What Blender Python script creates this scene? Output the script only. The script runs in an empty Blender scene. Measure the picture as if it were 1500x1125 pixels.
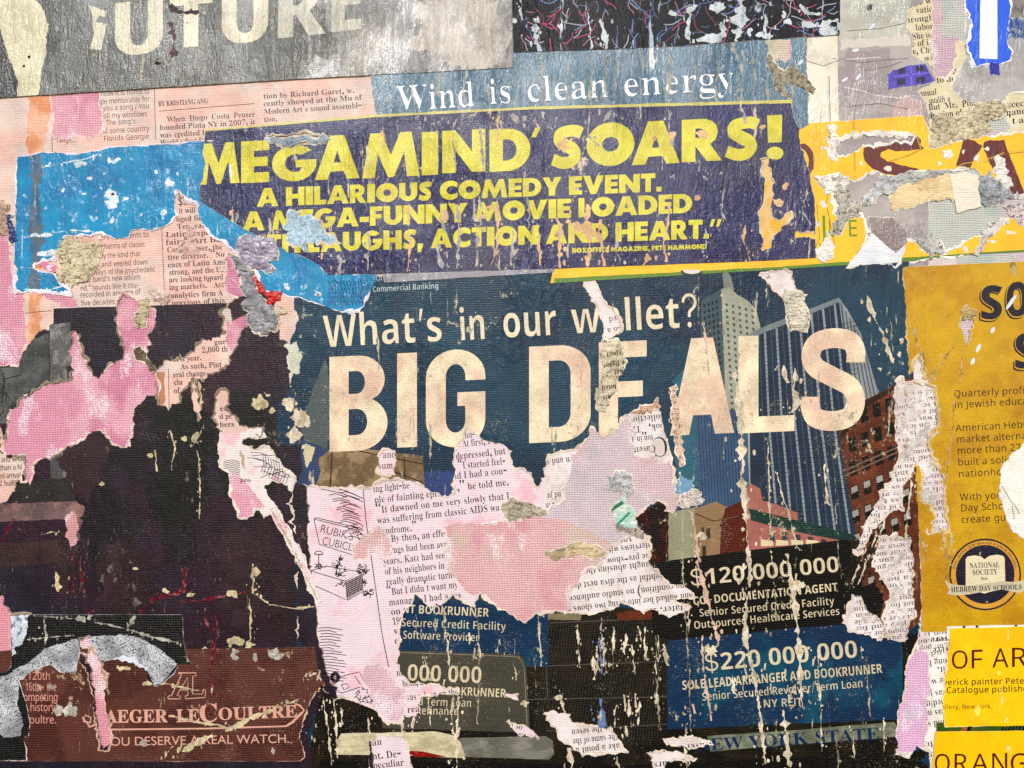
import bpy, math, random
import numpy as np
from mathutils.geometry import delaunay_2d_cdt
from mathutils import Vector
R=math.radians
# ---------------------------------------------------------------- camera, sky, sun, exposure
S=0.0004                       # one unit of the layout is 0.4 mm on the wall
scene=bpy.context.scene
COL=scene.collection
DIST=0.50
cam=bpy.data.cameras.new('camera'); cam.sensor_width=36
cam.lens=18*DIST/(750*S); cam.clip_start=0.01; cam.clip_end=100
camo=bpy.data.objects.new('camera',cam); camo.location=(0,-DIST,0); camo.rotation_euler=(R(90),0,0)
COL.objects.link(camo); scene.camera=camo
world=bpy.data.worlds.new("World"); scene.world=world; world.use_nodes=True
wn=world.node_tree.nodes; wl=world.node_tree.links
bgn=wn['Background']; sky=wn.new('ShaderNodeTexSky'); sky.sky_type='NISHITA'; sky.sun_disc=False
SUN_EL,SUN_AZ=26,-11           # sun stands in front of the wall, a little to the left
sky.sun_elevation=R(SUN_EL); sky.sun_rotation=R(180+(-SUN_AZ)*-1)
sky.air_density=1.0; sky.dust_density=1.0; sky.ozone_density=1.0
wl.new(sky.outputs[0],bgn.inputs[0]); bgn.inputs[1].default_value=0.125
sun=bpy.data.lights.new('sun','SUN'); sun.energy=2.1; sun.angle=R(5); sun.color=(1,0.99,0.98)
suno=bpy.data.objects.new('sun',sun)
dv=Vector((math.sin(R(SUN_AZ))*math.cos(R(SUN_EL)),-math.cos(R(SUN_AZ))*math.cos(R(SUN_EL)),math.sin(R(SUN_EL))))
suno.rotation_euler=dv.to_track_quat('Z','Y').to_euler(); suno.location=dv*2; COL.objects.link(suno)
vs=scene.view_settings; vs.view_transform='Standard'; vs.look='None'; vs.exposure=0.38; vs.gamma=1
# ---------------------------------------------------------------- letter outlines (flat print)
FONT={}
OUTLINES={
 'serif':{
'A':[437,[-2,0,0,5,9,4,8,13,47,118,5,0,48,-114,9,-16,3,-3,6,-2,0,-5,-64,0,0,5,12,3,3,2,1,4,-3,11,-6,15,-45,0,-8,-19,0,-4,-1,-3,1,-3,3,-3,12,-3,0,-5],[34,48,39,0,-20,48]],
'B':[443,[5,0,0,5,8,2,6,3,3,6,0,94,-1,14,-5,6,-11,1,0,6,61,0,23,-3,17,-5,6,-5,4,-5,2,-6,1,-8,-2,-11,-7,-9,-10,-6,-14,-5,17,-5,13,-7,7,-10,2,-12,0,-9,-3,-8,-4,-7,-6,-6,-18,-8,-23,-2],[55,76,15,1,9,5,5,8,1,14,-1,11,-3,9,-7,4,-9,2,-6,0,-3,-3,-1,-10],[67,7,10,2,8,6,4,10,1,13,-2,15,-5,9,-9,6,-19,2,0,-50,2,-10,4,-2]],
'C':[468,[77,-3,-19,2,-17,7,-14,11,-10,14,-7,18,-2,19,2,20,7,17,11,14,13,11,18,7,19,3,15,-2,17,-6,6,-1,6,2,4,7,5,0,0,-48,-5,0,-8,17,-11,13,-13,8,-14,3,-9,-1,-7,-3,-6,-5,-6,-7,-6,-20,-3,-29,3,-27,3,-10,4,-9,6,-6,7,-5,8,-3,9,-1,12,1,12,5,12,8,9,11,6,-6,-11,-12,-13,-10,-16,-5]],
'D':[496,[6,0,0,5,13,4,3,5,0,98,-1,10,-3,6,-5,3,-9,0,0,6,63,0,16,-1,15,-4,13,-5,11,-8,8,-10,6,-12,3,-13,1,-16,-1,-16,-3,-14,-6,-12,-8,-9,-10,-7,-12,-6,-15,-3,-17,-1],[67,7,9,1,8,3,7,5,5,6,7,19,2,28,-2,26,-8,20,-5,6,-7,5,-7,3,-9,1,-6,-1,-4,-2,-2,-12,0,-93,2,-12,4,-2]],
'E':[442,[4,0,0,5,9,1,6,3,3,5,1,9,0,87,-1,11,-3,7,-6,3,-8,0,0,6,114,0,0,-41,-4,0,-5,16,-8,10,-13,5,-19,2,-10,-1,-4,-3,-1,-9,0,-42,15,2,8,4,5,10,3,14,5,0,0,-69,-5,0,-4,20,-4,5,-6,4,-17,3,0,-47,1,-6,2,-4,11,-2,14,1,11,2,9,5,8,6,7,9,6,12,5,0,-8,-43]],
'G':[508,[80,-3,-20,2,-17,7,-15,11,-11,14,-6,18,-3,20,3,19,6,18,11,14,14,11,16,6,19,3,17,-2,17,-6,5,-1,6,2,4,7,5,0,0,-48,-5,0,-5,12,-6,9,-8,9,-8,6,-19,5,-9,-1,-7,-3,-6,-5,-5,-7,-7,-20,-2,-29,2,-28,8,-20,5,-7,7,-5,8,-3,9,-1,9,1,6,3,3,6,2,8,0,16,-1,8,-3,5,-16,4,0,4,67,0,0,-4,-13,-4,-3,-5,0,-38,-27,-8]],
'H':[523,[5,0,0,5,8,2,6,3,3,5,0,107,-3,5,-6,3,-8,1,0,6,68,0,0,-6,-12,-1,-5,-5,-1,-12,0,-38,48,0,0,38,-2,12,-5,5,-11,1,0,6,67,0,0,-6,-9,-1,-5,-3,-2,-5,-1,-9,0,-89,1,-8,3,-6,4,-3,9,-2,0,-5,-67,0,0,5,14,4,2,5,2,10,0,42,-48,0,0,-42,1,-9,2,-5,6,-3,9,-2,0,-5]],
'I':[261,[4,0,0,5,9,2,6,3,3,4,1,9,0,93,-1,8,-3,4,-6,3,-9,0,0,6,69,0,0,-6,-9,0,-5,-3,-3,-4,-1,-8,0,-93,1,-10,6,-5,12,-3,0,-5]],
'J':[330,[32,-20,-9,1,-15,7,-4,5,-4,7,-1,7,1,6,3,5,5,4,11,0,5,-3,3,-5,1,-6,-5,-14,2,-5,6,-1,7,1,3,4,3,14,0,103,-1,12,-3,5,-3,2,-13,2,0,6,70,0,0,-6,-11,-2,-3,-2,-2,-4,-1,-13,0,-84,-3,-19,-4,-9,-5,-6,-6,-5,-7,-4]],
'K':[510,[5,0,0,5,9,2,5,3,3,5,1,9,0,89,-1,9,-3,5,-5,3,-9,1,0,6,68,0,0,-6,-12,-1,-5,-5,-1,-12,0,-43,42,42,6,7,1,6,-1,3,-3,2,-13,1,0,6,59,0,0,-6,-12,-1,-10,-4,-21,-18,-22,-23,58,-71,7,-7,10,-2,0,-5,-72,0,0,5,8,0,5,1,3,4,-5,10,-35,44,-5,-5,0,-35,1,-9,2,-5,6,-3,9,-2,0,-5]],
'L':[426,[5,0,0,5,8,2,6,3,3,5,0,107,-3,5,-6,3,-8,1,0,6,70,0,0,-6,-13,-1,-6,-5,-1,-12,0,-88,1,-11,4,-4,10,-2,13,1,11,3,9,5,8,7,6,10,5,12,6,0,-7,-46]],
'M':[634,[4,0,0,5,9,2,6,3,3,5,1,9,0,91,-2,10,-5,5,-12,1,0,6,51,0,40,-94,40,94,50,0,0,-6,-8,-1,-5,-3,-3,-5,-1,-9,0,-87,1,-13,6,-6,10,-2,0,-5,-66,0,0,5,11,2,5,6,1,12,0,94,-50,-119,-5,0,-49,116,0,-102,4,-5,6,-3,9,-1,0,-5]],
'N':[494,[121,-3,-89,108,0,-82,1,-9,2,-5,15,-4,0,-5,-45,0,0,5,11,2,6,6,1,10,0,93,-12,14,-6,1,0,6,42,0,70,-87,0,63,-1,11,-6,6,-10,1,0,6,44,0,0,-6,-9,-1,-5,-3,-3,-5,0,-125]],
'O':[525,[78,-3,-14,1,-14,4,-12,7,-10,8,-8,11,-7,12,-3,13,-2,15,2,15,3,14,7,12,8,10,11,9,12,6,14,5,15,1,14,-1,13,-5,12,-6,11,-9,8,-10,6,-12,4,-14,1,-15,-1,-15,-4,-13,-6,-12,-9,-11,-10,-8,-13,-7,-13,-4],[79,4,9,1,6,3,6,5,5,7,7,20,2,28,-2,28,-8,20,-5,8,-6,5,-7,3,-8,1,-8,-1,-7,-3,-6,-5,-5,-7,-6,-20,-2,-29,2,-28,7,-20,5,-7,7,-5,6,-3]],
'P':[418,[5,0,0,5,8,2,6,3,3,5,0,107,-3,5,-6,3,-8,1,0,6,59,0,22,-1,15,-4,9,-5,7,-8,4,-9,1,-10,-3,-16,-9,-12,-7,-5,-9,-3,-21,-2,-18,0,0,-38,1,-9,2,-5,6,-3,9,-2,0,-5],[55,69,6,0,12,2,9,5,4,9,2,14,-2,13,-3,10,-7,5,-11,3,-8,-3,-2,-8]],
'R':[473,[5,0,0,5,8,2,6,3,3,5,0,107,-3,5,-6,3,-8,1,0,6,60,0,26,-3,19,-6,7,-6,4,-6,3,-7,1,-9,-2,-11,-5,-9,-10,-8,-14,-5,36,-52,6,-7,8,-3,0,-5,-43,0,-40,64,-6,0,0,-40,1,-9,2,-5,6,-3,9,-2,0,-5],[55,70,6,0,13,2,10,5,5,10,2,14,-2,12,-4,9,-8,6,-10,2,-10,-3,-2,-11]],
'S':[390,[13,-3,0,50,6,0,6,-19,9,-13,11,-8,14,-3,10,2,8,5,5,7,1,15,-3,6,-13,9,-18,9,-15,9,-11,10,-6,10,-2,14,1,11,4,10,6,8,9,6,9,4,11,1,14,-1,16,-5,3,0,2,-1,4,2,2,5,6,0,0,-44,-5,0,-4,10,-5,9,-6,8,-15,9,-9,1,-9,-1,-7,-4,-5,-6,-1,-8,1,-7,4,-6,15,-10,20,-9,19,-12,6,-6,4,-8,3,-16,-2,-12,-5,-11,-7,-8,-10,-7,-12,-4,-14,-1,-11,1,-22,6,-4,-2,-2,-5]],
'T':[423,[28,0,0,5,9,1,6,3,3,6,1,9,0,106,-16,-2,-11,-7,-8,-11,-4,-15,-5,0,0,42,120,0,0,-42,-5,0,-3,15,-8,11,-11,7,-17,2,0,-106,1,-9,3,-6,6,-3,9,-1,0,-5]],
'U':[492,[74,-4,-24,3,-9,4,-7,5,-9,16,-3,23,0,66,-1,9,-3,5,-5,3,-9,1,0,6,68,0,0,-6,-11,-1,-5,-5,-2,-12,0,-71,2,-16,5,-10,9,-7,12,-2,16,2,11,8,6,13,3,18,0,65,-1,9,-3,5,-6,3,-10,1,0,6,44,0,0,-6,-8,-1,-4,-3,-2,-6,-1,-8,0,-58,-1,-15,-2,-12,-5,-11,-5,-7,-7,-6,-9,-5,-11,-2]],
'W':[611,[51,-3,-41,121,-5,10,-4,3,-6,0,0,6,59,0,0,-6,-9,-1,-2,-3,-1,-4,2,-11,23,-66,23,60,-4,13,-3,6,-3,4,-11,2,0,6,63,0,0,-6,-11,-1,-3,-6,1,-8,23,-66,20,61,2,11,0,5,-3,2,-10,2,0,6,36,0,0,-6,-5,-1,-4,-3,-6,-13,-38,-117,-6,0,-33,95,-38,-95]],
'Y':[426,[31,0,0,5,8,2,5,3,3,5,1,9,0,29,-34,63,-5,8,-5,5,-4,2,-4,0,0,6,66,0,0,-6,-12,-1,-3,-5,2,-7,25,-50,26,42,4,12,0,4,-3,3,-13,2,0,6,44,0,0,-6,-10,-4,-7,-9,-35,-57,0,-37,1,-9,3,-5,5,-3,9,-2,0,-5]],
'a':[344,[76,-3,-6,1,-5,3,-3,4,-2,5,-14,-9,-17,-3,-10,1,-7,5,-4,6,-2,9,3,12,10,10,16,8,24,8,0,23,-3,5,-5,3,-7,1,-9,-2,-3,-2,-1,-3,6,-12,-1,-6,-7,-6,-6,-1,-6,1,-4,3,-2,4,-1,6,1,6,4,6,5,5,8,4,10,3,29,-1,12,-6,7,-11,2,-14,0,-51,3,-2,5,3,3,-5,-11,-8],[46,10,6,2,7,7,0,32,-10,-4,-8,-6,-4,-7,-2,-9,3,-11,3,-3]],
'b':[361,[13,-4,0,120,-2,12,-9,4,0,5,39,0,0,-54,12,9,13,3,10,-1,9,-5,7,-6,6,-9,3,-12,2,-12,-2,-15,-4,-12,-7,-11,-9,-8,-11,-5,-12,-2,-14,3,-13,8,-15,-12],[55,4,9,3,6,8,3,13,1,20,-1,16,-3,11,-6,7,-9,2,-8,-3,-4,-4,-2,-4,0,-53,4,-12,4,-3]],
'c':[293,[47,-3,-11,2,-10,4,-9,8,-6,9,-4,12,-1,13,1,14,5,12,7,10,10,8,11,5,12,2,13,-2,10,-5,6,-7,2,-8,-1,-6,-2,-3,-4,-3,-5,-1,-6,1,-6,7,0,13,-2,5,-6,2,-8,-2,-5,-6,-3,-10,-1,-15,1,-19,6,-14,9,-9,11,-3,10,3,11,8,3,-4,-8,-9,-9,-7,-10,-4]],
'd':[370,[42,-3,-10,2,-9,4,-7,7,-6,10,-3,11,-1,13,1,15,4,12,6,11,8,7,9,5,10,1,12,-3,11,-8,0,36,-1,5,-2,4,-11,3,0,5,43,0,0,-114,1,-11,3,-2,6,-2,0,-5,-18,-1,-21,-5,0,14,-5,-6,-12,-7],[52,8,9,5,3,4,3,6,0,50,-5,8,-10,3,-8,-2,-5,-7,-3,-12,-1,-17,1,-17,3,-12,5,-6]],
'e':[301,[46,-3,-11,2,-10,4,-8,8,-6,9,-4,13,-1,14,1,14,4,11,7,10,8,7,10,5,11,1,15,-3,12,-8,8,-14,3,-20,-50,0,2,-16,4,-12,8,-7,11,-2,11,3,10,10,4,-4,-8,-11,-9,-8,-10,-4],[35,58,26,0,0,6,-3,19,-4,5,-5,1,-6,-1,-5,-6,-3,-9]],
'f':[214,[4,0,0,5,8,2,3,3,1,12,0,61,-11,0,0,10,11,0,0,13,2,14,7,11,12,6,15,2,12,-1,8,-4,5,-7,2,-7,-1,-6,-2,-4,-4,-3,-5,0,-8,3,-3,3,-1,4,4,11,0,2,-1,2,-4,1,-5,-1,-3,-3,-2,-12,0,-24,17,0,0,-10,-17,0,0,-63,1,-8,2,-4,5,-3,8,0,0,-5]],
'g':[327,[44,-42,-18,1,-12,4,-7,7,-3,8,1,4,3,4,12,6,-10,8,-3,9,1,7,5,6,7,6,11,5,-11,5,-7,7,-5,8,-1,11,1,9,4,7,6,6,8,5,10,3,11,1,12,-1,11,-3,25,0,0,-11,-15,0,6,-9,2,-10,-2,-8,-3,-7,-6,-7,-7,-4,-9,-3,-18,-1,-9,-3,-3,-3,-1,-3,3,-6,10,-1,10,0,24,-3,9,-3,5,-5,3,-7,1,-8,-4,-13,-9,-10,-16,-6],[47,37,6,2,4,5,2,8,1,11,-1,12,-2,8,-4,5,-6,1,-6,-1,-4,-5,-2,-8,-1,-12,1,-11,2,-8,4,-5],[48,-35,14,1,9,3,6,5,2,6,-1,5,-3,2,-14,3,-32,0,-5,-6,-2,-6,1,-5,5,-4,9,-3]],
'h':[381,[5,0,0,5,8,3,3,9,0,102,-2,10,-3,2,-6,1,0,5,39,0,0,-57,6,7,7,5,8,3,20,-1,7,-6,5,-11,2,-13,0,-47,2,-9,3,-3,5,0,0,-5,-48,0,0,5,7,3,3,9,0,48,-2,12,-3,3,-5,2,-9,-3,-8,-8,0,-54,2,-9,3,-3,5,0,0,-5]],
'i':[198,[30,109,-5,1,-6,3,-3,5,-1,6,1,6,3,4,6,4,5,1,6,-1,5,-4,3,-4,2,-6,-2,-6,-3,-5,-5,-3],[5,0,0,5,9,3,2,9,0,59,-2,9,-8,3,0,5,38,0,0,-76,2,-9,8,-3,0,-5]],
'j':[210,[32,109,-6,1,-5,3,-3,5,-1,6,1,6,3,5,5,4,12,0,5,-4,3,-5,1,-6,-1,-6,-3,-5,-5,-3],[11,-42,-14,3,-10,7,-3,6,-1,5,1,5,3,4,3,2,6,2,8,-3,3,-4,1,-5,-5,-11,2,-3,4,-1,5,1,3,4,2,14,0,91,-2,10,-4,3,-6,0,0,5,41,0,0,-100,-2,-15,-8,-11,-12,-7]],
'k':[359,[5,0,0,5,9,3,2,9,0,102,-2,10,-3,2,-5,1,0,5,38,0,0,-87,24,24,4,5,1,4,-2,4,-9,1,0,5,42,0,0,-5,-12,-3,-10,-7,-15,-16,37,-52,4,-4,5,-1,0,-5,-50,0,0,5,7,1,2,4,-2,5,-21,29,-5,-4,0,-23,2,-9,8,-3,0,-5]],
'l':[199,[5,0,0,5,9,3,2,9,0,102,-2,10,-3,2,-5,1,0,5,38,0,0,-120,2,-9,8,-3,0,-5]],
'm':[554,[5,0,0,5,8,3,3,9,0,59,-2,9,-3,3,-6,0,0,5,39,0,0,-14,6,7,6,5,8,3,7,1,9,-1,8,-3,5,-5,3,-7,13,12,8,3,8,1,12,-1,8,-6,4,-11,2,-13,0,-47,2,-9,3,-3,5,0,0,-5,-48,0,0,5,5,0,3,3,2,9,0,48,-2,12,-3,3,-5,2,-8,-3,-8,-8,0,-54,2,-9,3,-3,5,0,0,-5,-47,0,0,5,5,0,2,3,3,9,0,48,-2,12,-3,3,-5,2,-9,-3,-7,-8,0,-54,2,-9,3,-2,4,-1,0,-5]],
'n':[381,[5,0,0,5,8,3,3,9,0,59,-2,9,-3,3,-6,0,0,5,39,0,0,-13,6,7,7,5,8,3,20,-1,7,-6,5,-11,2,-13,0,-47,2,-9,3,-3,5,0,0,-5,-48,0,0,5,7,3,3,9,0,48,-2,12,-3,3,-5,2,-9,-3,-8,-8,0,-54,2,-9,3,-3,5,0,0,-5]],
'o':[336,[50,-3,-12,2,-11,5,-9,7,-7,10,-4,12,-2,13,2,13,4,12,7,11,9,7,11,5,12,1,13,-1,11,-5,9,-7,6,-10,5,-12,1,-14,-1,-14,-5,-12,-6,-9,-9,-8,-11,-4],[50,4,8,1,4,6,3,14,1,21,-1,22,-3,13,-4,7,-8,1,-7,-1,-5,-7,-2,-13,-1,-22,1,-21,2,-14,5,-6]],
'p':[371,[5,-42,0,5,7,2,3,5,1,11,0,92,-2,12,-8,3,0,5,37,0,0,-14,5,7,6,5,7,4,8,1,10,-2,9,-5,7,-7,5,-9,4,-12,1,-13,-1,-14,-4,-12,-5,-11,-7,-7,-9,-5,-11,-2,-13,3,-11,10,0,-27,2,-12,4,-6,9,-2,0,-5],[59,8,8,3,5,7,3,12,1,16,-1,16,-2,12,-5,7,-9,2,-8,-3,-7,-9,0,-51,6,-9]],
'q':[364,[52,-42,0,5,12,3,3,3,0,39,-11,-8,-13,-3,-11,2,-9,4,-7,7,-5,9,-4,12,-1,12,2,15,4,12,7,11,9,8,11,5,12,2,13,-3,13,-8,15,11,4,0,0,-121,2,-9,3,-2,5,-1,0,-5],[53,9,9,3,5,8,0,53,-1,6,-2,6,-5,3,-5,0,-9,-2,-6,-7,-3,-14,-1,-18,1,-17,3,-12,6,-7]],
'r':[287,[5,0,0,5,9,3,2,9,0,59,-2,10,-8,2,0,5,38,0,0,-17,5,8,7,7,7,3,7,1,7,-1,6,-3,3,-5,1,-6,-1,-6,-3,-4,-4,-2,-5,-1,-7,2,-5,6,-6,3,-4,-1,-3,-4,-3,-7,-1,-8,0,-41,2,-9,12,-3,0,-5]],
's':[288,[46,-3,-9,1,-11,4,-4,0,-4,-1,-2,-3,-5,0,0,34,5,0,4,-12,6,-9,8,-5,8,-2,7,1,4,3,3,4,2,5,-3,8,-8,6,-24,13,-7,7,-3,7,-2,8,2,12,6,9,10,7,14,2,7,-1,9,-3,3,0,2,-1,3,1,2,4,4,0,0,-29,-5,0,-4,9,-5,7,-7,5,-7,1,-6,-1,-4,-2,-3,-4,-1,-4,4,-8,9,-6,23,-12,6,-6,3,-8,1,-10,-2,-12,-7,-11,-10,-6]],
't':[228,[37,-3,-11,2,-6,4,-4,8,-2,11,0,61,-8,0,0,7,20,21,12,16,5,0,0,-34,19,0,0,-10,-19,0,0,-58,2,-10,2,-2,3,-1,7,2,5,8,5,-2,-6,-10,-6,-7,-8,-4]],
'u':[375,[39,-3,-11,2,-8,6,-5,10,-1,14,0,45,-2,11,-3,2,-5,1,0,5,39,0,0,-71,2,-8,4,-3,4,0,9,2,6,7,0,54,-2,11,-3,3,-6,0,0,5,40,0,0,-72,3,-10,8,-2,0,-5,-18,-2,-22,-5,0,15,-5,-6,-7,-5,-8,-3]],
'v':[306,[43,-3,-32,77,-4,11,-3,2,-5,1,0,5,50,0,0,-5,-8,-1,-3,-4,17,-46,18,45,-3,4,-9,2,0,5,30,0,0,-5,-5,-2,-3,-3,-5,-10,-30,-76]],
'w':[435,[37,-3,-32,82,-3,6,-5,3,0,5,44,0,0,-5,-5,-1,-2,-4,2,-7,14,-38,13,33,-3,9,-3,6,-7,2,0,5,47,0,0,-5,-6,-2,-2,-3,0,-4,12,-36,14,34,1,6,-2,3,-7,2,0,5,27,0,0,-5,-7,-3,-36,-88,-5,0,-19,62,-25,-62]],
'x':[319,[1,0,0,4,9,5,9,8,18,24,-24,38,-6,6,-6,3,0,5,49,0,0,-5,-6,-1,-2,-3,3,-6,10,-16,12,15,3,6,-2,4,-8,1,0,5,33,0,0,-4,-8,-4,-9,-9,-17,-21,32,-48,5,-2,0,-5,-49,0,0,5,6,1,3,3,-4,9,-11,16,-12,-15,-4,-9,3,-4,7,-2,0,-4]],
'y':[300,[16,-42,-7,1,-6,4,-4,5,-1,7,1,5,2,4,4,3,6,1,8,-3,3,-3,0,-8,1,-3,3,0,3,1,5,6,5,9,3,12,-31,76,-6,11,-6,2,0,5,50,0,0,-5,-8,-1,-3,-5,18,-47,15,43,0,4,-2,5,-8,1,0,5,29,0,0,-5,-4,-1,-3,-3,-5,-11,-29,-80,-10,-22,-5,-6,-5,-4]],
'z':[293,[4,0,0,4,46,82,-12,0,-9,-1,-7,-3,-5,-7,-4,-10,-5,0,2,28,72,0,0,-6,-44,-80,8,0,12,2,9,4,6,8,5,11,5,0,-3,-32]],
'0':[375,[56,-2,-16,3,-13,6,-9,12,-7,14,-3,19,-1,21,1,20,3,18,7,15,9,11,13,6,16,3,17,-3,12,-6,9,-11,7,-15,3,-18,2,-21,-2,-21,-3,-18,-7,-14,-9,-12,-13,-6],[56,11,6,1,4,3,5,12,3,19,0,52,-3,19,-5,12,-4,3,-6,1,-4,-1,-5,-3,-5,-12,-3,-19,-1,-26,1,-26,3,-19,5,-12,5,-3]],
'1':[375,[20,0,0,11,21,0,3,2,2,11,0,101,-14,-15,-6,-5,-6,-1,-4,1,-4,3,-4,11,14,5,18,10,13,11,23,0,0,-121,2,-10,3,-3,22,0,0,-11]],
'2':[375,[7,0,0,21,30,30,19,23,9,18,3,20,-1,9,-3,7,-5,4,-7,2,-9,-3,-5,-6,-3,-11,-1,-15,-11,1,-8,3,-5,6,-2,10,1,6,4,7,6,6,9,4,10,3,14,1,20,-3,14,-6,9,-10,3,-15,-2,-13,-8,-15,-42,-43,-20,-19,47,0,6,1,5,3,4,4,2,6,1,7,12,0,0,-43]],
'7':[375,[33,0,54,122,-53,0,-8,-3,-4,-7,-1,-11,-12,0,1,43,96,0,0,-10,-56,-134]],
'8':[375,[55,-2,-15,1,-12,4,-10,7,-7,7,-4,9,-1,11,2,12,6,9,9,8,12,7,-10,7,-8,9,-5,9,-1,11,1,9,3,9,6,7,9,6,12,5,16,1,18,-3,13,-7,9,-11,2,-15,-2,-10,-5,-9,-20,-13,16,-9,10,-9,5,-10,3,-12,-1,-9,-3,-8,-4,-7,-6,-6,-16,-7],[61,85,6,4,4,6,3,7,1,9,-2,11,-6,9,-5,2,-6,1,-7,-1,-5,-5,-4,-7,-1,-9,1,-9,5,-8],[56,10,9,1,8,6,4,8,2,10,-2,9,-6,7,-9,7,-13,7,-11,-12,-4,-7,-1,-10,2,-11,5,-8,7,-6]],
'9':[375,[46,-2,-11,1,-9,2,-6,4,-4,5,-3,11,2,7,8,4,3,-8,5,-7,7,-5,15,-1,5,3,9,11,6,19,2,25,-11,-10,-8,-3,-9,-1,-16,3,-13,8,-5,6,-3,7,-3,18,1,14,11,22,10,7,11,5,13,1,14,-2,12,-5,10,-9,8,-13,5,-17,2,-22,-4,-31,-4,-13,-6,-12,-8,-11,-10,-7,-12,-5],[55,70,7,1,5,3,8,9,-1,23,-4,15,-7,9,-8,3,-8,-3,-6,-6,-4,-11,-1,-15,1,-12,4,-9,6,-6]],
'.':[219,[33,34,-7,-2,-6,-4,-4,-6,-1,-6,1,-8,4,-6,6,-3,7,-2,7,2,6,3,3,6,2,8,-2,6,-3,6,-6,4]],
',':[219,[18,-35,15,7,11,10,6,13,3,13,-2,12,-4,9,-7,6,-8,2,-7,-2,-6,-3,-4,-6,-1,-6,1,-7,3,-5,5,-4,6,-1,0,-9,-1,-9,-4,-8,-6,-7]],"'":[188,[22,139,13,0,6,41,0,35,-26,0,0,-35]],'-':[323,[85,80,-73,0,0,-28,73,0]],
')':[323,[47,70,-3,-39,-8,-36,-13,-33,-19,-31,16,0,24,29,18,35,12,37,3,18,1,20,-1,19,-3,18,-12,38,-18,34,-24,29,-16,0,19,-30,13,-33,8,-36]],
'$':[542,[141,179,-10,6,-12,6,-22,6,0,11,-25,0,0,-11,-24,-7,-10,-5,-14,-15,-5,-8,-2,-10,-1,-10,3,-15,10,-15,18,-13,25,-10,0,-64,-17,4,-14,6,-12,8,-13,12,0,-36,27,-15,14,-5,15,-2,0,-32,25,0,0,32,12,3,12,4,9,6,13,16,5,9,3,18,-4,19,-11,16,-17,13,-22,10,0,59,24,-9,11,-7,9,-8],[72,119,-13,5,-7,6,-5,7,-2,9,2,8,6,7,8,6,11,3],[97,79,11,-6,8,-6,5,-8,1,-9,-2,-9,-5,-7,-8,-6,-10,-3]],
'“':[427,[112,208,-15,-8,-11,-10,-6,-13,-2,-16,1,-10,4,-9,6,-6,9,-2,7,0,5,4,5,6,1,8,-1,6,-3,6,-6,3,-6,2,1,17,4,8,7,8],[47,208,-15,-8,-11,-10,-7,-13,-1,-16,1,-10,4,-9,6,-6,8,-2,8,0,5,4,4,6,1,8,-1,6,-3,6,-5,3,-6,2,0,17,5,8,7,8]],
'”':[427,[82,134,15,6,10,11,6,13,3,15,-1,11,-5,9,-6,6,-8,3,-7,-2,-6,-3,-4,-6,-1,-8,1,-7,3,-5,5,-4,7,-1,-2,-17,-3,-8,-7,-8],[16,134,15,6,10,11,7,13,2,15,-1,11,-4,9,-7,6,-7,3,-8,-2,-6,-3,-3,-6,-1,-8,0,-7,4,-5,5,-4,6,-1,-1,-17,-4,-8,-7,-8]],
'’':[219,[18,134,14,6,11,11,7,13,2,15,-2,11,-4,9,-6,6,-8,3,-7,-2,-6,-3,-4,-6,-1,-8,1,-7,3,-5,5,-4,7,-1,-1,-17,-4,-8,-7,-8]],},
 'bold':{
'A':[463,[0,0,68,193,50,0,68,-193,-44,0,-14,46,-70,0,-14,-46],[68,80,50,0,-18,56,-7,26,-4,-12,-7,-26]],
'B':[451,[24,0,0,192,60,0,34,-3,13,-3,11,-5,8,-7,7,-8,3,-10,2,-13,-3,-15,-5,-13,-9,-9,-13,-4,0,-1,18,-7,6,-6,6,-8,3,-11,1,-13,-1,-13,-3,-11,-6,-9,-9,-9,-9,-6,-13,-4,-14,-3,-15,-1],[65,116,23,0,15,1,10,5,5,6,2,10,-2,9,-6,7,-10,4,-37,0],[65,34,26,0,16,1,10,6,5,8,2,11,-2,10,-5,7,-11,5,-16,1,-25,0]],
'C':[428,[102,-2,-27,2,-12,4,-19,12,-8,8,-11,20,-7,24,-3,28,3,27,8,24,13,20,18,15,10,5,12,4,27,3,14,0,14,-3,28,-10,-13,-33,-22,9,-11,3,-10,1,-12,-2,-9,-3,-8,-5,-7,-8,-5,-9,-4,-12,-3,-27,2,-27,4,-10,5,-10,6,-7,9,-6,10,-3,12,-1,23,3,25,8,0,-35,-24,-7]],
'D':[497,[24,0,0,192,60,0,29,-3,24,-8,19,-13,15,-18,5,-12,4,-12,3,-28,-1,-23,-6,-20,-8,-17,-12,-13,-15,-11,-19,-8,-20,-4,-24,-2],[65,34,31,0,22,8,8,8,7,8,5,11,2,13,1,15,-1,15,-2,13,-5,10,-6,8,-8,7,-9,4,-11,4,-34,0]],
'E':[376,[24,0,0,192,110,0,0,-34,-69,0,0,-42,65,0,0,-33,-65,0,0,-49,69,0,0,-34]],'F':[369,[24,0,0,192,110,0,0,-34,-70,0,0,-49,66,0,0,-33,-66,0,0,-76]],
'G':[486,[105,-2,-20,1,-19,5,-15,7,-13,11,-9,15,-7,17,-5,20,-2,22,3,28,9,24,7,10,8,10,8,8,23,12,13,3,30,3,30,-3,27,-9,-14,-32,-20,8,-24,3,-16,-3,-14,-5,-11,-10,-9,-13,-6,-16,-1,-19,0,-17,4,-16,7,-13,9,-10,13,-5,16,-3,15,1,12,2,0,40,-37,0,0,34,76,0,0,-100,-31,-8]],
'H':[514,[24,0,0,192,41,0,0,-75,76,0,0,75,41,0,0,-192,-41,0,0,82,-76,0,0,-82]],'I':[261,[9,0,0,23,23,11,0,124,-23,11,0,23,87,0,0,-23,-23,-11,0,-124,23,-11,0,-23]],
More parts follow.
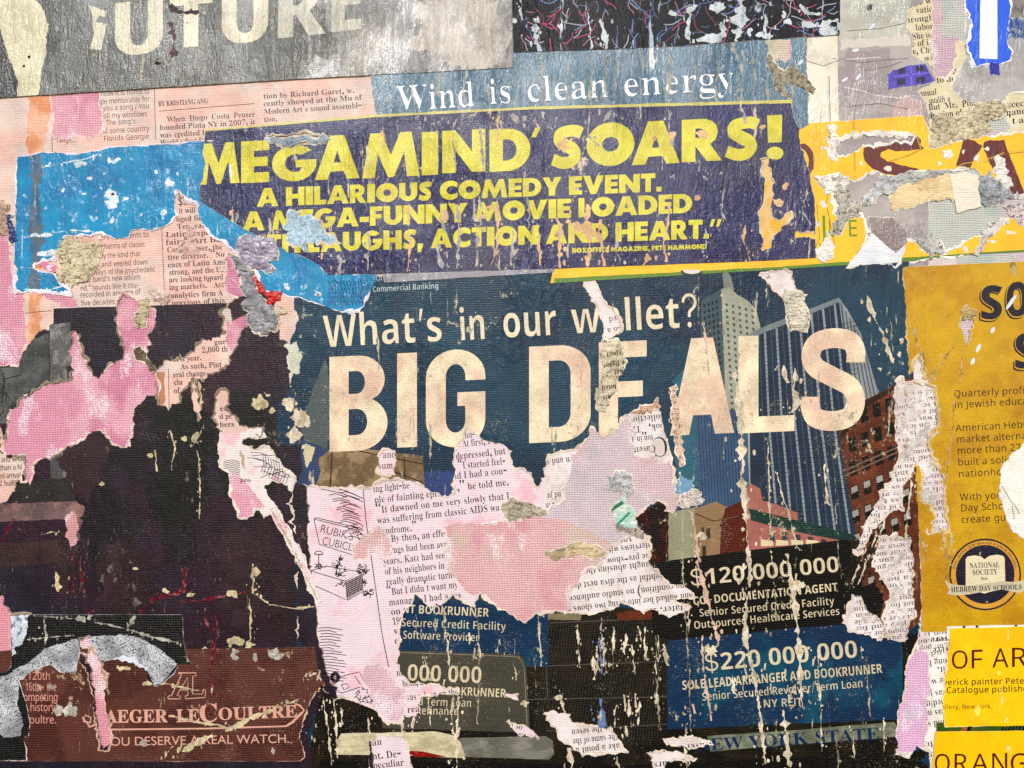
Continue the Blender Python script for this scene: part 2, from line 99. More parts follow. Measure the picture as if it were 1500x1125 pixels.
'J':[222,[4,-57,-24,3,0,34,9,-2,10,0,13,2,5,4,4,6,2,10,1,12,0,180,41,0,0,-180,-2,-22,-6,-17,-9,-14,-12,-9,-15,-4]],'K':[446,[24,0,0,192,41,0,0,-88,16,22,52,66,45,0,-67,-85,67,-107,-46,0,-50,81,-17,-12,0,-69]],
'L':[379,[24,0,0,192,41,0,0,-158,77,0,0,-34]],'M':[633,[24,0,0,192,55,0,46,-147,1,0,48,147,55,0,0,-192,-38,0,0,90,2,44,0,16,-1,0,-50,-150,-36,0,-47,150,-1,0,3,-61,0,-89]],
'N':[546,[24,0,0,192,51,0,83,-144,1,0,-1,26,0,118,36,0,0,-192,-52,0,-83,145,-1,0,2,-27,1,-28,0,-90]],
'O':[535,[107,-2,-29,3,-12,3,-11,6,-9,7,-8,8,-7,9,-5,10,-8,25,-3,28,3,27,8,24,5,10,7,10,8,8,9,6,11,6,12,4,29,2,28,-2,13,-4,20,-12,8,-8,13,-20,7,-24,2,-28,-2,-28,-7,-24,-13,-19,-8,-8,-10,-7,-10,-6,-13,-3],[107,31,12,2,11,3,8,5,6,8,5,9,4,12,2,26,-2,27,-4,11,-5,10,-6,7,-8,6,-11,3,-12,1,-12,-1,-10,-3,-8,-6,-7,-7,-5,-10,-4,-11,-3,-27,3,-26,4,-12,5,-9,7,-8,8,-5,10,-3]],
'P':[422,[24,0,0,192,62,0,16,-1,16,-3,12,-5,9,-7,8,-9,5,-10,3,-12,2,-13,-2,-16,-5,-15,-10,-14,-14,-10,-19,-7,-25,-2,-17,0,0,-68],[65,102,13,0,16,1,12,5,7,10,2,12,-1,12,-7,9,-9,6,-15,1,-18,0]],
'R':[443,[24,0,0,192,56,0,18,-1,16,-3,13,-4,11,-6,8,-8,6,-10,3,-12,2,-14,-2,-12,-3,-11,-6,-9,-8,-8,-17,-11,57,-83,-46,0,-46,74,-21,0,0,-74],[65,106,13,0,17,2,11,6,8,8,1,12,-2,11,-7,8,-12,4,-17,1,-12,0]],
'S':[370,[66,-2,-28,2,-26,9,0,37,29,-10,14,-4,15,-1,12,1,9,5,5,6,2,8,-3,10,-9,8,-26,13,-14,8,-16,12,-6,7,-5,9,-3,10,-2,12,1,12,4,11,5,9,8,8,10,6,11,5,13,3,28,0,14,-3,29,-10,-14,-31,-23,8,-22,3,-10,-2,-7,-4,-5,-6,-2,-7,3,-10,6,-7,53,-29,9,-8,7,-10,4,-11,2,-14,-2,-12,-3,-11,-6,-9,-8,-8,-10,-7,-12,-5,-15,-3]],
'T':[389,[58,0,0,158,-52,0,0,34,144,0,0,-34,-52,0,0,-158]],
'U':[508,[101,-2,-18,0,-16,4,-13,6,-12,9,-8,10,-6,12,-4,14,-1,15,0,124,40,0,0,-118,3,-20,3,-7,4,-6,12,-7,17,-3,17,3,7,4,4,4,8,13,2,19,0,118,40,0,0,-124,-2,-19,-7,-17,-10,-14,-16,-12,-19,-6]],
'V':[437,[65,0,-65,192,41,0,36,-114,7,-28,3,-15,3,15,4,16,40,126,40,0,-64,-192]],
'W':[649,[49,0,-49,192,40,0,25,-105,9,-50,2,16,4,17,2,14,28,108,39,0,31,-121,6,-34,2,16,7,34,25,105,40,0,-49,-192,-46,0,-27,101,-1,9,-6,26,-1,10,-4,-24,-31,-122]],
'X':[448,[0,0,64,99,-60,93,45,0,41,-70,41,70,43,0,-60,-95,65,-97,-46,0,-45,73,-45,-73]],'Y':[419,[64,0,0,74,-64,118,44,0,40,-79,40,79,44,0,-64,-118,0,-74]],
'Z':[389,[6,0,0,26,92,132,-89,0,0,34,137,0,0,-26,-91,-132,94,0,0,-34]],
'a':[406,[57,-2,-19,2,-14,9,-6,6,-4,8,-2,10,-1,11,1,10,3,10,6,8,7,6,9,5,11,4,29,3,25,1,0,7,-1,10,-5,6,-7,4,-10,2,-21,-3,-20,-7,-13,27,26,9,15,3,15,1,14,-1,12,-3,11,-4,8,-5,8,-7,4,-9,3,-11,1,-12,0,-98,-28,0,-8,20,-10,-10,-10,-8,-13,-4],[72,26,12,3,10,5,6,9,2,13,0,12,-32,-2,-10,-5,-6,-8,-2,-10,2,-7,4,-6,6,-3]],
'b':[425,[87,-2,-11,5,-15,13,-3,0,-7,-16,-30,0,0,204,40,0,0,-64,-2,-12,2,0,7,8,9,7,11,5,14,2,12,-2,11,-3,9,-7,8,-8,8,-11,4,-13,3,-15,1,-17,-1,-18,-3,-15,-5,-14,-7,-10,-8,-9,-10,-6,-10,-4],[90,30,12,3,8,9,5,13,2,19,-2,19,-5,13,-9,8,-11,4,-13,-3,-9,-7,-5,-13,-2,-17,1,-23,5,-13,4,-6,5,-3]],
'c':[345,[81,-2,-16,0,-14,4,-11,5,-10,8,-8,11,-5,12,-3,16,-2,19,2,24,8,19,10,15,14,11,18,5,20,3,26,-4,20,-7,-12,-30,-18,5,-16,3,-14,-3,-9,-8,-6,-14,-2,-19,2,-19,6,-14,10,-7,13,-3,12,0,10,3,19,9,0,-34,-19,-8]],
'd':[425,[67,-2,-11,0,-10,4,-10,6,-9,9,-6,10,-5,13,-3,15,-1,18,1,17,3,16,5,13,7,11,8,8,10,7,11,3,12,2,14,-2,11,-5,10,-7,6,-8,2,0,-2,12,-1,17,0,47,40,0,0,-204,-31,0,-8,19,-1,0,-7,-9,-8,-6,-12,-5],[82,30,13,2,10,7,5,12,2,18,-2,23,-5,14,-9,8,-15,3,-12,-3,-9,-8,-6,-15,-1,-18,1,-19,6,-14,10,-8]],
'e':[397,[87,-2,-21,1,-18,7,-14,10,-12,14,-8,19,-2,23,2,24,7,19,10,15,14,11,17,6,20,3,14,-2,13,-3,11,-5,10,-8,8,-10,8,-24,1,-16,0,-19,-94,0,2,-15,7,-11,12,-7,15,-3,26,3,24,8,0,-30,-23,-8],[54,90,56,0,-2,12,-6,10,-8,6,-12,3,-11,-2,-9,-5,-6,-10]],
'f':[260,[27,0,0,117,-21,0,0,19,21,10,0,12,2,16,5,12,8,9,10,7,13,3,14,1,22,-2,15,-5,-10,-29,-10,3,-13,1,-7,-1,-5,-4,-4,-13,0,-10,35,0,0,-29,-35,0,0,-117]],
'g':[425,[76,-65,-29,3,-26,6,0,32,28,-8,29,-3,14,2,10,6,5,10,3,27,0,9,-1,0,-8,-10,-10,-7,-11,-4,-25,0,-11,4,-10,7,-8,9,-6,10,-4,14,-3,14,-1,17,1,17,3,15,5,13,6,12,8,8,10,6,11,4,13,2,13,-2,11,-4,9,-6,9,-10,1,0,3,18,34,0,0,-146,-1,-15,-3,-13,-7,-11,-8,-9,-10,-7,-13,-5,-14,-3],[82,29,13,2,9,7,6,12,2,18,0,5,-2,20,-5,13,-10,8,-14,3,-12,-3,-9,-8,-6,-14,-1,-19,1,-19,6,-14,9,-9]],
'h':[441,[21,0,0,204,40,0,0,-42,-2,-34,3,0,8,10,9,6,12,4,13,2,22,-4,8,-4,8,-5,6,-7,5,-10,2,-11,1,-13,0,-96,-40,0,0,86,-1,13,-5,11,-7,5,-10,3,-9,-1,-6,-3,-6,-4,-4,-5,-6,-15,-1,-21,0,-69]],
'i':[205,[41,165,-8,1,-7,4,-5,5,-2,10,2,9,5,6,7,3,8,1,9,-1,7,-3,5,-6,1,-9,-1,-10,-5,-5,-7,-4],[21,0,0,146,40,0,0,-146]],'k':[416,[21,0,0,204,40,0,0,-91,-2,-33,18,22,41,44,45,0,-58,-63,61,-83,-46,0,-42,59,-17,-13,0,-46]],
'l':[205,[21,0,0,204,40,0,0,-204]],
'm':[660,[21,0,0,146,30,0,6,-18,2,0,8,10,11,6,12,4,12,2,15,-2,13,-4,9,-6,7,-10,4,0,8,10,11,6,12,4,12,2,12,-1,10,-3,9,-4,7,-5,6,-7,4,-10,2,-11,1,-13,0,-96,-40,0,0,86,-2,13,-4,11,-7,5,-9,3,-14,-4,-5,-3,-4,-5,-5,-14,-2,-18,0,-74,-40,0,0,86,-1,13,-5,11,-6,5,-10,3,-8,-1,-6,-3,-5,-4,-4,-5,-5,-15,-1,-21,0,-69]],
'n':[441,[21,0,0,146,30,0,6,-18,2,0,8,10,11,6,13,4,13,2,22,-4,8,-4,8,-5,6,-7,5,-10,2,-11,1,-13,0,-96,-40,0,0,86,-1,13,-5,11,-7,5,-10,3,-9,-1,-6,-3,-6,-4,-4,-5,-6,-15,-1,-21,0,-69]],
'o':[416,[82,-2,-19,1,-17,7,-14,11,-10,15,-8,19,-2,23,2,17,3,15,6,13,8,11,11,8,12,7,14,3,15,2,20,-3,17,-6,14,-11,11,-15,7,-19,2,-22,-1,-18,-3,-14,-7,-14,-8,-11,-10,-8,-13,-7,-14,-4],[83,30,14,2,5,4,4,5,5,13,3,20,-3,19,-5,13,-4,5,-5,3,-14,3,-13,-3,-10,-8,-6,-13,-1,-19,1,-20,6,-13,4,-5,6,-4]],
'r':[305,[21,0,0,146,30,0,7,-24,1,0,7,11,11,9,12,5,14,3,13,-2,-2,-38,-6,2,-6,0,-11,-1,-9,-3,-8,-4,-8,-7,-4,-10,-1,-13,0,-74]],
's':[334,[61,-2,-27,1,-22,7,0,33,26,-9,24,-4,10,1,7,3,3,4,2,5,-2,7,-9,7,-21,9,-22,12,-8,6,-6,8,-3,10,-1,11,1,9,3,8,5,8,7,5,18,8,24,3,26,-4,26,-8,-12,-29,-21,8,-19,3,-14,-2,-3,-4,-1,-4,2,-6,9,-6,41,-20,8,-6,6,-7,4,-10,1,-12,-1,-10,-3,-9,-5,-8,-7,-6,-9,-6,-10,-4]],
't':[291,[71,-2,-13,0,-10,4,-10,5,-7,10,-5,12,0,88,-20,0,0,17,22,13,12,31,26,0,0,-32,40,0,0,-29,-40,0,0,-79,4,-4,6,-4,20,0,12,4,0,-30,-16,-5]],
'u':[441,[72,-2,-21,3,-9,4,-8,5,-6,8,-4,8,-3,12,-1,13,0,95,40,0,0,-85,2,-14,4,-9,7,-7,11,-1,8,0,13,6,4,6,5,15,1,21,0,68,40,0,0,-146,-30,0,-6,19,-1,0,-9,-10,-11,-7,-12,-4]],
'v':[382,[56,0,-56,146,42,0,28,-83,4,-16,2,-14,1,0,1,15,4,15,29,83,42,0,-56,-146]],
'w':[575,[44,0,-42,146,40,0,17,-64,7,-35,1,-13,2,0,2,23,3,12,1,7,19,70,44,0,19,-82,3,-17,1,-13,1,0,8,48,18,64,39,0,-42,-146,-43,0,-15,65,-5,19,-7,32,-1,0,-7,-32,-5,-19,-3,-15,-12,-50]],
'y':[382,[30,-65,-12,1,-9,2,0,32,7,-2,9,0,11,2,9,5,6,9,5,10,2,7,-58,145,44,0,27,-82,3,-12,2,-14,1,0,2,14,3,12,28,82,43,0,-63,-165,-9,-19,-15,-15,-16,-9]],
'0':[384,[77,-2,-17,1,-14,5,-11,8,-9,11,-8,15,-4,16,-4,20,0,22,1,29,5,24,9,20,13,14,8,5,8,4,23,2,16,-1,13,-5,12,-8,9,-11,7,-15,6,-16,4,-42,-2,-29,-5,-24,-8,-20,-13,-14,-8,-5,-10,-4],[77,30,6,1,7,3,4,5,4,7,4,21,1,29,-1,29,-4,21,-4,7,-4,5,-7,3,-6,1,-7,-1,-6,-3,-5,-5,-3,-7,-5,-21,-1,-29,1,-29,5,-21,3,-7,5,-5,6,-3]],
'1':[384,[70,0,0,130,1,19,-5,-6,-8,-7,-23,-18,-19,24,62,50,33,0,0,-192]],
'2':[384,[10,0,0,28,49,49,23,25,13,18,3,9,1,9,-1,10,-5,7,-7,4,-10,2,-11,-2,-11,-4,-22,-14,-22,26,18,14,22,9,12,4,16,0,18,-1,15,-5,12,-9,9,-10,6,-12,1,-15,-1,-15,-5,-13,-7,-13,-11,-13,-29,-29,-24,-23,0,-2,83,0,0,-34]],
'4':[384,[86,0,0,40,-81,0,0,28,84,124,37,0,0,-121,23,0,0,-31,-23,0,0,-40],[40,71,46,0,0,47,2,28,-1,0,-5,-11]],
'5':[384,[65,-2,-28,2,-24,8,0,34,24,-8,26,-4,16,2,12,6,7,9,3,14,-3,13,-7,8,-12,6,-17,2,-29,-4,-16,8,7,98,104,0,0,-34,-68,0,-4,-38,10,2,15,0,16,-1,15,-5,12,-9,10,-11,5,-14,3,-18,-2,-14,-3,-14,-7,-11,-8,-10,-11,-8,-13,-5,-16,-4]],
',':[188,[15,-48,12,77,27,0,-20,-77]],
'?':[358,[53,61,1,19,3,12,4,9,6,7,16,11,9,7,6,8,5,8,2,12,-2,8,-3,8,-5,6,-7,5,-8,3,-9,1,-9,-1,-7,-3,-7,-4,-6,-7,-4,-8,-1,-11,-26,0,3,16,5,14,10,11,12,8,14,5,16,1,17,-1,14,-6,12,-8,8,-10,6,-14,2,-14,-2,-15,-6,-13,-8,-11,-12,-10,-14,-10,-5,-5,-3,-7,-2,-21],[66,-2,-8,1,-5,4,-4,7,-2,6,2,7,4,7,5,4,15,0,5,-4,4,-7,2,-7,-2,-6,-4,-7,-5,-4]],
'-':[453,[134,98,0,-23,-88,0,0,23]],'/':[249,[94,213,-65,-243,-23,0,65,243]],
'$':[447,[81,-30,0,264,17,0,0,-264],[90,-3,-21,1,-18,6,-14,8,-11,12,-8,14,-3,16,27,0,2,-10,6,-9,7,-7,9,-5,12,-2,12,-1,12,1,12,3,10,6,8,7,5,9,1,10,-1,9,-4,6,-7,6,-8,5,-20,7,-24,7,-23,8,-17,12,-5,6,-5,8,-2,9,-1,10,2,16,7,14,11,11,14,9,17,6,19,1,19,-1,16,-6,14,-9,11,-11,7,-13,2,-15,-25,0,-5,14,-9,10,-14,7,-17,1,-12,-1,-11,-3,-9,-5,-7,-7,-4,-8,-1,-9,2,-9,4,-7,7,-6,9,-5,57,-17,18,-11,8,-7,7,-9,4,-11,1,-13,-2,-15,-7,-14,-10,-12,-14,-10,-19,-6]],
'’':[177,[21,127,12,76,27,0,-21,-76]],},
 'sans':{
'A':[429,[0,0,47,120,13,0,47,-120,-15,0,-15,37,-47,0,-14,-37],[34,50,38,0,-13,37,-1,5,-3,7,-1,6,-6,-18]],
'C':[424,[66,-2,-18,2,-13,6,-11,9,-8,13,-4,14,-2,18,2,17,5,15,8,12,11,10,14,6,18,2,18,-2,15,-6,-6,-12,-13,4,-14,2,-10,0,-8,-3,-12,-9,-6,-8,-3,-8,-2,-10,-1,-10,3,-20,3,-8,4,-8,6,-5,8,-4,8,-3,24,1,14,3,0,-13,-14,-3]],
'D':[490,[16,0,0,120,37,0,17,-2,14,-5,12,-8,9,-11,5,-15,2,-18,0,-14,-4,-13,-5,-10,-7,-8,-10,-8,-10,-4,-12,-3,-14,-1],[32,13,16,0,11,1,10,2,9,4,6,5,6,7,4,8,2,10,0,22,-2,10,-4,8,-6,6,-6,4,-8,4,-8,2,-11,1,-19,0]],
'F':[349,[16,0,0,120,68,0,0,-14,-52,0,0,-42,48,0,0,-13,-48,0,0,-51]],
'G':[489,[68,-2,-18,2,-14,6,-11,9,-8,12,-5,15,-2,18,2,18,6,14,8,12,13,10,15,6,18,2,20,-2,16,-6,-6,-12,-14,4,-16,2,-10,0,-10,-3,-8,-4,-6,-5,-9,-16,-2,-10,-1,-10,1,-14,3,-12,6,-9,9,-7,11,-5,15,-1,13,0,10,2,0,36,-26,0,0,14,42,0,0,-60,-20,-4]],
'H':[498,[16,0,0,120,16,0,0,-51,61,0,0,51,15,0,0,-120,-15,0,0,56,-61,0,0,-56]],'I':[228,[6,0,0,8,15,4,0,96,-15,3,0,9,44,0,0,-9,-14,-3,0,-96,14,-4,0,-8]],
'J':[183,[0,-32,-8,0,-5,2,0,13,5,-1,7,0,8,1,6,6,3,11,0,120,14,0,0,-118,-2,-15,-2,-6,-4,-5,-10,-6]],'L':[352,[16,0,0,120,16,0,0,-106,52,0,0,-14]],
'N':[510,[16,0,0,120,18,0,64,-100,0,20,-1,12,0,68,15,0,0,-120,-18,0,-64,100,-1,0,1,-15,0,-85]],
'O':[525,[66,-2,-18,2,-14,6,-10,10,-8,12,-4,15,-2,17,2,18,4,14,8,13,10,9,14,6,18,2,16,-2,14,-6,11,-9,7,-13,6,-14,1,-18,-1,-18,-6,-14,-7,-12,-11,-10,-14,-6],[75,12,9,2,6,4,6,6,4,8,2,8,3,20,-3,20,-2,8,-4,8,-12,10,-8,2,-20,0,-8,-2,-12,-10,-8,-16,-2,-20,2,-20,8,-16,5,-6,7,-4,8,-2]],
'P':[406,[16,0,0,120,32,0,20,-2,8,-4,11,-8,3,-6,3,-16,-1,-9,-4,-9,-6,-8,-8,-6,-12,-4,-17,-2,-13,0,0,-46],[32,60,12,0,14,1,11,4,7,7,2,12,-2,10,-6,7,-10,5,-14,1,-14,0]],
'Q':[525,[93,-28,-23,26,-22,2,-14,6,-10,10,-8,12,-4,15,-2,17,2,18,4,14,8,13,10,9,14,6,18,2,16,-2,14,-6,11,-9,7,-13,6,-14,1,-18,-3,-20,-6,-18,-11,-12,-7,-5,-8,-3,28,-30],[75,12,9,2,6,4,6,6,4,8,2,8,3,20,-3,20,-2,8,-4,8,-12,10,-8,2,-20,0,-8,-2,-12,-10,-8,-16,-2,-20,2,-20,8,-16,5,-6,7,-4,8,-2]],
'R':[418,[16,0,0,120,34,0,19,-2,13,-6,5,-6,3,-5,2,-7,1,-8,-1,-9,-2,-7,-4,-6,-17,-10,33,-54,-18,0,-29,50,-23,0,0,-50],[32,62,18,0,12,2,8,4,6,7,2,10,-2,10,-6,7,-8,4,-14,1,-16,0]],
'S':[369,[42,-2,-19,2,-15,4,0,14,16,-4,18,-2,12,0,8,4,6,7,1,7,-3,10,-8,8,-30,14,-10,7,-6,9,-2,13,2,9,3,8,6,6,7,4,20,4,18,-2,16,-5,-6,-13,-13,4,-15,2,-10,-1,-7,-3,-4,-6,-1,-7,2,-10,8,-7,34,-16,6,-4,4,-6,4,-8,0,-16,-2,-6,-4,-6,-6,-5,-13,-7]],
'T':[373,[39,0,0,106,-37,0,0,14,90,0,0,-14,-38,0,0,-106]],'W':[625,[34,0,-32,120,16,0,18,-74,4,-14,2,-14,2,14,4,16,22,72,16,0,26,-88,2,-14,2,14,22,88,16,0,-32,-120,-15,0,-29,97,0,5,-6,-24,-23,-78]],
'Y':[380,[40,0,0,46,-40,74,16,0,32,-59,30,59,17,0,-40,-74,0,-46]],'Z':[384,[6,0,0,12,64,94,-62,0,0,14,80,0,0,-12,-64,-94,66,0,0,-14]],
'a':[377,[36,-2,-11,2,-9,5,-6,8,-2,12,2,12,8,9,14,6,19,2,15,0,-1,15,-3,6,-6,3,-8,2,-14,-2,-12,-6,-4,12,14,5,16,3,14,-2,10,-6,6,-9,2,-13,0,-62,-10,0,-3,13,-1,0,-6,-7,-6,-4,-8,-3],[40,10,10,2,8,4,6,8,2,12,0,8,-14,0,-14,-2,-8,-4,-6,-6,-1,-7,1,-7,4,-4,5,-3]],
'b':[413,[57,-2,-17,4,-6,4,-5,6,-1,0,-3,-12,-11,0,0,128,15,0,0,-42,-1,-8,1,0,5,6,6,4,17,4,8,-1,13,-6,6,-5,4,-6,4,-8,2,-21,-2,-21,-4,-8,-4,-6,-6,-5,-13,-6],[54,10,12,3,7,7,5,10,0,15,-1,15,-5,10,-7,7,-11,2,-12,-2,-8,-6,-4,-11,-1,-15,1,-15,4,-10,8,-7]],
'c':[322,[50,-2,-11,2,-10,3,-8,7,-7,8,-4,12,-1,14,1,16,5,12,7,8,8,7,10,3,12,2,12,-2,11,-3,-5,-13,-9,4,-10,0,-11,-2,-9,-6,-5,-10,-2,-16,2,-14,5,-10,8,-7,11,-2,13,1,11,4,0,-13,-10,-3]],
'd':[413,[46,-2,-8,1,-7,2,-6,4,-10,11,-3,8,-3,21,3,20,3,8,5,7,5,5,13,6,8,1,18,-4,10,-10,1,0,-1,7,0,43,15,0,0,-128,-12,0,-2,12,-1,0,-4,-5,-6,-5],[48,10,12,2,8,6,5,10,1,16,-1,16,-4,10,-3,4,-5,3,-13,3,-10,-3,-8,-7,-4,-11,-2,-15,2,-14,4,-10,8,-7]],
'e':[379,[52,-2,-12,2,-10,4,-9,6,-7,9,-4,11,-1,14,1,14,4,12,6,9,8,7,10,4,11,2,11,-2,9,-4,7,-6,6,-8,3,-10,1,-20,-62,0,2,-14,6,-9,10,-6,11,-2,15,1,14,5,0,-13,-14,-4],[25,54,45,0,0,10,-4,8,-8,6,-9,2,-9,-2,-8,-5,-4,-9]],
'f':[231,[18,0,0,78,-16,0,0,8,16,4,0,6,2,14,6,11,10,5,12,2,10,0,7,-2,-4,-12,-6,2,-7,0,-7,-1,-5,-3,-2,-7,-1,-15,23,0,0,-12,-23,0,0,-78]],
'g':[413,[48,-40,-18,1,-14,5,0,13,15,-5,19,-2,10,2,8,5,4,8,2,14,0,5,1,6,-1,0,-5,-6,-14,-7,-9,-1,-8,1,-14,6,-5,5,-4,8,-3,8,-3,19,3,19,3,8,4,7,5,5,6,4,8,3,8,1,8,-1,8,-3,7,-4,5,-6,1,0,2,12,12,0,0,-92,-3,-16,-2,-7,-10,-10,-8,-3],[48,10,12,2,8,6,5,10,1,17,-1,15,-5,12,-8,6,-12,1,-10,-2,-8,-7,-4,-10,-2,-16,2,-14,4,-11,8,-7]],
'h':[415,[14,0,0,128,15,0,0,-38,-1,-12,1,0,5,6,7,4,17,4,14,-2,10,-6,6,-10,2,-16,0,-58,-14,0,0,58,-2,9,-4,7,-6,4,-8,1,-14,-2,-8,-6,-4,-11,-1,-14,0,-46]],
'i':[173,[22,105,-6,3,-2,2,-1,4,1,4,2,4,6,2,6,-2,2,-4,0,-8,-2,-2],[14,0,0,90,15,0,0,-90]],'k':[359,[14,0,0,128,15,0,0,-67,-1,-7,0,-8,1,0,7,10,32,34,18,0,-37,-38,39,-52,-18,0,-31,42,-10,-9,0,-33]],
'l':[173,[14,0,0,128,15,0,0,-128]],
'm':[628,[14,0,0,90,12,0,2,-12,1,0,5,6,6,4,8,3,8,1,17,-4,6,-5,5,-7,6,8,6,4,17,4,13,-2,10,-6,6,-10,2,-16,0,-58,-15,0,0,58,-1,10,-4,6,-6,4,-8,1,-11,-1,-7,-6,-4,-10,-2,-12,0,-50,-14,0,0,58,-2,10,-3,6,-6,4,-8,1,-11,-2,-8,-6,-4,-11,-1,-14,0,-46]],
'n':[415,[14,0,0,90,12,0,2,-12,1,0,5,6,15,7,9,1,14,-2,10,-6,4,-4,2,-6,2,-16,0,-58,-14,0,0,58,-2,9,-4,7,-6,4,-8,1,-13,-2,-5,-3,-3,-3,-5,-11,-1,-14,0,-46]],
'o':[406,[50,-2,-10,2,-10,4,-9,6,-7,10,-4,12,-1,13,1,11,2,9,8,15,6,5,16,6,9,1,11,-2,10,-4,9,-6,6,-10,4,-11,1,-25,-2,-8,-9,-16,-6,-5,-15,-6],[51,10,11,3,9,7,5,11,1,14,-1,15,-5,10,-9,7,-12,2,-11,-2,-9,-7,-4,-10,-2,-15,2,-14,5,-11,8,-7]],
'p':[413,[14,-40,0,130,12,0,2,-12,1,0,11,10,17,4,8,-1,7,-2,12,-9,4,-6,4,-8,2,-21,-2,-20,-8,-15,-6,-5,-13,-6,-8,-1,-17,4,-11,10,-1,0,0,-8,1,-8,0,-36],[54,10,8,2,6,3,5,5,3,8,2,18,0,13,-5,11,-8,7,-11,2,-12,-1,-7,-6,-5,-10,-1,-17,1,-15,4,-10,8,-7]],
'q':[413,[74,-40,0,45,1,7,-1,0,-4,-5,-6,-5,-18,-4,-8,1,-7,2,-6,4,-10,11,-3,8,-3,21,3,20,3,8,5,7,5,5,13,6,8,1,18,-4,6,-5,4,-5,1,0,2,12,12,0,0,-130],[48,10,12,2,8,6,5,10,1,16,-1,16,-7,14,-6,3,-12,3,-10,-3,-8,-7,-4,-11,-2,-15,2,-14,4,-10,8,-7]],
'r':[277,[14,0,0,90,12,0,2,-16,12,12,8,4,8,2,6,0,5,-2,-2,-13,-5,1,-12,0,-11,-8,-5,-6,-2,-8,-1,-8,0,-48]],
's':[322,[37,-2,-17,2,-12,4,0,14,14,-6,16,-2,9,1,7,3,4,4,0,6,-2,6,-6,5,-14,6,-14,7,-10,8,-4,12,3,10,7,8,10,4,14,2,16,-2,13,-4,-5,-12,-12,4,-12,2,-8,-1,-6,-3,-4,-3,-2,-5,3,-6,7,-4,14,-6,14,-7,10,-8,2,-5,1,-7,-3,-11,-7,-9,-11,-5]],
't':[242,[42,-2,-13,3,-5,3,-5,5,-3,7,0,62,-14,0,0,8,14,6,6,18,8,0,0,-20,26,0,0,-12,-26,0,0,-52,1,-6,3,-6,10,-4,13,2,0,-11,-7,-2]],
'u':[415,[46,-2,-14,2,-10,6,-6,10,-2,15,0,59,14,0,0,-58,2,-10,3,-6,7,-4,8,-2,13,2,8,7,5,10,0,61,16,0,0,-90,-12,0,-3,12,-1,0,-4,-6,-8,-4,-8,-3]],
'v':[341,[34,0,-34,90,16,0,22,-62,4,-15,1,0,1,7,4,9,2,8,20,53,16,0,-35,-90]],'w':[528,[26,0,-24,90,15,0,13,-48,6,-26,6,24,16,50,16,0,20,-63,2,-11,2,11,17,63,15,0,-25,-90,-17,0,-20,64,-2,10,-2,-10,-20,-64]],
'y':[343,[14,-40,-7,0,-5,1,0,12,4,-1,6,0,6,1,6,3,4,5,4,7,4,12,-36,90,16,0,20,-51,7,-25,1,0,3,12,23,64,16,0,-44,-114,-8,-8,-8,-6]],
'0':[384,[48,-2,-18,4,-12,12,-8,20,-2,26,1,18,3,16,6,12,7,8,10,6,13,2,18,-4,12,-12,8,-20,2,-26,-1,-18,-3,-15,-6,-13,-7,-8,-10,-6],[48,11,6,1,6,2,4,4,3,5,5,15,1,22,-1,22,-5,15,-3,5,-4,4,-6,2,-6,1,-6,-1,-6,-2,-8,-9,-4,-15,-1,-22,1,-22,4,-15,8,-9,6,-2]],
'1':[384,[45,0,0,84,1,20,-10,-9,-14,-10,-7,9,33,26,12,0,0,-120]],
'2':[384,[8,0,0,12,32,32,14,16,10,14,4,15,-2,9,-4,6,-8,4,-8,1,-8,-1,-7,-2,-13,-8,-8,10,16,10,20,4,15,-2,11,-7,8,-10,2,-13,0,-10,-4,-8,-10,-16,-16,-17,-26,-25,62,0,0,-14]],
'5':[384,[42,-2,-18,2,-14,5,0,14,16,-6,16,-2,12,1,9,5,7,8,2,12,-2,10,-6,8,-9,5,-13,1,-12,-1,-9,-2,-7,6,4,56,60,0,0,-14,-48,0,-2,-34,18,2,17,-3,13,-7,8,-11,2,-7,0,-16,-2,-8,-4,-7,-12,-11,-8,-3]],
'6':[384,[50,-2,-11,2,-9,4,-9,7,-7,11,-4,13,-1,16,5,37,6,12,7,8,9,8,12,4,16,2,15,-2,0,-12,-15,2,-19,-4,-7,-5,-5,-6,-4,-7,-3,-8,-2,-19,1,0,11,10,8,3,10,1,14,-3,10,-6,5,-6,3,-6,2,-16,-2,-16,-8,-13,-6,-5,-6,-3],[50,10,10,2,7,6,5,8,2,12,-2,11,-4,7,-8,6,-10,2,-14,-4,-8,-8,-3,-5,-1,-5,3,-15,3,-7,12,-8]],
'7':[384,[23,0,49,106,-64,0,0,14,80,0,0,-12,-49,-108]],'.':[188,[24,-1,-4,1,-4,2,-3,4,-1,4,1,4,3,4,4,3,4,1,4,-1,4,-3,4,-8,-4,-8,-4,-2]],',':[188,[10,-30,7,48,17,0,-13,-48]],
'?':[358,[33,38,3,20,2,5,4,5,10,6,10,10,4,12,-4,10,-7,7,-11,3,-10,-3,-8,-7,-2,-5,-1,-7,-16,0,1,10,4,9,6,7,8,5,8,3,10,1,11,-1,16,-8,5,-7,4,-9,1,-8,-1,-10,-4,-8,-5,-7,-7,-6,-9,-6,-5,-7,-2,-14],[41,-1,-5,1,-3,2,-3,4,0,8,6,7,5,1,5,-1,6,-7,0,-8,-3,-4,-3,-2]],
"'":[206,[20,80,-2,47,16,0,-2,-47]],'"':[321,[20,80,-2,47,16,0,-2,-47],[48,80,-2,47,16,0,-1,-47]],'-':[453,[84,61,0,-14,-56,0,0,14]],'/':[249,[58,133,-40,-152,-14,0,40,152]],},
 'gill':{
'A':[667,[90,172,-16,0,-74,-172,25,0,21,50,73,0,23,-50,25,0],[82,134,27,-62,-53,0]],
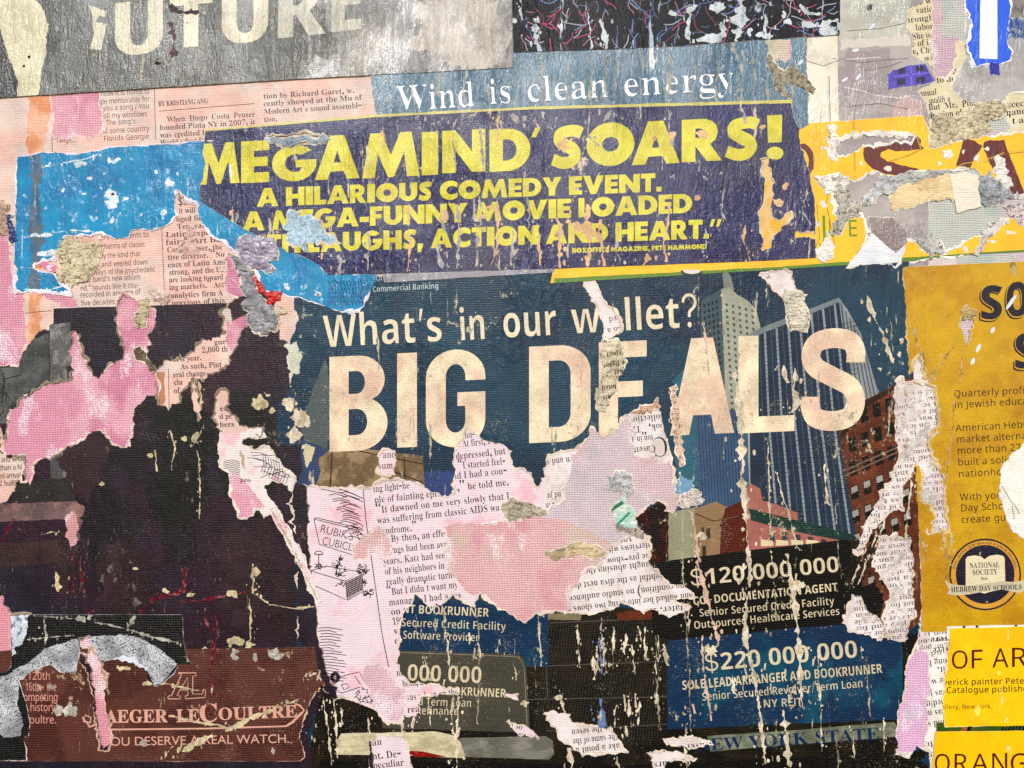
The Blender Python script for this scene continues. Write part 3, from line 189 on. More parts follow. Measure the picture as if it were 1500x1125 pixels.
'B':[563,[19,0,59,0,14,1,12,3,10,5,8,6,6,7,4,8,3,8,1,8,-3,16,-8,12,-13,10,-17,6,11,7,8,8,5,10,2,12,-1,8,-2,8,-4,7,-6,7,-7,5,-20,8,-62,0],[44,148,22,0,14,-2,9,-4,5,-8,2,-9,-2,-12,-8,-9,-10,-5,-16,-1,-16,0],[44,76,29,0,17,-2,12,-6,6,-8,2,-11,-1,-9,-6,-10,-11,-6,-18,-2,-30,0]],
'C':[708,[164,159,-32,11,-13,2,-13,1,-20,-2,-18,-5,-16,-8,-14,-11,-10,-13,-9,-15,-5,-17,-2,-19,2,-14,4,-15,6,-14,10,-13,13,-12,15,-9,20,-6,22,-2,18,1,16,3,15,4,13,7,0,27,-15,-9,-15,-6,-15,-3,-15,-2,-14,2,-14,3,-12,5,-10,8,-8,10,-6,10,-4,13,0,27,4,13,6,11,8,10,10,8,12,6,13,3,15,1,14,-1,14,-3,14,-6,16,-8]],
'D':[750,[19,0,67,0,20,2,18,5,15,9,13,10,10,13,8,15,4,15,2,17,-2,14,-4,16,-6,14,-10,13,-12,11,-16,9,-19,5,-21,2,-67,0],[44,148,38,0,16,-1,14,-3,12,-6,10,-8,8,-10,8,-22,1,-12,-3,-20,-4,-10,-6,-10,-10,-10,-12,-7,-14,-5,-20,-2,-38,0]],
'E':[500,[116,170,-97,0,0,-170,99,0,0,22,-74,0,0,53,69,0,0,22,-69,0,0,51,72,0]],'H':[729,[164,170,-25,0,0,-74,-95,0,0,74,-25,0,0,-170,25,0,0,74,95,0,0,-74,25,0]],'I':[250,[44,170,-25,0,0,-170,25,0]],
'J':[250,[44,170,-25,0,0,-164,-1,-18,-4,-12,-3,-4,-5,-4,-6,-2,-16,0,5,-23,7,-1,22,4,15,12,5,8,3,10,3,22]],'K':[656,[72,90,74,80,-31,0,-71,-78,0,78,-25,0,0,-170,25,0,0,84,86,-84,34,0]],
'L':[490,[43,170,-25,0,0,-170,102,0,0,22,-77,0]],
'O':[823,[12,86,1,-18,5,-16,8,-15,10,-13,13,-11,15,-8,18,-5,20,-2,21,2,18,5,16,9,13,10,10,14,8,14,5,16,1,18,-1,16,-5,17,-8,15,-10,13,-14,11,-15,8,-18,5,-20,2,-20,-2,-18,-5,-15,-8,-14,-12,-10,-12,-8,-15,-5,-17],[36,86,2,13,4,12,6,11,8,10,9,8,11,6,13,3,14,1,13,-1,14,-3,10,-6,10,-8,8,-10,6,-11,4,-12,2,-13,-2,-14,-4,-12,-6,-12,-8,-9,-10,-8,-10,-6,-27,-5,-14,2,-13,3,-11,6,-9,8,-8,9,-6,12,-4,12]],
'R':[604,[20,170,0,-170,24,0,0,74,10,0,9,-1,10,-5,11,-12,16,-21,22,-35,29,0,-41,62,-20,19,12,7,9,9,5,12,2,14,0,11,-8,17,-7,7,-8,5,-9,4,-12,3],[44,150,16,0,14,-2,11,-6,6,-8,2,-10,-1,-10,-6,-10,-10,-6,-16,-2,-16,0]],
'S':[458,[100,161,-19,9,-9,2,-10,1,-12,-1,-10,-2,-8,-4,-8,-6,-6,-6,-4,-8,-3,-9,-1,-9,1,-9,2,-7,9,-13,12,-10,26,-17,12,-9,8,-10,3,-5,1,-6,-2,-8,-5,-7,-9,-5,-12,-2,-12,2,-12,4,-11,8,-10,10,0,-30,11,-8,24,-8,22,0,10,3,15,10,10,15,3,8,0,20,-2,8,-9,14,-25,20,-14,7,-12,8,-8,9,-2,4,-1,6,2,8,5,7,9,5,11,1,9,-1,9,-3,11,-5,11,-9]],
'T':[604,[147,170,-143,0,0,-22,60,0,0,-148,24,0,0,148,59,0]],
'U':[708,[162,170,-24,0,0,-98,-2,-22,-9,-16,-7,-6,-9,-4,-24,-4,-11,1,-10,3,-8,4,-8,7,-5,6,-3,7,-2,10,0,112,-24,0,0,-106,1,-16,5,-14,6,-11,20,-17,25,-8,31,1,16,3,12,6,11,8,9,10,6,12,3,14,1,15]],
'V':[604,[151,170,-24,0,-51,-119,-52,119,-24,0,74,-172,5,0]],'W':[1042,[260,170,-24,0,-46,-117,-48,117,-23,0,-47,-117,-48,117,-24,0,69,-172,5,0,56,140,56,-140,5,0]],
'Y':[604,[76,112,-46,58,-30,0,64,-80,0,-90,24,0,0,90,63,80,-29,0]],'.':[219,[28,28,-12,-4,-4,-11,4,-11,6,-3,6,-1,5,1,5,3,3,5,1,6,-1,5,-3,6]],"'":[188,[18,116,11,0,5,34,0,29,-22,0,0,-29]],},
}
for n,q in (('serif',300.),('bold',400.),('sans',250.),('gill',250.)):
    FONT[n]={c:(g[0]/1000.,[np.cumsum(np.array(o,float).reshape(-1,2),0)/q for o in g[1:]]) for c,g in OUTLINES[n].items()}
FONT['bold']['I']=(.19,[np.array([(.045,0),(.045,.48),(.145,.48),(.145,0)])])
# ---------------------------------------------------------------- colours and materials
def lin(c):
    c=c/255.; return c/12.92 if c<=0.04045 else ((c+0.055)/1.055)**2.4
ALB=0.86
def C(r,g,b):
    return tuple(max(lin(v)*ALB-0.014,0.0025) for v in (r,g,b))
def N(nt,t,**k):
    n=nt.nodes.new(t)
    for a,v in k.items():
        if a=='ins':
            for i,x in v.items():
                s=n.inputs[i]
                if hasattr(x,'is_output') or isinstance(x,bpy.types.NodeSocket): nt.links.new(x,s)
                else: s.default_value=x
        else: setattr(n,a,v)
    return n
def mth(nt,op,a,b=None,c=None,clamp=False):
    n=nt.nodes.new('ShaderNodeMath'); n.operation=op; n.use_clamp=clamp
    for i,x in enumerate((a,b,c)):
        if x is None: continue
        if isinstance(x,bpy.types.NodeSocket): nt.links.new(x,n.inputs[i])
        else: n.inputs[i].default_value=x
    return n.outputs[0]
def coords(nt,sx,sz,rot=0):
    g=N(nt,'ShaderNodeNewGeometry'); m=N(nt,'ShaderNodeMapping',vector_type='POINT')
    nt.links.new(g.outputs['Position'],m.inputs[0])
    m.inputs['Scale'].default_value=(sx/S,1/S*0.02,sz/S)
    if rot:
        v=N(nt,'ShaderNodeVectorRotate',rotation_type='Y_AXIS'); nt.links.new(g.outputs['Position'],v.inputs['Vector']); v.inputs['Angle'].default_value=R(rot)
        nt.links.new(v.outputs[0],m.inputs[0])
    return m.outputs[0]
def noise(nt,sx,sz,detail=3,rough=.55,rot=0,dist=0,off=0):
    v=coords(nt,sx,sz,rot)
    if off:
        a=N(nt,'ShaderNodeVectorMath',operation='ADD'); nt.links.new(v,a.inputs[0]); a.inputs[1].default_value=(off,off*1.7,off*.6); v=a.outputs[0]
    n=N(nt,'ShaderNodeTexNoise',ins={'Scale':1.0,'Detail':detail,'Roughness':rough,'Distortion':dist}); nt.links.new(v,n.inputs['Vector'])
    return n.outputs[0]
def ramp(nt,x,a,b):
    n=N(nt,'ShaderNodeMapRange'); n.interpolation_type='SMOOTHSTEP'
    nt.links.new(x,n.inputs[0]); n.inputs[1].default_value=a; n.inputs[2].default_value=b
    return n.outputs[0]
def group(name,ins,outs):
    g=bpy.data.node_groups.new(name,'ShaderNodeTree')
    for i,t,d in ins:
        s=g.interface.new_socket(i,in_out='INPUT',socket_type=t)
        if d is not None: s.default_value=d
    for i,t in outs: g.interface.new_socket(i,in_out='OUTPUT',socket_type=t)
    return g,g.nodes.new('NodeGroupInput'),g.nodes.new('NodeGroupOutput')
F='NodeSocketFloat'
# relief shared by everything pasted on the wall: heights in layout units
RG,gi,go=group('relief',[('Wrinkle',F,.5),('Grain',F,.5),('Weave',F,.2),('Brush',F,.4)],[('Height',F)])
w1=noise(RG,.11,.022,4,.6,dist=.6); w1=mth(RG,'ABSOLUTE',mth(RG,'SUBTRACT',w1,.5)); 
wm=ramp(RG,noise(RG,.011,.009,2,off=3.1),.36,.66)
w2=noise(RG,.05,.05,5,.6,off=9.)
wr=mth(RG,'MULTIPLY',mth(RG,'MULTIPLY_ADD',w1,-3.4,mth(RG,'MULTIPLY',w2,2.2)),mth(RG,'MULTIPLY_ADD',wm,.9,.1))
wr=mth(RG,'MULTIPLY',wr,gi.outputs['Wrinkle'])
gr=mth(RG,'MULTIPLY',noise(RG,.42,.42,3,.65,off=5.),mth(RG,'MULTIPLY',gi.outputs['Grain'],.45))
br=mth(RG,'MULTIPLY',noise(RG,.55,.07,3,.6,rot=-28,off=7.),mth(RG,'MULTIPLY',gi.outputs['Brush'],.45))
geo=N(RG,'ShaderNodeNewGeometry'); sp=N(RG,'ShaderNodeSeparateXYZ'); RG.links.new(geo.outputs['Position'],sp.inputs[0])
wob=noise(RG,.05,.05,2,off=2.)
zx=mth(RG,'MULTIPLY_ADD',wob,9.,mth(RG,'MULTIPLY',sp.outputs['X'],2*math.pi/3.9/S))
zz=mth(RG,'MULTIPLY_ADD',wob,9.,mth(RG,'MULTIPLY',sp.outputs['Z'],2*math.pi/3.4/S))
wv=mth(RG,'ADD',mth(RG,'MULTIPLY',mth(RG,'MULTIPLY',mth(RG,'SINE',zx),mth(RG,'SINE',zz)),.6),mth(RG,'MULTIPLY',mth(RG,'SINE',zz),.8))
wv=mth(RG,'MULTIPLY',wv,gi.outputs['Weave'])
h=mth(RG,'ADD',mth(RG,'ADD',wr,gr),mth(RG,'ADD',br,wv)); RG.links.new(mth(RG,'MULTIPLY',h,S),go.inputs[0])
# wear shared by paper and its print: where the surface is rubbed or peeled to bare paper
WG,gi,go=group('wear',[('Flake',F,.3),('Streak',F,.3),('Scratch',F,.3)],[('Mask',F)])
a=noise(WG,.085,.07,6,.7,off=11.); am=noise(WG,.008,.008,2,off=4.)
fl=mth(WG,'ADD',a,mth(WG,'MULTIPLY',mth(WG,'SUBTRACT',am,.5),.55))
th=mth(WG,'MULTIPLY_ADD',gi.outputs['Flake'],-.24,.775)
fl=mth(WG,'MULTIPLY',mth(WG,'SUBTRACT',fl,th),14.,clamp=True)
b=noise(WG,.13,.011,4,.62,dist=.35,off=17.); bm=noise(WG,.014,.006,2,off=21.)
bs=mth(WG,'ADD',b,mth(WG,'MULTIPLY',mth(WG,'SUBTRACT',bm,.5),.45)); bb=noise(WG,.3,.12,3,.6,off=23.)
bs=mth(WG,'ADD',bs,mth(WG,'MULTIPLY',mth(WG,'SUBTRACT',bb,.5),.35))
th=mth(WG,'MULTIPLY_ADD',gi.outputs['Streak'],-.24,.78)
bs=mth(WG,'MULTIPLY',mth(WG,'SUBTRACT',bs,th),14.,clamp=True)
c=noise(WG,.5,.5,4,.75,off=31.); cm=noise(WG,.02,.015,3,off=35.)
cs=mth(WG,'ADD',c,mth(WG,'MULTIPLY',mth(WG,'SUBTRACT',cm,.5),.35)); th=mth(WG,'MULTIPLY_ADD',gi.outputs['Scratch'],-.20,.78)
cs=mth(WG,'MULTIPLY',mth(WG,'SUBTRACT',cs,th),12.,clamp=True)
WG.links.new(mth(WG,'MAXIMUM',fl,mth(WG,'MAXIMUM',bs,mth(WG,'MULTIPLY',cs,.8))),go.inputs[0])
CREAM=(222,208,178)
STYLE={ # wrinkle grain weave brush | flake streak scratch | rough spec | variation | wear colour
 'matt':(.25,.5,.12,.2,.15,.12,.25,.42,.25,.12,CREAM),
 'top':(1.5,.9,.02,1.1,.25,.30,.45,.30,.36,.18,(200,205,205)),
 'navy':(1.3,.9,.03,1.0,.50,.50,.62,.34,.22,.20,(206,188,165)),
 'ad':(.9,.7,.06,.6,.40,.36,.60,.34,.15,.20,(190,186,160)),
 'adlow':(.4,.7,.09,.4,.40,.42,.66,.38,.12,.22,(196,184,152)),
 'black':(.5,.9,.06,.5,.42,.30,.75,.40,.22,.55,(112,100,96)),
 'news':(.35,.7,.12,.8,.20,.15,.35,.38,.25,.14,(236,214,206)),
 'mag':(.35,.6,.14,.3,.20,.15,.30,.42,.22,.08,(230,196,196)),
 'mustard':(.7,.7,.06,.5,.35,.25,.55,.36,.18,.12,(222,196,130)),
 'yellow':(.8,.4,.03,.5,.12,.1,.15,.28,.25,.06,(240,235,225)),
 'grey':(1.7,.4,.02,.3,.15,.15,.2,.22,.35,.10,(225,220,215)),
 'fibre':(1.2,2.0,.08,.1,.0,.0,.0,.8,.1,.40,CREAM),
 'rumple':(2.2,2.4,.08,.6,.35,.3,.6,.6,.2,.40,(226,216,196)),
 'maroon':(.25,.7,.14,.4,.48,.40,.65,.36,.18,.14,(190,160,130)),
 'blue':(1.2,.5,.02,.5,.48,.40,.42,.30,.14,.16,(170,206,228)),
 'print':(.2,.5,.15,.3,.18,.2,.3,.5,.35,.08,CREAM)}
MATS={}
def mat(col,style='matt',col2=None,patch=(.03,.03,.45,.62),**ov):
    key=(col,style,col2,patch,tuple(sorted(ov.items())))
    if key in MATS: return MATS[key]
    if style=='rumple': patch=(patch[0]*1.5,patch[1]*1.5,.40,.80)
    st=list(STYLE[style])
    for k,v in ov.items(): st[{'wrinkle':0,'grain':1,'weave':2,'brush':3,'flake':4,'streak':5,'scratch':6,'rough':7,'spec':8,'var':9,'wearcol':10}[k]]=v
    m=bpy.data.materials.new('%s paper'%style); m.use_nodes=True; nt=m.node_tree; bs=nt.nodes['Principled BSDF']
    base=N(nt,'ShaderNodeRGB'); base.outputs[0].default_value=C(*col)+(1,); bc=base.outputs[0]
    if col2:
        f=ramp(nt,noise(nt,patch[0],patch[1],4,.65,off=13.),patch[2],patch[3])
        mx=N(nt,'ShaderNodeMix',data_type='RGBA'); nt.links.new(f,mx.inputs[0]); nt.links.new(bc,mx.inputs[6]); mx.inputs[7].default_value=C(*col2)+(1,); bc=mx.outputs[2]
    v=st[9]
    n1=noise(nt,.03,.025,5,.6,off=1.3); n2=noise(nt,.6,.5,2,.6,off=2.3)
    vv=mth(nt,'ADD',mth(nt,'MULTIPLY_ADD',n1,v*4,1-v*2),mth(nt,'MULTIPLY_ADD',n2,v*4,-v*2))
    ml=N(nt,'ShaderNodeVectorMath',operation='SCALE'); nt.links.new(bc,ml.inputs[0]); nt.links.new(vv,ml.inputs['Scale']); bc=ml.outputs[0]
    if st[4]+st[5]+st[6]>0:
        g=N(nt,'ShaderNodeGroup',node_tree=WG); g.inputs[0].default_value=st[4]; g.inputs[1].default_value=st[5]; g.inputs[2].default_value=st[6]
        mx=N(nt,'ShaderNodeMix',data_type='RGBA'); nt.links.new(g.outputs[0],mx.inputs[0]); nt.links.new(bc,mx.inputs[6]); mx.inputs[7].default_value=C(*st[10])+(1,); bc=mx.outputs[2]
    nt.links.new(bc,bs.inputs['Base Color'])
    rn=mth(nt,'MULTIPLY_ADD',noise(nt,.05,.03,3,off=6.),.24,st[7]-.12); nt.links.new(rn,bs.inputs['Roughness'])
    bs.inputs['Specular IOR Level'].default_value=st[8]
    g=N(nt,'ShaderNodeGroup',node_tree=RG)
    for i in range(4): g.inputs[i].default_value=st[i]
    b=N(nt,'ShaderNodeBump',ins={'Strength':1.0,'Distance':1.0}); nt.links.new(g.outputs[0],b.inputs['Height']); nt.links.new(b.outputs[0],bs.inputs['Normal'])
    cw={'top':.5,'navy':.3,'blue':.35,'grey':.3,'ad':.12,'yellow':.3,'mustard':.2}.get(style,0)
    if cw: bs.inputs['Coat Weight'].default_value=cw; bs.inputs['Coat Roughness'].default_value=.13; nt.links.new(b.outputs[0],bs.inputs['Coat Normal'])
    MATS[key]=m; return m
def canvas_mat(cols,white=.5,seed=0):
    """bare woven canvas with paint rubbed into it; white caught on the raised threads"""
    key=('canvas',cols,white,seed)
    if key in MATS: return MATS[key]
    m=bpy.data.materials.new('painted canvas'); m.use_nodes=True; nt=m.node_tree; bs=nt.nodes['Principled BSDF']
    bc=N(nt,'ShaderNodeRGB'); bc.outputs[0].default_value=C(*cols[0])+(1,); bc=bc.outputs[0]
    for i,c in enumerate(cols[1:]):
        f=ramp(nt,noise(nt,.012,.009,4,.6,off=3.7*i+seed),.5,.6)
        mx=N(nt,'ShaderNodeMix',data_type='RGBA'); nt.links.new(f,mx.inputs[0]); nt.links.new(bc,mx.inputs[6]); mx.inputs[7].default_value=C(*c)+(1,); bc=mx.outputs[2]
    g=N(nt,'ShaderNodeNewGeometry'); sp=N(nt,'ShaderNodeSeparateXYZ'); nt.links.new(g.outputs['Position'],sp.inputs[0])
    wob=noise(nt,.05,.05,2,off=2.)
    zx=mth(nt,'MULTIPLY_ADD',wob,9.,mth(nt,'MULTIPLY',sp.outputs['X'],2*math.pi/3.9/S)); zz=mth(nt,'MULTIPLY_ADD',wob,9.,mth(nt,'MULTIPLY',sp.outputs['Z'],2*math.pi/3.4/S))
    wv=mth(nt,'MULTIPLY',mth(nt,'SINE',zx),mth(nt,'SINE',zz))
    area=ramp(nt,noise(nt,.03,.013,3,.6,off=seed+8.),.54-white*.1,.74-white*.1)
    fl=mth(nt,'MULTIPLY',ramp(nt,mth(nt,'ADD',mth(nt,'ADD',mth(nt,'MULTIPLY',wv,.28),mth(nt,'MULTIPLY',area,.55)),mth(nt,'MULTIPLY',noise(nt,.35,.35,2,off=41.),.9)),.98,1.08),.9)
    mx=N(nt,'ShaderNodeMix',data_type='RGBA'); nt.links.new(fl,mx.inputs[0]); nt.links.new(bc,mx.inputs[6]); mx.inputs[7].default_value=C(246,240,246)+(1,); bc=mx.outputs[2]
    sc=mth(nt,'MULTIPLY_ADD',wv,.10,mth(nt,'MULTIPLY_ADD',noise(nt,.04,.04,4),.3,.85))
    ml=N(nt,'ShaderNodeVectorMath',operation='SCALE'); nt.links.new(bc,ml.inputs[0]); nt.links.new(sc,ml.inputs['Scale'])
    nt.links.new(ml.outputs[0],bs.inputs['Base Color']); bs.inputs['Roughness'].default_value=.6; bs.inputs['Specular IOR Level'].default_value=.3
    g=N(nt,'ShaderNodeGroup',node_tree=RG)
    for i,v in enumerate((.15,.5,.40,.1)): g.inputs[i].default_value=v
    b=N(nt,'ShaderNodeBump',ins={'Strength':1.0,'Distance':1.0}); nt.links.new(g.outputs[0],b.inputs['Height']); nt.links.new(b.outputs[0],bs.inputs['Normal'])
    MATS[key]=m; return m
# ---------------------------------------------------------------- shapes
def area(p): x,y=p[:,0],p[:,1]; return .5*np.sum(x*np.roll(y,-1)-np.roll(x,-1)*y)
def winding(pts,loop):
    if len(pts)==0: return np.zeros(0,int)
    x,y=pts[:,0][:,None],pts[:,1][:,None]; a=loop; b=np.roll(loop,-1,0)
    w=np.zeros(len(pts),int)
    for k in range(0,len(a),4000):
        ax,ay,bx,by=a[k:k+4000,0],a[k:k+4000,1],b[k:k+4000,0],b[k:k+4000,1]
        cr=(bx-ax)*(y-ay)-(x-ax)*(by-ay)
        w+=np.sum((ay<=y)&(by>y)&(cr>0),1)-np.sum((ay>y)&(by<=y)&(cr<0),1)
    return w
def cdt(loops,extra=None):
    vs=[];ed=[]
    for l in loops:
        b=len(vs); n=len(l); vs+= [Vector((float(p[0]),float(p[1]))) for p in l]; ed+=[(b+i,b+(i+1)%n) for i in range(n)]
    if extra is not None: vs+=[Vector((float(p[0]),float(p[1]))) for p in extra]
    v,e,f=delaunay_2d_cdt(vs,ed,[],0,1e-4)[:3]
    v=np.array([(p.x,p.y) for p in v]).reshape(-1,2); f=np.array([t for t in f if len(t)==3],int).reshape(-1,3)
    return v,f
def fbm1(s,rng,scale):
    n=int(s[-1]/scale)+4; t=rng.uniform(-1,1,n); u=s/scale; i=u.astype(int); fr=u-i; fr=fr*fr*(3-2*fr)
    return t[i]*(1-fr)+t[i+1]*fr
def rough(poly,amp,seed,step=2.6,bias=0.):
    """a torn outline: corner list (x,y[,amp of the edge that starts there]) made ragged"""
    rng=np.random.default_rng(seed); P=[];A=[]
    n=len(poly)
    for i in range(n):
        p,q=poly[i],poly[(i+1)%n]; a=p[2] if len(p)>2 else amp
        L=math.hypot(q[0]-p[0],q[1]-p[1]); st=step if a>.5 else 14; k=max(1,int(L/st))
        for j in range(k): P.append((p[0]+(q[0]-p[0])*j/k,p[1]+(q[1]-p[1])*j/k)); A.append(a)
    P=np.array(P,float);A=np.array(A,float); Ab=np.minimum(A,np.roll(A,1))
    d=np.roll(P,-1,0)-np.roll(P,1,0); L=np.linalg.norm(d,axis=1)+1e-6; nrm=np.stack([d[:,1],-d[:,0]],1)/L[:,None]
    if area(P)<0: nrm=-nrm
    s=np.concatenate([[0],np.cumsum(np.linalg.norm(np.diff(P,axis=0),axis=1))])
    o=fbm1(s,rng,24)*.8+fbm1(s,rng,9)*.7+fbm1(s,rng,3.2)*.45; o=o+np.clip(fbm1(s,rng,5.)-.55,0,1)*4.2-np.clip(fbm1(s,rng,6.)-.6,0,1)*3.2
    off=Ab*o
    if bias:
        b=fbm1(s,rng,15)*.7+fbm1(s,rng,4)*.5; off=off+bias*np.clip(.55+b,.0,2)*(np.minimum(Ab,1.5)/1.5)
    return P+nrm*off[:,None]
def wall_pt(x,y,z): return ((x-750)*S,-z*S,(562.5-y)*S)
def mesh_obj(name,V3,Fc,m,parent=None,org=(0,0,0),smooth=False):
    me=bpy.data.meshes.new(name); me.from_pydata([tuple(v) for v in V3],[],[tuple(int(i) for i in f) for f in Fc]); 
    if m: me.materials.append(m)
    if smooth: me.polygons.foreach_set('use_smooth',[True]*len(me.polygons))
    me.update(); o=bpy.data.objects.new(name,me); COL.objects.link(o)
    if parent: o.parent=parent
    return o
def to3(v,z,org):
    z=np.broadcast_to(z,(len(v),)); return np.stack([(v[:,0]-750)*S-org[0],-z*S-org[1],(562.5-v[:,1])*S-org[2]],1)
def slab(v,f,z,z0,org):
    """top faces plus a rim down to z0; faces turned towards the viewer"""
    a=v[f[:,0]];b=v[f[:,1]];c=v[f[:,2]]
    cr=(b[:,0]-a[:,0])*(c[:,1]-a[:,1])-(b[:,1]-a[:,1])*(c[:,0]-a[:,0]); f=f.copy(); fl=cr>0; f[fl]=f[fl][:,::-1]
    T=to3(v,z,org); n=len(v); F_=[tuple(t) for t in f]; V=list(T)
    if z0 is not None:
        E=set()
        for t in f:
            for i in range(3): E.add((int(t[i]),int(t[(i+1)%3])))
        used={}
        for (p,q) in E:
            if (q,p) not in E:
                for k in (p,q):
                    if k not in used: used[k]=len(V); V.append(np.array([T[k][0],-z0*S-org[1],T[k][2]]))
                F_.append((q,p,used[p],used[q]))
    return V,F_
SEED=[100]
def nseed(): SEED[0]+=1; return SEED[0]
SPLIT={'headline':'letter','headline_mark':'letter_mark','scribble':'scribble_line','column_rule':'column_line','display_letter':'letter','black_stripe':'printed_stripe','peeled_spot':'peeled_spot','maroon_letter':'letter','cartoon_figures':'cartoon_mark'}
class Sheet:
    lipsize=1.7
    def __init__(s,name,label,cat,z,outline,m,amp=0.25,holes=(),hamp=1.8,thick=1.0,fringe=2.5,fcol=(226,216,200),group=None,seed=None,part='paper',height=None,grid=0,kind=None):
        sd=seed or nseed(); z=z*.5; thick=thick*.8; s.z=z; s.k=0
        out=rough(outline,amp,sd); hs=[rough(h,hamp,sd*7+i) for i,h in enumerate(holes)]
        s.out=out; s.holes=hs; s.bnd=np.concatenate([out]+hs)
        c=(out.min(0)+out.max(0))/2; s.org=wall_pt(c[0],c[1],max(z-thick,0))
        e=bpy.data.objects.new(name,None); e.location=s.org; e.empty_display_size=.01; COL.objects.link(e); s.root=e
        e['label']=label; e['category']=cat
        if group: e['group']=group
        extra=None
        if grid:
            a,b=out.min(0),out.max(0); gx,gy=np.meshgrid(np.arange(a[0],b[0],grid),np.arange(a[1],b[1],grid))
            g=np.stack([gx.ravel(),gy.ravel()],1)+np.random.default_rng(sd).uniform(-.3,.3,(gx.size,2))*grid
            extra=g[s.inside(g)]
        v,f=cdt([out]+hs,extra); ce=v[f].mean(1); k=s.inside(ce); f=f[k]
        zz=z if height is None else z+height(v,s)
        V,Fc=slab(v,f,zz,z-thick,s.org); s.paper=mesh_obj(part,V,Fc,m,e)
        if fringe and (amp>.5 or hs or any(len(p)>2 and p[2]>.5 for p in outline)):
            fo=rough(outline,amp,sd,bias=fringe); fh=[rough(h,hamp,sd*7+i,bias=-fringe) for i,h in enumerate(holes)]
            v,f=cdt([fo]+fh); ce=v[f].mean(1); k=winding(ce,fo)!=0
            for h in fh: k&=winding(ce,h)==0
            V,Fc=slab(v,f[k],z-thick*.30,z-thick*.9,s.org)
            mesh_obj('torn_edge',V,Fc,mat(fcol,'fibre'),e)
        s.lips(m,fcol,amp,outline,holes,hamp)
    def lips(s,m,fcol,amp,outline,holes,hamp):
        if s.lipsize<=0: return
        for li,l in enumerate([s.out]+s.holes):
            V=[];Fc=[]
            torn=hamp if li else (amp if amp>.5 else 0)
            if torn<=.9 or len(l)<20: continue
            rng=np.random.default_rng(len(l)+li); d=np.roll(l,-2,0)-np.roll(l,2,0); nr=np.stack([d[:,1],-d[:,0]],1)/(np.linalg.norm(d,axis=1)[:,None]+1e-6)
            if area(l)<0: nr=-nr
            if not li: nr=-nr
            sarc=np.concatenate([[0],np.cumsum(np.linalg.norm(np.diff(l,axis=0),axis=1))])
            a=np.clip(fbm1(sarc,rng,26)*.9+fbm1(sarc,rng,8)*.6+.05,0,1.3)*s.lipsize; h=a*(.55+.35*fbm1(sarc,rng,5))
            inn=l+nr*(a*2.6+.2)[:,None]+rng.normal(0,.35,l.shape)*(a>0)[:,None]; mid=l+nr*(a*1.1)[:,None]
            n=len(l); b=len(V)
            P0=to3(l-nr*.3,s.z+.02+h*.75,s.org);P1_=to3(mid,s.z+.02+h*1.15,s.org);P2_=to3(inn,s.z+.015,s.org)
            V+=list(P0)+list(P1_)+list(P2_); cw=(area(l)<0)!=(li>0)
            for i in range(n):
                j=(i+1)%n
                if a[i]<=0 and a[j]<=0: continue
                for q in ((b+i,b+j,b+n+j,b+n+i),(b+n+i,b+n+j,b+2*n+j,b+2*n+i)): Fc.append(q if cw else q[::-1])
            if Fc: mesh_obj('curled_edge',V,Fc,mat(fcol,'fibre'),s.root)
    def inside(s,p):
        k=winding(p,s.out)!=0
        for h in s.holes: k&=winding(p,h)==0
        return k
    def put(s,name,tri,m,dz=None,label=None):
        """tri: list of (v,f) pieces -> one printed part"""
        if not tri: return None
        if name in SPLIT and len(tri)>1:
            if dz is None: s.k+=1; dz=.04+.006*s.k
            for t in tri: s.put(SPLIT[name],[t],m,dz,label)
            return None
        name=SPLIT.get(name,name)
        if dz is None: s.k+=1; dz=.04+.006*s.k
        V=[];Fc=[];b=0
        for v,f in tri:
            a=v[f[:,0]];bb=v[f[:,1]];c=v[f[:,2]]
            cr=(bb[:,0]-a[:,0])*(c[:,1]-a[:,1])-(bb[:,1]-a[:,1])*(c[:,0]-a[:,0]); f=f.copy(); fl=cr>0; f[fl]=f[fl][:,::-1]
            V.append(to3(v,s.z+dz,s.org)); Fc.append(f+b); b+=len(v)
        o=mesh_obj(name,np.concatenate(V),np.concatenate(Fc),m,s.root)
        if label: o['label']=label
        return o
    def clip(s,loops):
        """triangulate the shape given by loops (nonzero winding), cut to the sheet"""
        al=np.concatenate(loops); lo,hi=al.min(0)-2,al.max(0)+2
        near=np.all((s.bnd>lo)&(s.bnd<hi),1).any()
        if not near:
            if not s.inside(al[:1])[0]:
                return None
            # a long straight sheet edge may still cross: test all points
            ins=s.inside(al)
            if ins.all(): 
                v,f=cdt(loops); ce=v[f].mean(1); w=sum(winding(ce,l) for l in loops); f=f[w!=0]
                return (v,f) if len(f) else None
        segs=[]
        for l in [s.out]+s.holes:
            nx=np.roll(l,-1,0); mn=np.minimum(l,nx);mx=np.maximum(l,nx); k=np.where((mx[:,0]>lo[0])&(mn[:,0]<hi[0])&(mx[:,1]>lo[1])&(mn[:,1]<hi[1]))[0]
            segs+=[(l[i],nx[i]) for i in k]
        vs=[];ed=[]
        for l in loops:
            b=len(vs); n=len(l); vs+=[Vector((float(p[0]),float(p[1]))) for p in l]; ed+=[(b+i,b+(i+1)%n) for i in range(n)]
        for p,q in segs:
            b=len(vs); vs+=[Vector((float(p[0]),float(p[1]))),Vector((float(q[0]),float(q[1])))]; ed.append((b,b+1))
        v,e,f=delaunay_2d_cdt(vs,ed,[],0,1e-4)[:3]
        v=np.array([(p.x,p.y) for p in v]).reshape(-1,2); f=np.array([t for t in f if len(t)==3],int).reshape(-1,3)
        if not len(f): return None
        ce=v[f].mean(1); w=sum(winding(ce,l) for l in loops)!=0; f=f[w]; ce=ce[w]
        if not len(f): return None
        f=f[s.inside(ce)]
        return (v,f) if len(f) else None
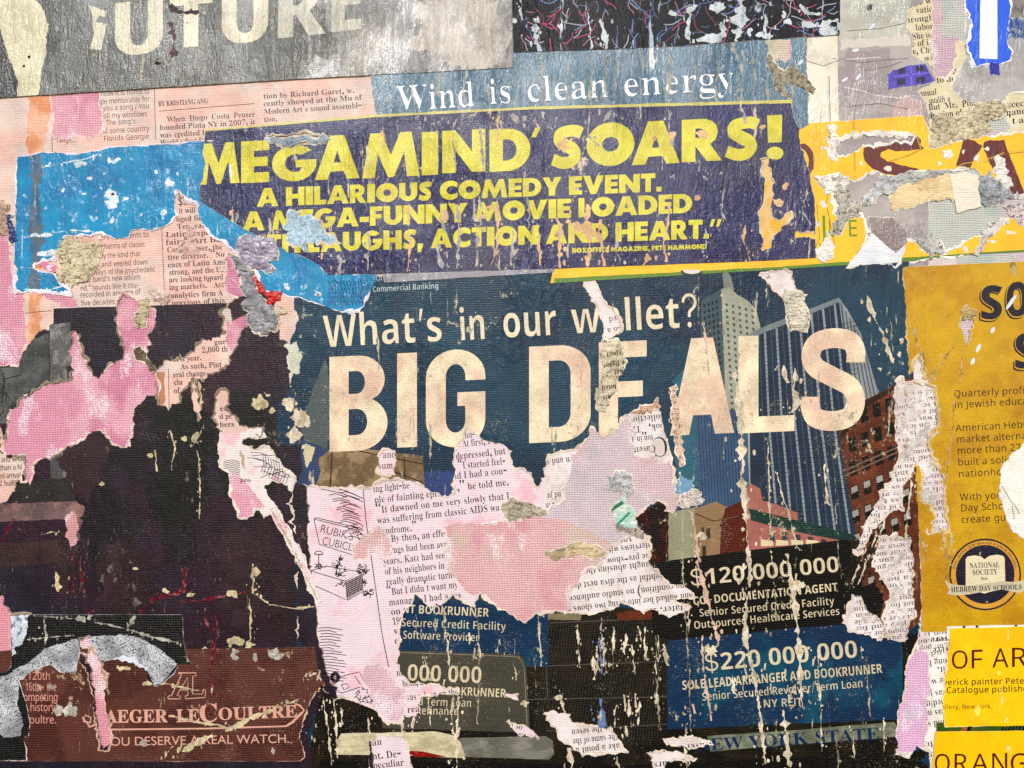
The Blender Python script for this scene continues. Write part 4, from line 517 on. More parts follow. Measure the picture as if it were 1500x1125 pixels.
    def shape(s,name,poly,m,amp=.2,label=None,dz=None,**k):
        l=rough(poly,amp,nseed(),**k); t=s.clip([l]); return s.put(name,[t],m,dz,label) if t else None
    def shapes(s,name,polys,m,amp=.2,label=None,dz=None):
        t=[s.clip([rough(p,amp,nseed())]) for p in polys]; return s.put(name,[x for x in t if x],m,dz,label)
    def lines(s,name,pls,w,m,label=None,dz=None):
        t=[]
        for pl in pls:
            l=ribbon(pl,w); x=s.clip([l])
            if x: t.append(x)
        return s.put(name,t,m,dz,label)
    def text(s,txt,x,y,em,font,ang,m,x1=None,wt=0,wx=1.,name='text_line',label=None,sp=0,dz=None):
        gl=FONT[font]; u=0; items=[]
        for ch in txt:
            if ch==' ': u+=.19 if font!='gill' else .27; continue
            if ch not in gl: continue
            a,cs=gl[ch]; items.append((u,ch)); u+=a+sp
        W=u*em*wx; 
        if x1 is not None: wx=wx*((x1-x)/math.cos(R(ang)))/W
        ca,sa=math.cos(R(ang)),math.sin(R(ang)); tri=[]
        for u0,ch in items:
            L=[]
            for c in glyph(font,ch,wt):
                uu=(c[:,0]+u0)*em*wx; vv=c[:,1]*em
                L.append(np.stack([x+uu*ca+vv*sa,y+uu*sa-vv*ca],1))
            if L:
                t=s.clip(L)
                if t: tri.append(t)
        return s.put(name,tri,m,dz,label)
    def boxed(s,items,font,ang,m,wt=0,name='headline',label=None,slant=0,dz=None,grow=0):
        """letters each fitted to its own box (char,x0,x1,ytop,ybottom)"""
        tri=[]; t=math.tan(R(ang))
        for ch,x0,x1,y0,y1 in items:
            cs=glyph(font,ch,wt) if isinstance(ch,str) else [np.array(c,float) for c in ch]
            al=np.concatenate(cs); lo,hi=al.min(0),al.max(0); L=[]
            for c in cs:
                q=(c-lo)/(hi-lo); X=x0+q[:,0]*(x1-x0); Y=y1-q[:,1]*(y1-y0); X=X+slant*(y1-Y); Y=Y+(X-(x0+x1)/2)*t
                L.append(np.stack([X,Y],1))
            r=s.clip(L)
            if r: tri.append(r)
        return s.put(name,tri,m,dz,label)
GC={}
def glyph(font,ch,wt=0):
    """wt (x,y): grow the outline by that much of an em, sideways and upright"""
    if not wt: return FONT[font][ch][1]
    k=(font,ch,wt)
    if k in GC: return GC[k]
    wx,wy=wt if isinstance(wt,tuple) else (wt,wt); o=[]
    for c in FONT[font][ch][1]:
        a=np.roll(c,1,0);b=np.roll(c,-1,0); d1=c-a;d2=b-c
        d1=d1/(np.linalg.norm(d1,axis=1)[:,None]+1e-9);d2=d2/(np.linalg.norm(d2,axis=1)[:,None]+1e-9)
        n=np.stack([-(d1[:,1]+d2[:,1]),(d1[:,0]+d2[:,0])],1); n/=(np.linalg.norm(n,axis=1)[:,None]+1e-9)
        k2=np.clip(np.abs(n[:,0]*-d1[:,1]+n[:,1]*d1[:,0]),.5,1); o.append(c+n/k2[:,None]*np.array([wx,wy]))
    GC[k]=o; return o
def ribbon(pl,w,end=.3):
    p=np.array([q[:2] for q in pl],float); n=len(p); ww=np.array([q[2] if len(q)>2 else w for q in pl],float)/2
    d=np.zeros_like(p); d[1:-1]=p[2:]-p[:-2]; d[0]=p[1]-p[0]; d[-1]=p[-1]-p[-2]; d/=np.linalg.norm(d,axis=1)[:,None]+1e-9
    nr=np.stack([-d[:,1],d[:,0]],1); return np.concatenate([p+nr*ww[:,None],(p-nr*ww[:,None])[::-1]])
def arc(cx,cy,rx,ry,a0,a1,n=24): return [(cx+rx*math.cos(R(a0+(a1-a0)*i/n)),cy+ry*math.sin(R(a0+(a1-a0)*i/n))) for i in range(n+1)]
def wander(pts,width,seed,step=7,jig=1.6):
    """a streak along pts whose width swells and dies away"""
    rng=np.random.default_rng(seed); P=[]
    for a,b in zip(pts[:-1],pts[1:]):
        L=math.hypot(b[0]-a[0],b[1]-a[1]); k=max(1,int(L/step))
        for j in range(k): P.append((a[0]+(b[0]-a[0])*j/k,a[1]+(b[1]-a[1])*j/k))
    P.append(pts[-1][:2]); n=len(P); out=[]
    for i,(x,y) in enumerate(P):
        w=max(.25,width*(rng.random()**1.6*1.35+.08)*min(1,.25+1.2*math.sin(math.pi*(i+.5)/n))); out.append((x+rng.normal(0,jig),y,w))
    return ribbon(out,width)
def vnoise(v,sc,seed):
    rng=np.random.default_rng(seed); t=rng.random((64,64)); p=v/sc; i=np.floor(p).astype(int); f=p-i; f=f*f*(3-2*f)
    g=lambda a,b:t[(i[:,0]+a)%64,(i[:,1]+b)%64]
    return (g(0,0)*(1-f[:,0])+g(1,0)*f[:,0])*(1-f[:,1])+(g(0,1)*(1-f[:,0])+g(1,1)*f[:,0])*f[:,1]
HGT=.30
def crumple(hh,sc=6,seed=1,ang=0,stretch=1.,curl=0.):
    """height of crushed or curling paper: sharp ridges, falling to the wall at the rim"""
    def fn(v,s):
        c,sn=math.cos(R(ang)),math.sin(R(ang)); q=np.stack([(v[:,0]*c+v[:,1]*sn)/stretch,-v[:,0]*sn+v[:,1]*c],1)
        q=q+np.stack([vnoise(q+50,sc*1.4,seed+5),vnoise(q+90,sc*1.4,seed+6)],1)*sc*.9; q[:,0]/=2.2; r=1-np.abs(vnoise(q,sc*.7,seed)*2-1); r2=1-np.abs(vnoise(q[:,::-1]*1.0,sc*.35,seed+3)*2-1); low=vnoise(q,sc*3,seed+7)
        B=s.out[::2]; d=np.full(len(v),1e9)
        for k in range(0,len(v),2000): d[k:k+2000]=np.sqrt(((v[k:k+2000,None,:]-B[None])**2).sum(2)).min(1)
        fall=np.clip(d/5,0,1)
        r3=vnoise(q,1.7,seed+9)
        return HGT*hh*((r**4*1.0+r2**3*.8+low*.25+r3*.3)*(.2+.8*fall)*(1-curl)+curl*(1-np.clip(d/14,0,1)))
    return fn
# ================================================================ THE WALL
wall=bpy.data.objects.new('wall',None)
CM_PINK=((216,148,168),(208,134,158),(226,170,182)); CM_PALE=((210,190,196),(214,184,188),(202,188,192)); CM_GREEN=((196,198,190),(180,190,184),(206,186,192))
v,f=cdt([np.array([(-130.,-110),(1630,-110),(1630,1235),(-130,1235)])])
V,Fc=slab(v,f,0,-14,(0,0,0)); wall=mesh_obj('wall',V,Fc,canvas_mat(CM_PALE,.35,1)); wall['kind']='structure'
def paint(poly,m,z=.25,name='paint_patch'):
    l=rough(poly,3,nseed()); v,f=cdt([l]); f=f[winding(v[f].mean(1),l)!=0]; V,Fc=slab(v,f,z,0,(0,0,0)); mesh_obj(name,V,Fc,m,wall)
paint([(-60,120),(160,120),(160,240),(300,330),(420,340),(420,560),(330,640),(245,720),(-60,760)],canvas_mat(CM_PINK,1.0,2))
paint([(320,560),(440,560),(440,780),(320,780)],canvas_mat(((222,160,178),(228,180,190)),.3,3))
paint([(500,760),(700,740),(850,770),(905,800),(890,930),(500,940)],canvas_mat(((220,176,176),(210,184,174),(216,160,166)),.75,4))
paint([(500,940),(620,940),(620,1080),(500,1080)],canvas_mat(((216,176,186),(222,190,198)),.9,5))
paint([(1290,940),(1380,940),(1380,1120),(1290,1120)],canvas_mat(((222,176,206),(212,190,206)),.2,6))
paint([(1380,-40),(1540,-40),(1540,420),(1200,420),(1200,260),(1380,240)],canvas_mat(CM_GREEN,.3,7))
paint([(1345,45),(1405,55),(1400,120),(1360,115)],canvas_mat(((206,176,186),(196,180,186)),.2,8),.4)
paint([(-60,820),(170,820),(170,1180),(-60,1180)],canvas_mat(((218,146,160),(226,178,184)),1.0,9))
DK=(62,58,60)
# ================================================================ OLD NEWSPRINT, lowest layer
BIRD=[(173,443),(181,431),(196,436),(211,445),(228,453),(229,472),(221,488),(215,512),(211,520),(219,533),(227,543),(232,560),(231,579),(213,587),(197,597),(193,608),(196,627),(192,648),(179,656),(165,651),(160,640),(147,631),(128,640),(101,651),(85,663),(67,672),(51,679),(49,693),(44,709),(35,704),(36,683),(37,667),(11,669),(5,659),(11,627),(12,608),(27,587),(48,573),(75,560),(104,555),(103,507),(106,482),(111,482),(115,491),(120,520),(128,536),(144,555),(157,539),(179,525),(181,507),(176,488),(171,467)]
N1=Sheet('torn_newspaper','salmon pink newspaper columns behind the blue paper and the navy movie ad','newspaper',1.0,
 [(-60,128),(560,96),(570,200),(560,480),(470,760),(60,760),(-60,760)],mat((226,184,170),'news',(216,196,184),(.012,.014,.42,.6),var=.2),
 holes=[[(-70,343),(13,344),(16,368),(19,413),(35,430),(37,467),(40,501),(27,536),(-70,538)],BIRD,
 [(74,140,1),(145,132,2),(146,158),(150,178),(146,196),(128,203),(112,198),(98,205),(78,203)],
 [(335,370),(352,396),(357,432),(331,432),(330,405)],[(331,464),(339,475),(350,462),(367,455),(358,480),(352,500),(338,520),(333,500)],
 [(60,430,1),(105,432),(112,447),(90,452)]],hamp=2.2,fringe=1.5,fcol=(236,206,198))
N1.shape('orange_stain',[(40,145),(72,140),(72,180),(64,222),(60,500),(42,500),(44,300)],mat((212,140,96),'news',(228,176,150),(.03,.02,.4,.6)),3)
N1.shape('brown_stain',[(228,543),(242,545),(242,588),(237,598),(229,585)],mat((176,124,96),'news'),1)
NP=(84,62,66); mt_=mat(NP,'news',flake=.2,scratch=.45)
NX=[('Now it is home to',148,141,220),('ngle memorable for',140,153,220),('g you a song / You',143,163,219),('roll my windows',148,174,216),('l." The song\'s',145,184,199),('nd some country',147,196,219),('Florida Georgie',152,207,219)]
for t,x,y,x1 in NX: N1.text(t,x,y,16,'sans',-3.2,mt_,x1)
N1.text('"Twigs...',78,210,15,'sans',-3,mt_,112)
N1.lines('column_rule',[[(226.5,130),(228,205)],[(76,190),(77,228)],[(233,163),(373,152)],[(237,332),(241,425)],[(247,540),(248,600)],[(35,459),(75,455)],[(88,436),(89,452)]],.9,mt_)
N1.text('BY KRISTIANG ANG',232,156,16,'serif',-3.4,mt_,305)
for t,x,y,x1 in [('When  Diego  Costa  Peuser',245,179,374),('founded Pinta NY in 2007, it',234,191,374),('was credited for',235,202,310),("World's first fa",235,213,300)]: N1.text(t,x,y,17,'serif',-3.6,mt_,x1,wt=(-.006,0))
for t,x,y,x1 in [('tion by Richard Garet, w.',386,145,520),('cently showed at the Mu of',386,156,530),("Modern Art's sound assembl-",387,167.5,530),('tion.',387,179,407)]: N1.text(t,x,y,17,'serif',-3.8,mt_,x1,wt=(-.006,0))
for t,x,y,x1 in [('ly he gangs are adherents to',95,354,219),('unkempt charms of classic',112,367,213),('basically the kind that',124,380,206),('Out and veered down',132,392,217),('ways of the psychedelic',137,403,228),("The band's new album",120,414,206),('nd," sounds like it cou-',118,426,206),('recorded in any one of',118,436,206),('five decades, w',119,448,180)]: N1.text(t,x,y,16,'sans',-3.3,mt_,x1)
for t,x,y,x1 in [('Art ht',259,291,290),('$2M m',261,301,293),('it will be',262,313,300),('nged fic',258,325,296),('Ten  eat',260,336,300),('[Latin  expert',243,348,318),('fairs   Art Ba',243,359,324),('Costa Peuser, the',245,370,326),('tive director. \u201cNow',246,381,336),('ence of Latin Amer',246,392,337),('strong, and the U.S',248,403,333),('are looking toward',248,414,328),('ing markets.\u201d Acc',248,425,329),('analytics firm A',250,437,327),('previous of this',252,448,330),
 ('gue',314,505,331),('2,000 th',296,517,334),('first year.',253,530,296),('As such, Pint',265,541,325),('eral change',254,553,302),('clu     high',255,564,302),('of more',255,576,290),('eat',322,602,340),('d pe',322,614,340),('hers',322,626,344),('em',352,412,366),('to',362,422,374),('pro',352,705,372),('ets',320,452,340)]: N1.text(t,x,y,17.5,'serif',-3.3,mt_,x1,wt=(-.005,0))
for t,x,y,x1 in [('equ',-12,634,9),('ake',-8,645,10),('on',-8,656,8),('I want c',-12,666,37),('and what',2,677,36),('than a hi',0,689,33),('ed arrival',-1,701,31),('Z built?',0,712,27)]: N1.text(t,x,y,16,'sans',-3,mat((70,62,50),'news'),x1)
# lighter newspaper: right, under the grey photo
N3=Sheet('torn_newspaper','yellowed newspaper column showing between grey photo and blue striped scrap','newspaper',1.0,[(1295,-40),(1560,-40),(1560,215),(1320,222),(1300,120)],mat((214,200,164),'news',(224,214,186)),
 holes=[[(1364,-50),(1420,-50),(1421,30),(1416,62),(1400,60),(1396,100),(1385,118),(1368,110),(1366,70)],[(1432,175),(1470,165),(1480,185),(1472,206),(1436,210)]],hamp=2,fringe=1.5)
mk=mat((40,38,38),'news',flake=.1,scratch=.3)
for t,x,y,x1 in [('for w',1336,8,1364),('vatic',1342,20,1366),('hrough',1326,34,1368),('labor',1341,45,1367),('She ou',1336,58,1368),('e of its',1335,69,1370),('ere, Chil',1328,81,1368),('ew sex',1354,90,1372),('s so',1366,110,1376),('ag',1394,57,1408),('today',1384,110,1414),('to do',1372,122,1400),('annual',1341,142,1372),('qualify a',1361,152,1392),('But  Mr.  Pinel',1360,162,1434),('ampion of eco',1360,174,1428),('ade early',1366,186,1420),('of for to',1366,198,1420),('he or',1366,209,1400),('ccec',1475,158,1500),('mand',1470,170,1504),("'t aft",1478,182,1510)]: N3.text(t,x,y,20,'serif',-6,mk,x1,wt=(-.006,0))
# ================================================================ MAGAZINE PAGES under the big ad
PAGE=mat((226,206,212),'mag',(228,180,190),(.014,.012,.52,.66)); INK=mat((38,30,36),'mag',flake=.05,scratch=.12,wearcol=(235,215,220))
CAN=[(652,773),(665,767),(720,765),(770,757),(800,748),(820,735),(827,712),(832,690),(838,668),(845,656),(858,645),(865,624),(872,627),(883,640),(899,627),(912,614),(921,611),(925,640),(928,668),(940,672),(956,668),(966,678),(985,677),(994,690),(992,712),(1004,735),(986,760),(966,735),(940,748),(936,775),(918,786),(905,792),(889,806),(878,827),(857,832),(849,843),(841,858),(830,873),(833,892),(817,898),(805,930),(755,930),(730,892),(703,870),(676,870),(668,851),(658,827),(650,816),(654,795)]
NM=Sheet('magazine_page','pinkish magazine page with black story text and cartoon, torn around bare canvas','magazine page',1.25,
 [(436,600),(800,600),(800,1190),(436,1190)],PAGE,holes=[CAN,[(516,800),(535,781),(556,771),(570,787),(574,800),(570,811),(546,811),(519,821)],
 [(532,974),(550,976),(567,980),(578,996),(591,1014),(592,1038),(586,1060),(562,1049),(540,1022),(530,996)]],hamp=2.4,fringe=3,fcol=(228,206,204))
ML=[('ten-',681,642,696),('d. At first, I was',666,656,737),('depressed, but',668,673,741),('. \u201cI started feel-',665,688,741),('and I had a cou-',657,703,743),('rs,\u201d he told me.',659,720,746),('ing light-he  ',547,721,606),
 ('ple of fainting episodes',549,737,668),('\u201cIt dawned on me very slowly that I',551,752,747),('was suffering from classic AIDS wasting',553,767,757),('syndrome.\u201d',556,783,611),('By then, an effective',573,794,674),('drugs had been available',566,811,681),('years. Katz had seen it',562,827,668),('of his neighbors in',564,842,652),('really dramatic turns',566,857,668),('\u201cBut I didn\u2019t want my',567,872,671),('manager. I had a res',570,887,676),('on the headp',573,901,650),('1990s and he was',575,915,656),('vir us is a',577,929,640),('ent of more a',578,943,650),('me  for',581,990,618),('book, an a fraction,',590,1006,671),('was a loan on the',594,1026,671),('real for more',597,1044,671),('some',600,1060,640),('ban',538,1093,560),('ent. De-',540,1113,588),('n peculiar',536,1127,592)]
for t,x,y,x1 in ML: NM.text(t,x,y,22,'serif',-6.2,INK,x1,wt=(-.009,0))
for t,x,y,x1 in [('and',561,671,580),('sum',554,687,576),('ing to m',552,704,592)]: NM.text(t,x,y,22,'serif',-3,mat((90,80,66),'mag'),x1,wt=(-.009,0))
for t,x,y,x1 in [('m so',742,1064,765),('ent nig',758,1079,790)]: NM.text(t,x,y,20,'serif',12,INK,x1,wt=(-.009,0))
# the page's cartoon: a sign, a desk with a little clerk, plants
ln=mat((60,50,58),'mag',scratch=.2,flake=.05,wearcol=(235,215,220)); L=[]
L+=[[(532,716),(536,760),(549,852),(560,930),(571,985)]]
L+=[[(460,760),(522,776),(533,818),(468,797),(460,760)],[(460,760),(463,758),(523,773),(522,776)],[(523,773),(530,785),(524,776)]]
for i in range(26):
    y=722+i*3.1; x0=478+i*1.2+random.Random(i).uniform(0,22); L.append([(x0,y),(x0+10,y-2),(min(x0+26,532),y+3)])
L+=[[(470,716),(500,722),(532,735)],[(474,712),(505,718),(532,730)]]
L+=[[(455,836),(478,829),(530,838),(506,851),(455,836)],[(506,851),(509,879),(480,866),(457,856)],[(530,838),(532,866),(509,879)],[(456,836),(457,856)]]
for i in range(11): L.append([(508+i*2,853-i*1.1),(510+i*2,877-i*1.2)])
for i in range(8): L.append([(507,853+i*3),(531,841+i*3)])
for i in range(20):
    r=random.Random(50+i); x0=464; y=920+i*4.2; L.append([(x0+r.uniform(0,6),y),(x0+r.uniform(14,22),y-1),(x0+r.uniform(26,44),y+2)])
L+=[[(476,1000),(478,996),(526,984),(530,990)],[(483,1003),(500,1015),(528,1006)],[(520,990),(528,1002)],[(500,1003),(508,1001),(512,1007),(504,1010),(500,1003)],[(476,985),(480,1000)]]
for k in range(5): L.append(arc(491,992,3+1.4*k*.7,3+k*1.2,0,360,14))
NM.lines('cartoon_drawing',L,1.15,ln)
bl=[]
rr=random.Random(7)
for cx,cy,rx,ry,n in [(532,834,9,8,26),(539,868,8,6,18),(497,818,4,4,7),(499,835,8,11,22),(492,826,5,5,8),(467,828,4,3,4),(533,850,3,7,8),(534,1020,14,13,26),(500,856,8,4,8),(466,830,9,2,8),(534,1040,8,4,8)]:
    for _ in range(n):
        a=rr.uniform(0,6.3); q=rr.random()**.5; x=cx+rx*q*math.cos(a); y=cy+ry*q*math.sin(a); b=rr.uniform(0,3.1); l=rr.uniform(2,4)
        bl.append([(x-l*math.cos(b),y-l*math.sin(b)),(x,y+.7),(x+l*math.cos(b),y+l*math.sin(b))])
bl+=[arc(467,812,6,5,180,360,8)+[(461,812)],[(467,812),(467,829)],[(462,812),(472,812)]]
NM.lines('cartoon_figures',bl,1.2,ln)
NM.text("RUBIK'S",468,779,17,'gill',15,mat((40,32,40),'mag',scratch=.3),517,wt=.012,name='cartoon_lettering')
NM.text("CUBICLE",471,797,17,'gill',13,mat((40,32,40),'mag',scratch=.3),522,wt=.012,name='cartoon_lettering')
NU=Sheet('magazine_page','white magazine page with upside down text showing through tears in the city ad','magazine page',.55,
 [(752,380),(1400,370),(1420,1190),(752,1190)],mat((228,218,216),'mag',(208,194,190),(.02,.02,.45,.62)),holes=[CAN,[(1322,955,1),(1358,955),(1362,1000),(1362,1070),(1350,1100),(1310,1100)]],hamp=2.4,fringe=3,fcol=(228,212,206))
def flip(sh,t,xr,y,xl,em=21,ang=173.5,m=INK,**k): sh.text(t,xr,y,em,'serif',ang,m,None,wt=(-.009,0),wx=(xr-xl)/max(1,twid(t,em)),**k)
def twid(t,em):
    u=0
    for ch in t: u+=.19 if ch==' ' else (FONT['serif'][ch][0] if ch in FONT['serif'] else 0)
    return u*em
for t,xr,y,xl in [('collections',972,606,914),('book, \u201cTa',979,619,924),('ton in a ',956,637,922),('Cavett and',960,652,905),('turn and s',848,668,800),('and just let',826,720,782),('a in to',812,736,790),
 ('in 1988 he',940,781,882),('interviews with',958,794,884),('the pre-show',956,810,888),('caught abusing the s',957,822,846),('delightful as the diva next do',984,838,838),('no condition) no studio audience',1002,854,832),('and walked her into doing two shows w',1014,868,828),('later. He was a day for us',1000,886,838),
 ('of the to the seven',925,1059,836),('with the same of the',925,1073,838),('to make a point a',930,1086,842),('All it was all',922,1100,870),('Beaver meer',1048,1086,968),('rockstars',1018,1110,956),('sing an',765,905,752),('csu it',790,1066,756),('of my first few times',840,1112,740)]: flip(NU,t,xr,y,xl)
bigc=mat((30,26,30),'mag',flake=0,scratch=.05); NU.text('C',978,639,62,'serif',173,bigc,None,wt=(-.028,-.004),wx=.85,name='drop_cap')
gt=mat((96,88,86),'mag',scratch=1.0,flake=.9,streak=.6); WORDS='of the ten room nod for sell pop gun rule and not seven old pas ess rose scent own for a son of over him he is was they on even'.split()
rr=random.Random(3)
for i in range(41):
    y=568+i*9.6; t=' '.join(rr.choice(WORDS) for _ in range(6)); flip(NU,t,1388,y,1250+rr.uniform(-4,4),16,174,gt)
for t,xr,y in [('was thi',1128,402),('a of',1118,412),('ed a',1132,424),('so',906,420),('red',908,462),('to a',908,478),('an',905,495)]: NU.text(t,xr,y,18,'serif',170,gt,wt=(-.009,0))
NW=Sheet('magazine_page','narrow white strip of upside down text left of the yellow cards','magazine page',1.3,[(1352,915),(1470,905),(1480,1140),(1360,1140,2),(1357,1090,2),(1362,1000,1.5),(1360,925)],mat((238,232,224),'mag',(226,220,208)),amp=.3)
for t,xr,y,xl in [('were',1391,931,1362),('were a',1392,946,1354),('long be',1390,964,1352),('it.',1384,976,1372),('he wa',1388,992,1356),('was ju',1388,1010,1355),('mediu',1387,1024,1356),('was n',1387,1038,1358),('and s',1386,1054,1358),('w',1384,1068,1372),('be to',1384,1084,1354),('as of',1384,1100,1358)]: flip(NW,t,xr,y,xl,21,174)
# ================================================================ BLACK PAGE at the left
BK=mat((44,42,50),'black',(52,36,46),(.006,.006,.40,.62))
J=Sheet('dark_poster','large torn near-black page with faint brown stonework print, left side','poster',2.6,
 [(79,452),(336,444,1.5),(345,438,3),(400,428,3),(404,455,3),(407,493,3),(422,507,3),(425,547,3),(436,600,3),(440,650,3),(449,712,2),(453,827,2),(461,878,2),(466,948,2),(480,985,3),(500,1025,3),(540,1060,3),(560,1190,0),(-60,1190,0),(-60,735,2),(8,737,2),(20,722,2),(26,705,2),(38,690,2),(37,667,2),(11,669,2),(8,640,2),(0,622,2),(-60,622,1),(-60,536,2),(27,536,2),(40,509,2),(53,493,2),(73,484,.3),(73,476,.3),(79,474,.3)],BK,amp=.3,
 holes=[BIRD,[(222,548),(236,537),(247,529),(267,521),(280,513),(293,504),(312,497),(328,488),(330,466),(331,452),(337,455),(340,472),(352,462),(367,455),(360,475),(353,492),(345,510),(335,524),(328,535),(317,544),(306,549),(301,562),(292,558),(283,553),(276,562),(268,572),(262,588),(252,592),(247,602),(238,598),(231,584),(229,565)],
 [(281,548),(286,556),(292,560),(294,598),(297,612),(291,618),(286,606),(282,585)],
 [(318,583),(324,574),(331,582),(330,600),(340,607),(346,618),(350,625),(384,626),(383,636),(350,640),(330,636),(322,630),(318,608)],
 [(17,902,0),(45,898,0),(40,935),(20,960),(15,1000),(-20,1000),(-20,880),(4,870),(10,885)],
 [(116,935),(134,932),(136,950),(150,975),(158,1000),(155,1030),(162,1060),(163,1090),(152,1095),(146,1080),(142,1050),(138,1010),(132,970),(118,955)],
 [(362,1080),(368,1076),(372,1090),(368,1110),(362,1100)]],hamp=2.8,fringe=1.5,fcol=(150,134,118))
J.shape('grey_photo_strip',[(74,476),(104,472),(105,560),(100,570),(74,565)],mat((92,92,92),'black',(128,126,124),(.07,.05,.5,.6)),.4)
J.shape('grey_photo_strip',[(75,668),(105,655),(108,730),(75,734)],mat((74,74,74),'black',(110,108,106),(.07,.05,.5,.6)),.6)
J.shape('printed_wall',[(-50,540),(26,538),(40,511),(53,496),(72,488),(73,556),(40,575),(15,600),(8,620),(-50,620)],mat((92,94,92),'black',(66,68,66),(.02,.02,.4,.6)),.6)
J.lines('cartoon_drawing',[[(8,555),(32,549)],[(0,552),(6,545),(8,560),(2,575),(10,580),(8,600),(0,610)],[(2,540),(7,560),(4,590)],[(-5,590),(8,575),(20,590),(8,612)]],1.3,mat((28,28,28),'black'))
J.shape('printed_ledge',[(-60,741),(0,738),(124,733),(118,792),(106,795),(97,768),(98,760),(0,764),(-60,767)],mat((104,84,84),'black',(140,104,100),(.02,.02,.45,.6)),.6)
J.shape('printed_ledge',[(20,712),(27,704),(105,700),(108,733),(18,737)],mat((50,48,46),'black'),.8)
J.shapes('printed_stone',[[(0,795),(58,793),(57,826),(0,832)],[(60,792),(88,792),(88,824),(60,826)],[(-60,796),(-3,795),(-3,832),(-60,835)]],mat((62,48,48),'black'),.4)
J.shapes('printed_pillar',[[(88,780),(98,778),(102,870),(90,870)],[(104,800),(110,800),(112,870),(106,870)]],mat((54,44,44),'black'),.4)
J.shape('pink_rub',[(97,752),(110,745),(116,770),(112,795),(104,800),(98,780)],canvas_mat(((206,150,150),(220,170,176)),.6,11),2)
rr=random.Random(21)
for i in range(16):
    x=rr.uniform(120,430); y=rr.uniform(600,920); w=rr.uniform(14,46); h=rr.uniform(30,110)
    J.shape('faded_print',[(x-w,y-h*.6),(x-w*.2,y-h),(x+w*.8,y-h*.5),(x+w,y+h*.4),(x+w*.1,y+h),(x-w*.9,y+h*.5)],mat([(42,34,42),(50,40,44),(34,30,38),(56,44,48)][i%4],'black'),7,step=4)
def streaks(sh,lst,m,dz=.22,name='torn_streak',jig=1.3):
    """narrow rubbed ridges standing a little proud of the sheet; lst of (points,width)"""
    dz=max(dz,.04+.006*sh.k+.04)
    for pts,w in lst:
        dz+=.004; sd=nseed(); r=random.Random(sd); loops=[rough([tuple(p) for p in wander(pts,w*.8,sd,step=6,jig=jig*.55)],.45+w*.07,nseed(),step=1.7)]
        n=int(sum(math.hypot(q[0]-p[0],q[1]-p[1]) for p,q in zip(pts[:-1],pts[1:]))/9)+2
        for _ in range(n):
            k=r.randrange(len(pts)-1); t=r.random(); x=pts[k][0]+(pts[k+1][0]-pts[k][0])*t+r.gauss(0,w*1.0); y=pts[k][1]+(pts[k+1][1]-pts[k][1])*t+r.uniform(-3,3); a=r.uniform(.5,.8+w*.14); h=a*r.uniform(1,2.6)
            loops.append(rough([(x+a*math.cos(i*1.05),y+h*math.sin(i*1.05)) for i in range(6)],a*.5,nseed(),step=1.2))
        loops=[l if area(l)>0 else l[::-1] for l in loops]; t=sh.clip(loops)
        if t: V,Fc=slab(t[0],t[1],sh.z+dz,sh.z-.1,sh.org); mesh_obj(name,V,Fc,m,sh.root)
def blobs(sh,lst,m,dz=.2,name='peeled_spot',amp=3.2):
    dz=max(dz,.04+.006*sh.k+.06)
    for x,y,rx,ry in lst:
        dz+=.004
        r=random.Random(int(x*31+y)); n=9; p=[(x+rx*math.cos(i*6.283/n)*r.uniform(.6,1.2),y+ry*math.sin(i*6.283/n)*r.uniform(.6,1.2)) for i in range(n)]
        l=rough(p,min(amp,rx*.5,ry*.5)+.3,nseed(),step=1.8); t=sh.clip([l])
        if t:
            V,Fc=slab(t[0],t[1],sh.z+dz,sh.z-.1,sh.org); mesh_obj(name,V,Fc,m,sh.root)
PEEL=mat((206,192,156),'fibre',(176,160,126),(.12,.08,.45,.6),grain=1.2); RED=mat((96,40,48),'fibre',(150,92,94),(.12,.12,.5,.62)); GREYP=mat((150,146,136),'fibre',(196,190,176),(.1,.1,.45,.6))
streaks(J,[([(105,800),(107,840),(110,872)],2),([(116,820),(122,850),(128,890),(131,900)],5),([(272,830),(274,845),(270,860),(262,868),(245,872),(225,878),(212,888),(205,900)],7),([(265,882),(290,880),(325,873),(370,866)],4),([(316,900),(320,925),(314,950),(309,975),(308,1010)],7),([(20,760),(8,785),(0,795)],4),([(300,902),(308,925)],5)],RED)
streaks(J,[([(84,838),(86,866)],9),([(365,875),(368,910),(366,940)],4),([(370,826),(372,850),(370,868)],6),([(293,560),(295,600)],4),([(370,868),(395,885),(430,890),(460,888)],4),([(300,620),(292,640),(280,655)],3),([(60,783),(74,779),(86,780)],3),([(250,630),(256,655),(252,690)],3),([(290,660),(293,700),(293,760)],3),([(228,660),(230,690)],2),([(430,540),(436,590),(430,640)],7),([(330,470),(334,445)],6)],PEEL)
blobs(J,[(242,866,5,4),(280,872,6,3),(270,642,5,5),(288,640,6,7),(220,668,4,3),(150,708,3,3),(197,832,4,3),(345,940,11,8),(362,945,7,9),(380,592,12,9),(368,655,6,4),(397,602,8,5),(392,578,6,5),(375,840,4,7),(300,950,5,4),(340,870,7,4),(345,1090,6,5),(265,1100,5,9),(286,1090,16,9),(90,1110,10,4),(232,547,9,4),(252,558,9,6)],PEEL)
blobs(NU,[(1340+((i*37)%44)-22,570+i*8.5,4+(i%5)*2,6+(i%4)*3) for i in range(26)]+[(1312+((i*23)%30)-15,800+i*11,5+(i%4)*2,7) for i in range(12)]+[(1285,735,10,14),(1300,715,8,10),(1272,765,8,10),(1270,905,10,8)],mat((222,214,210),'fibre',(190,178,166),(.1,.08,.45,.62),grain=1.2),.15,'rubbed_patch',3)
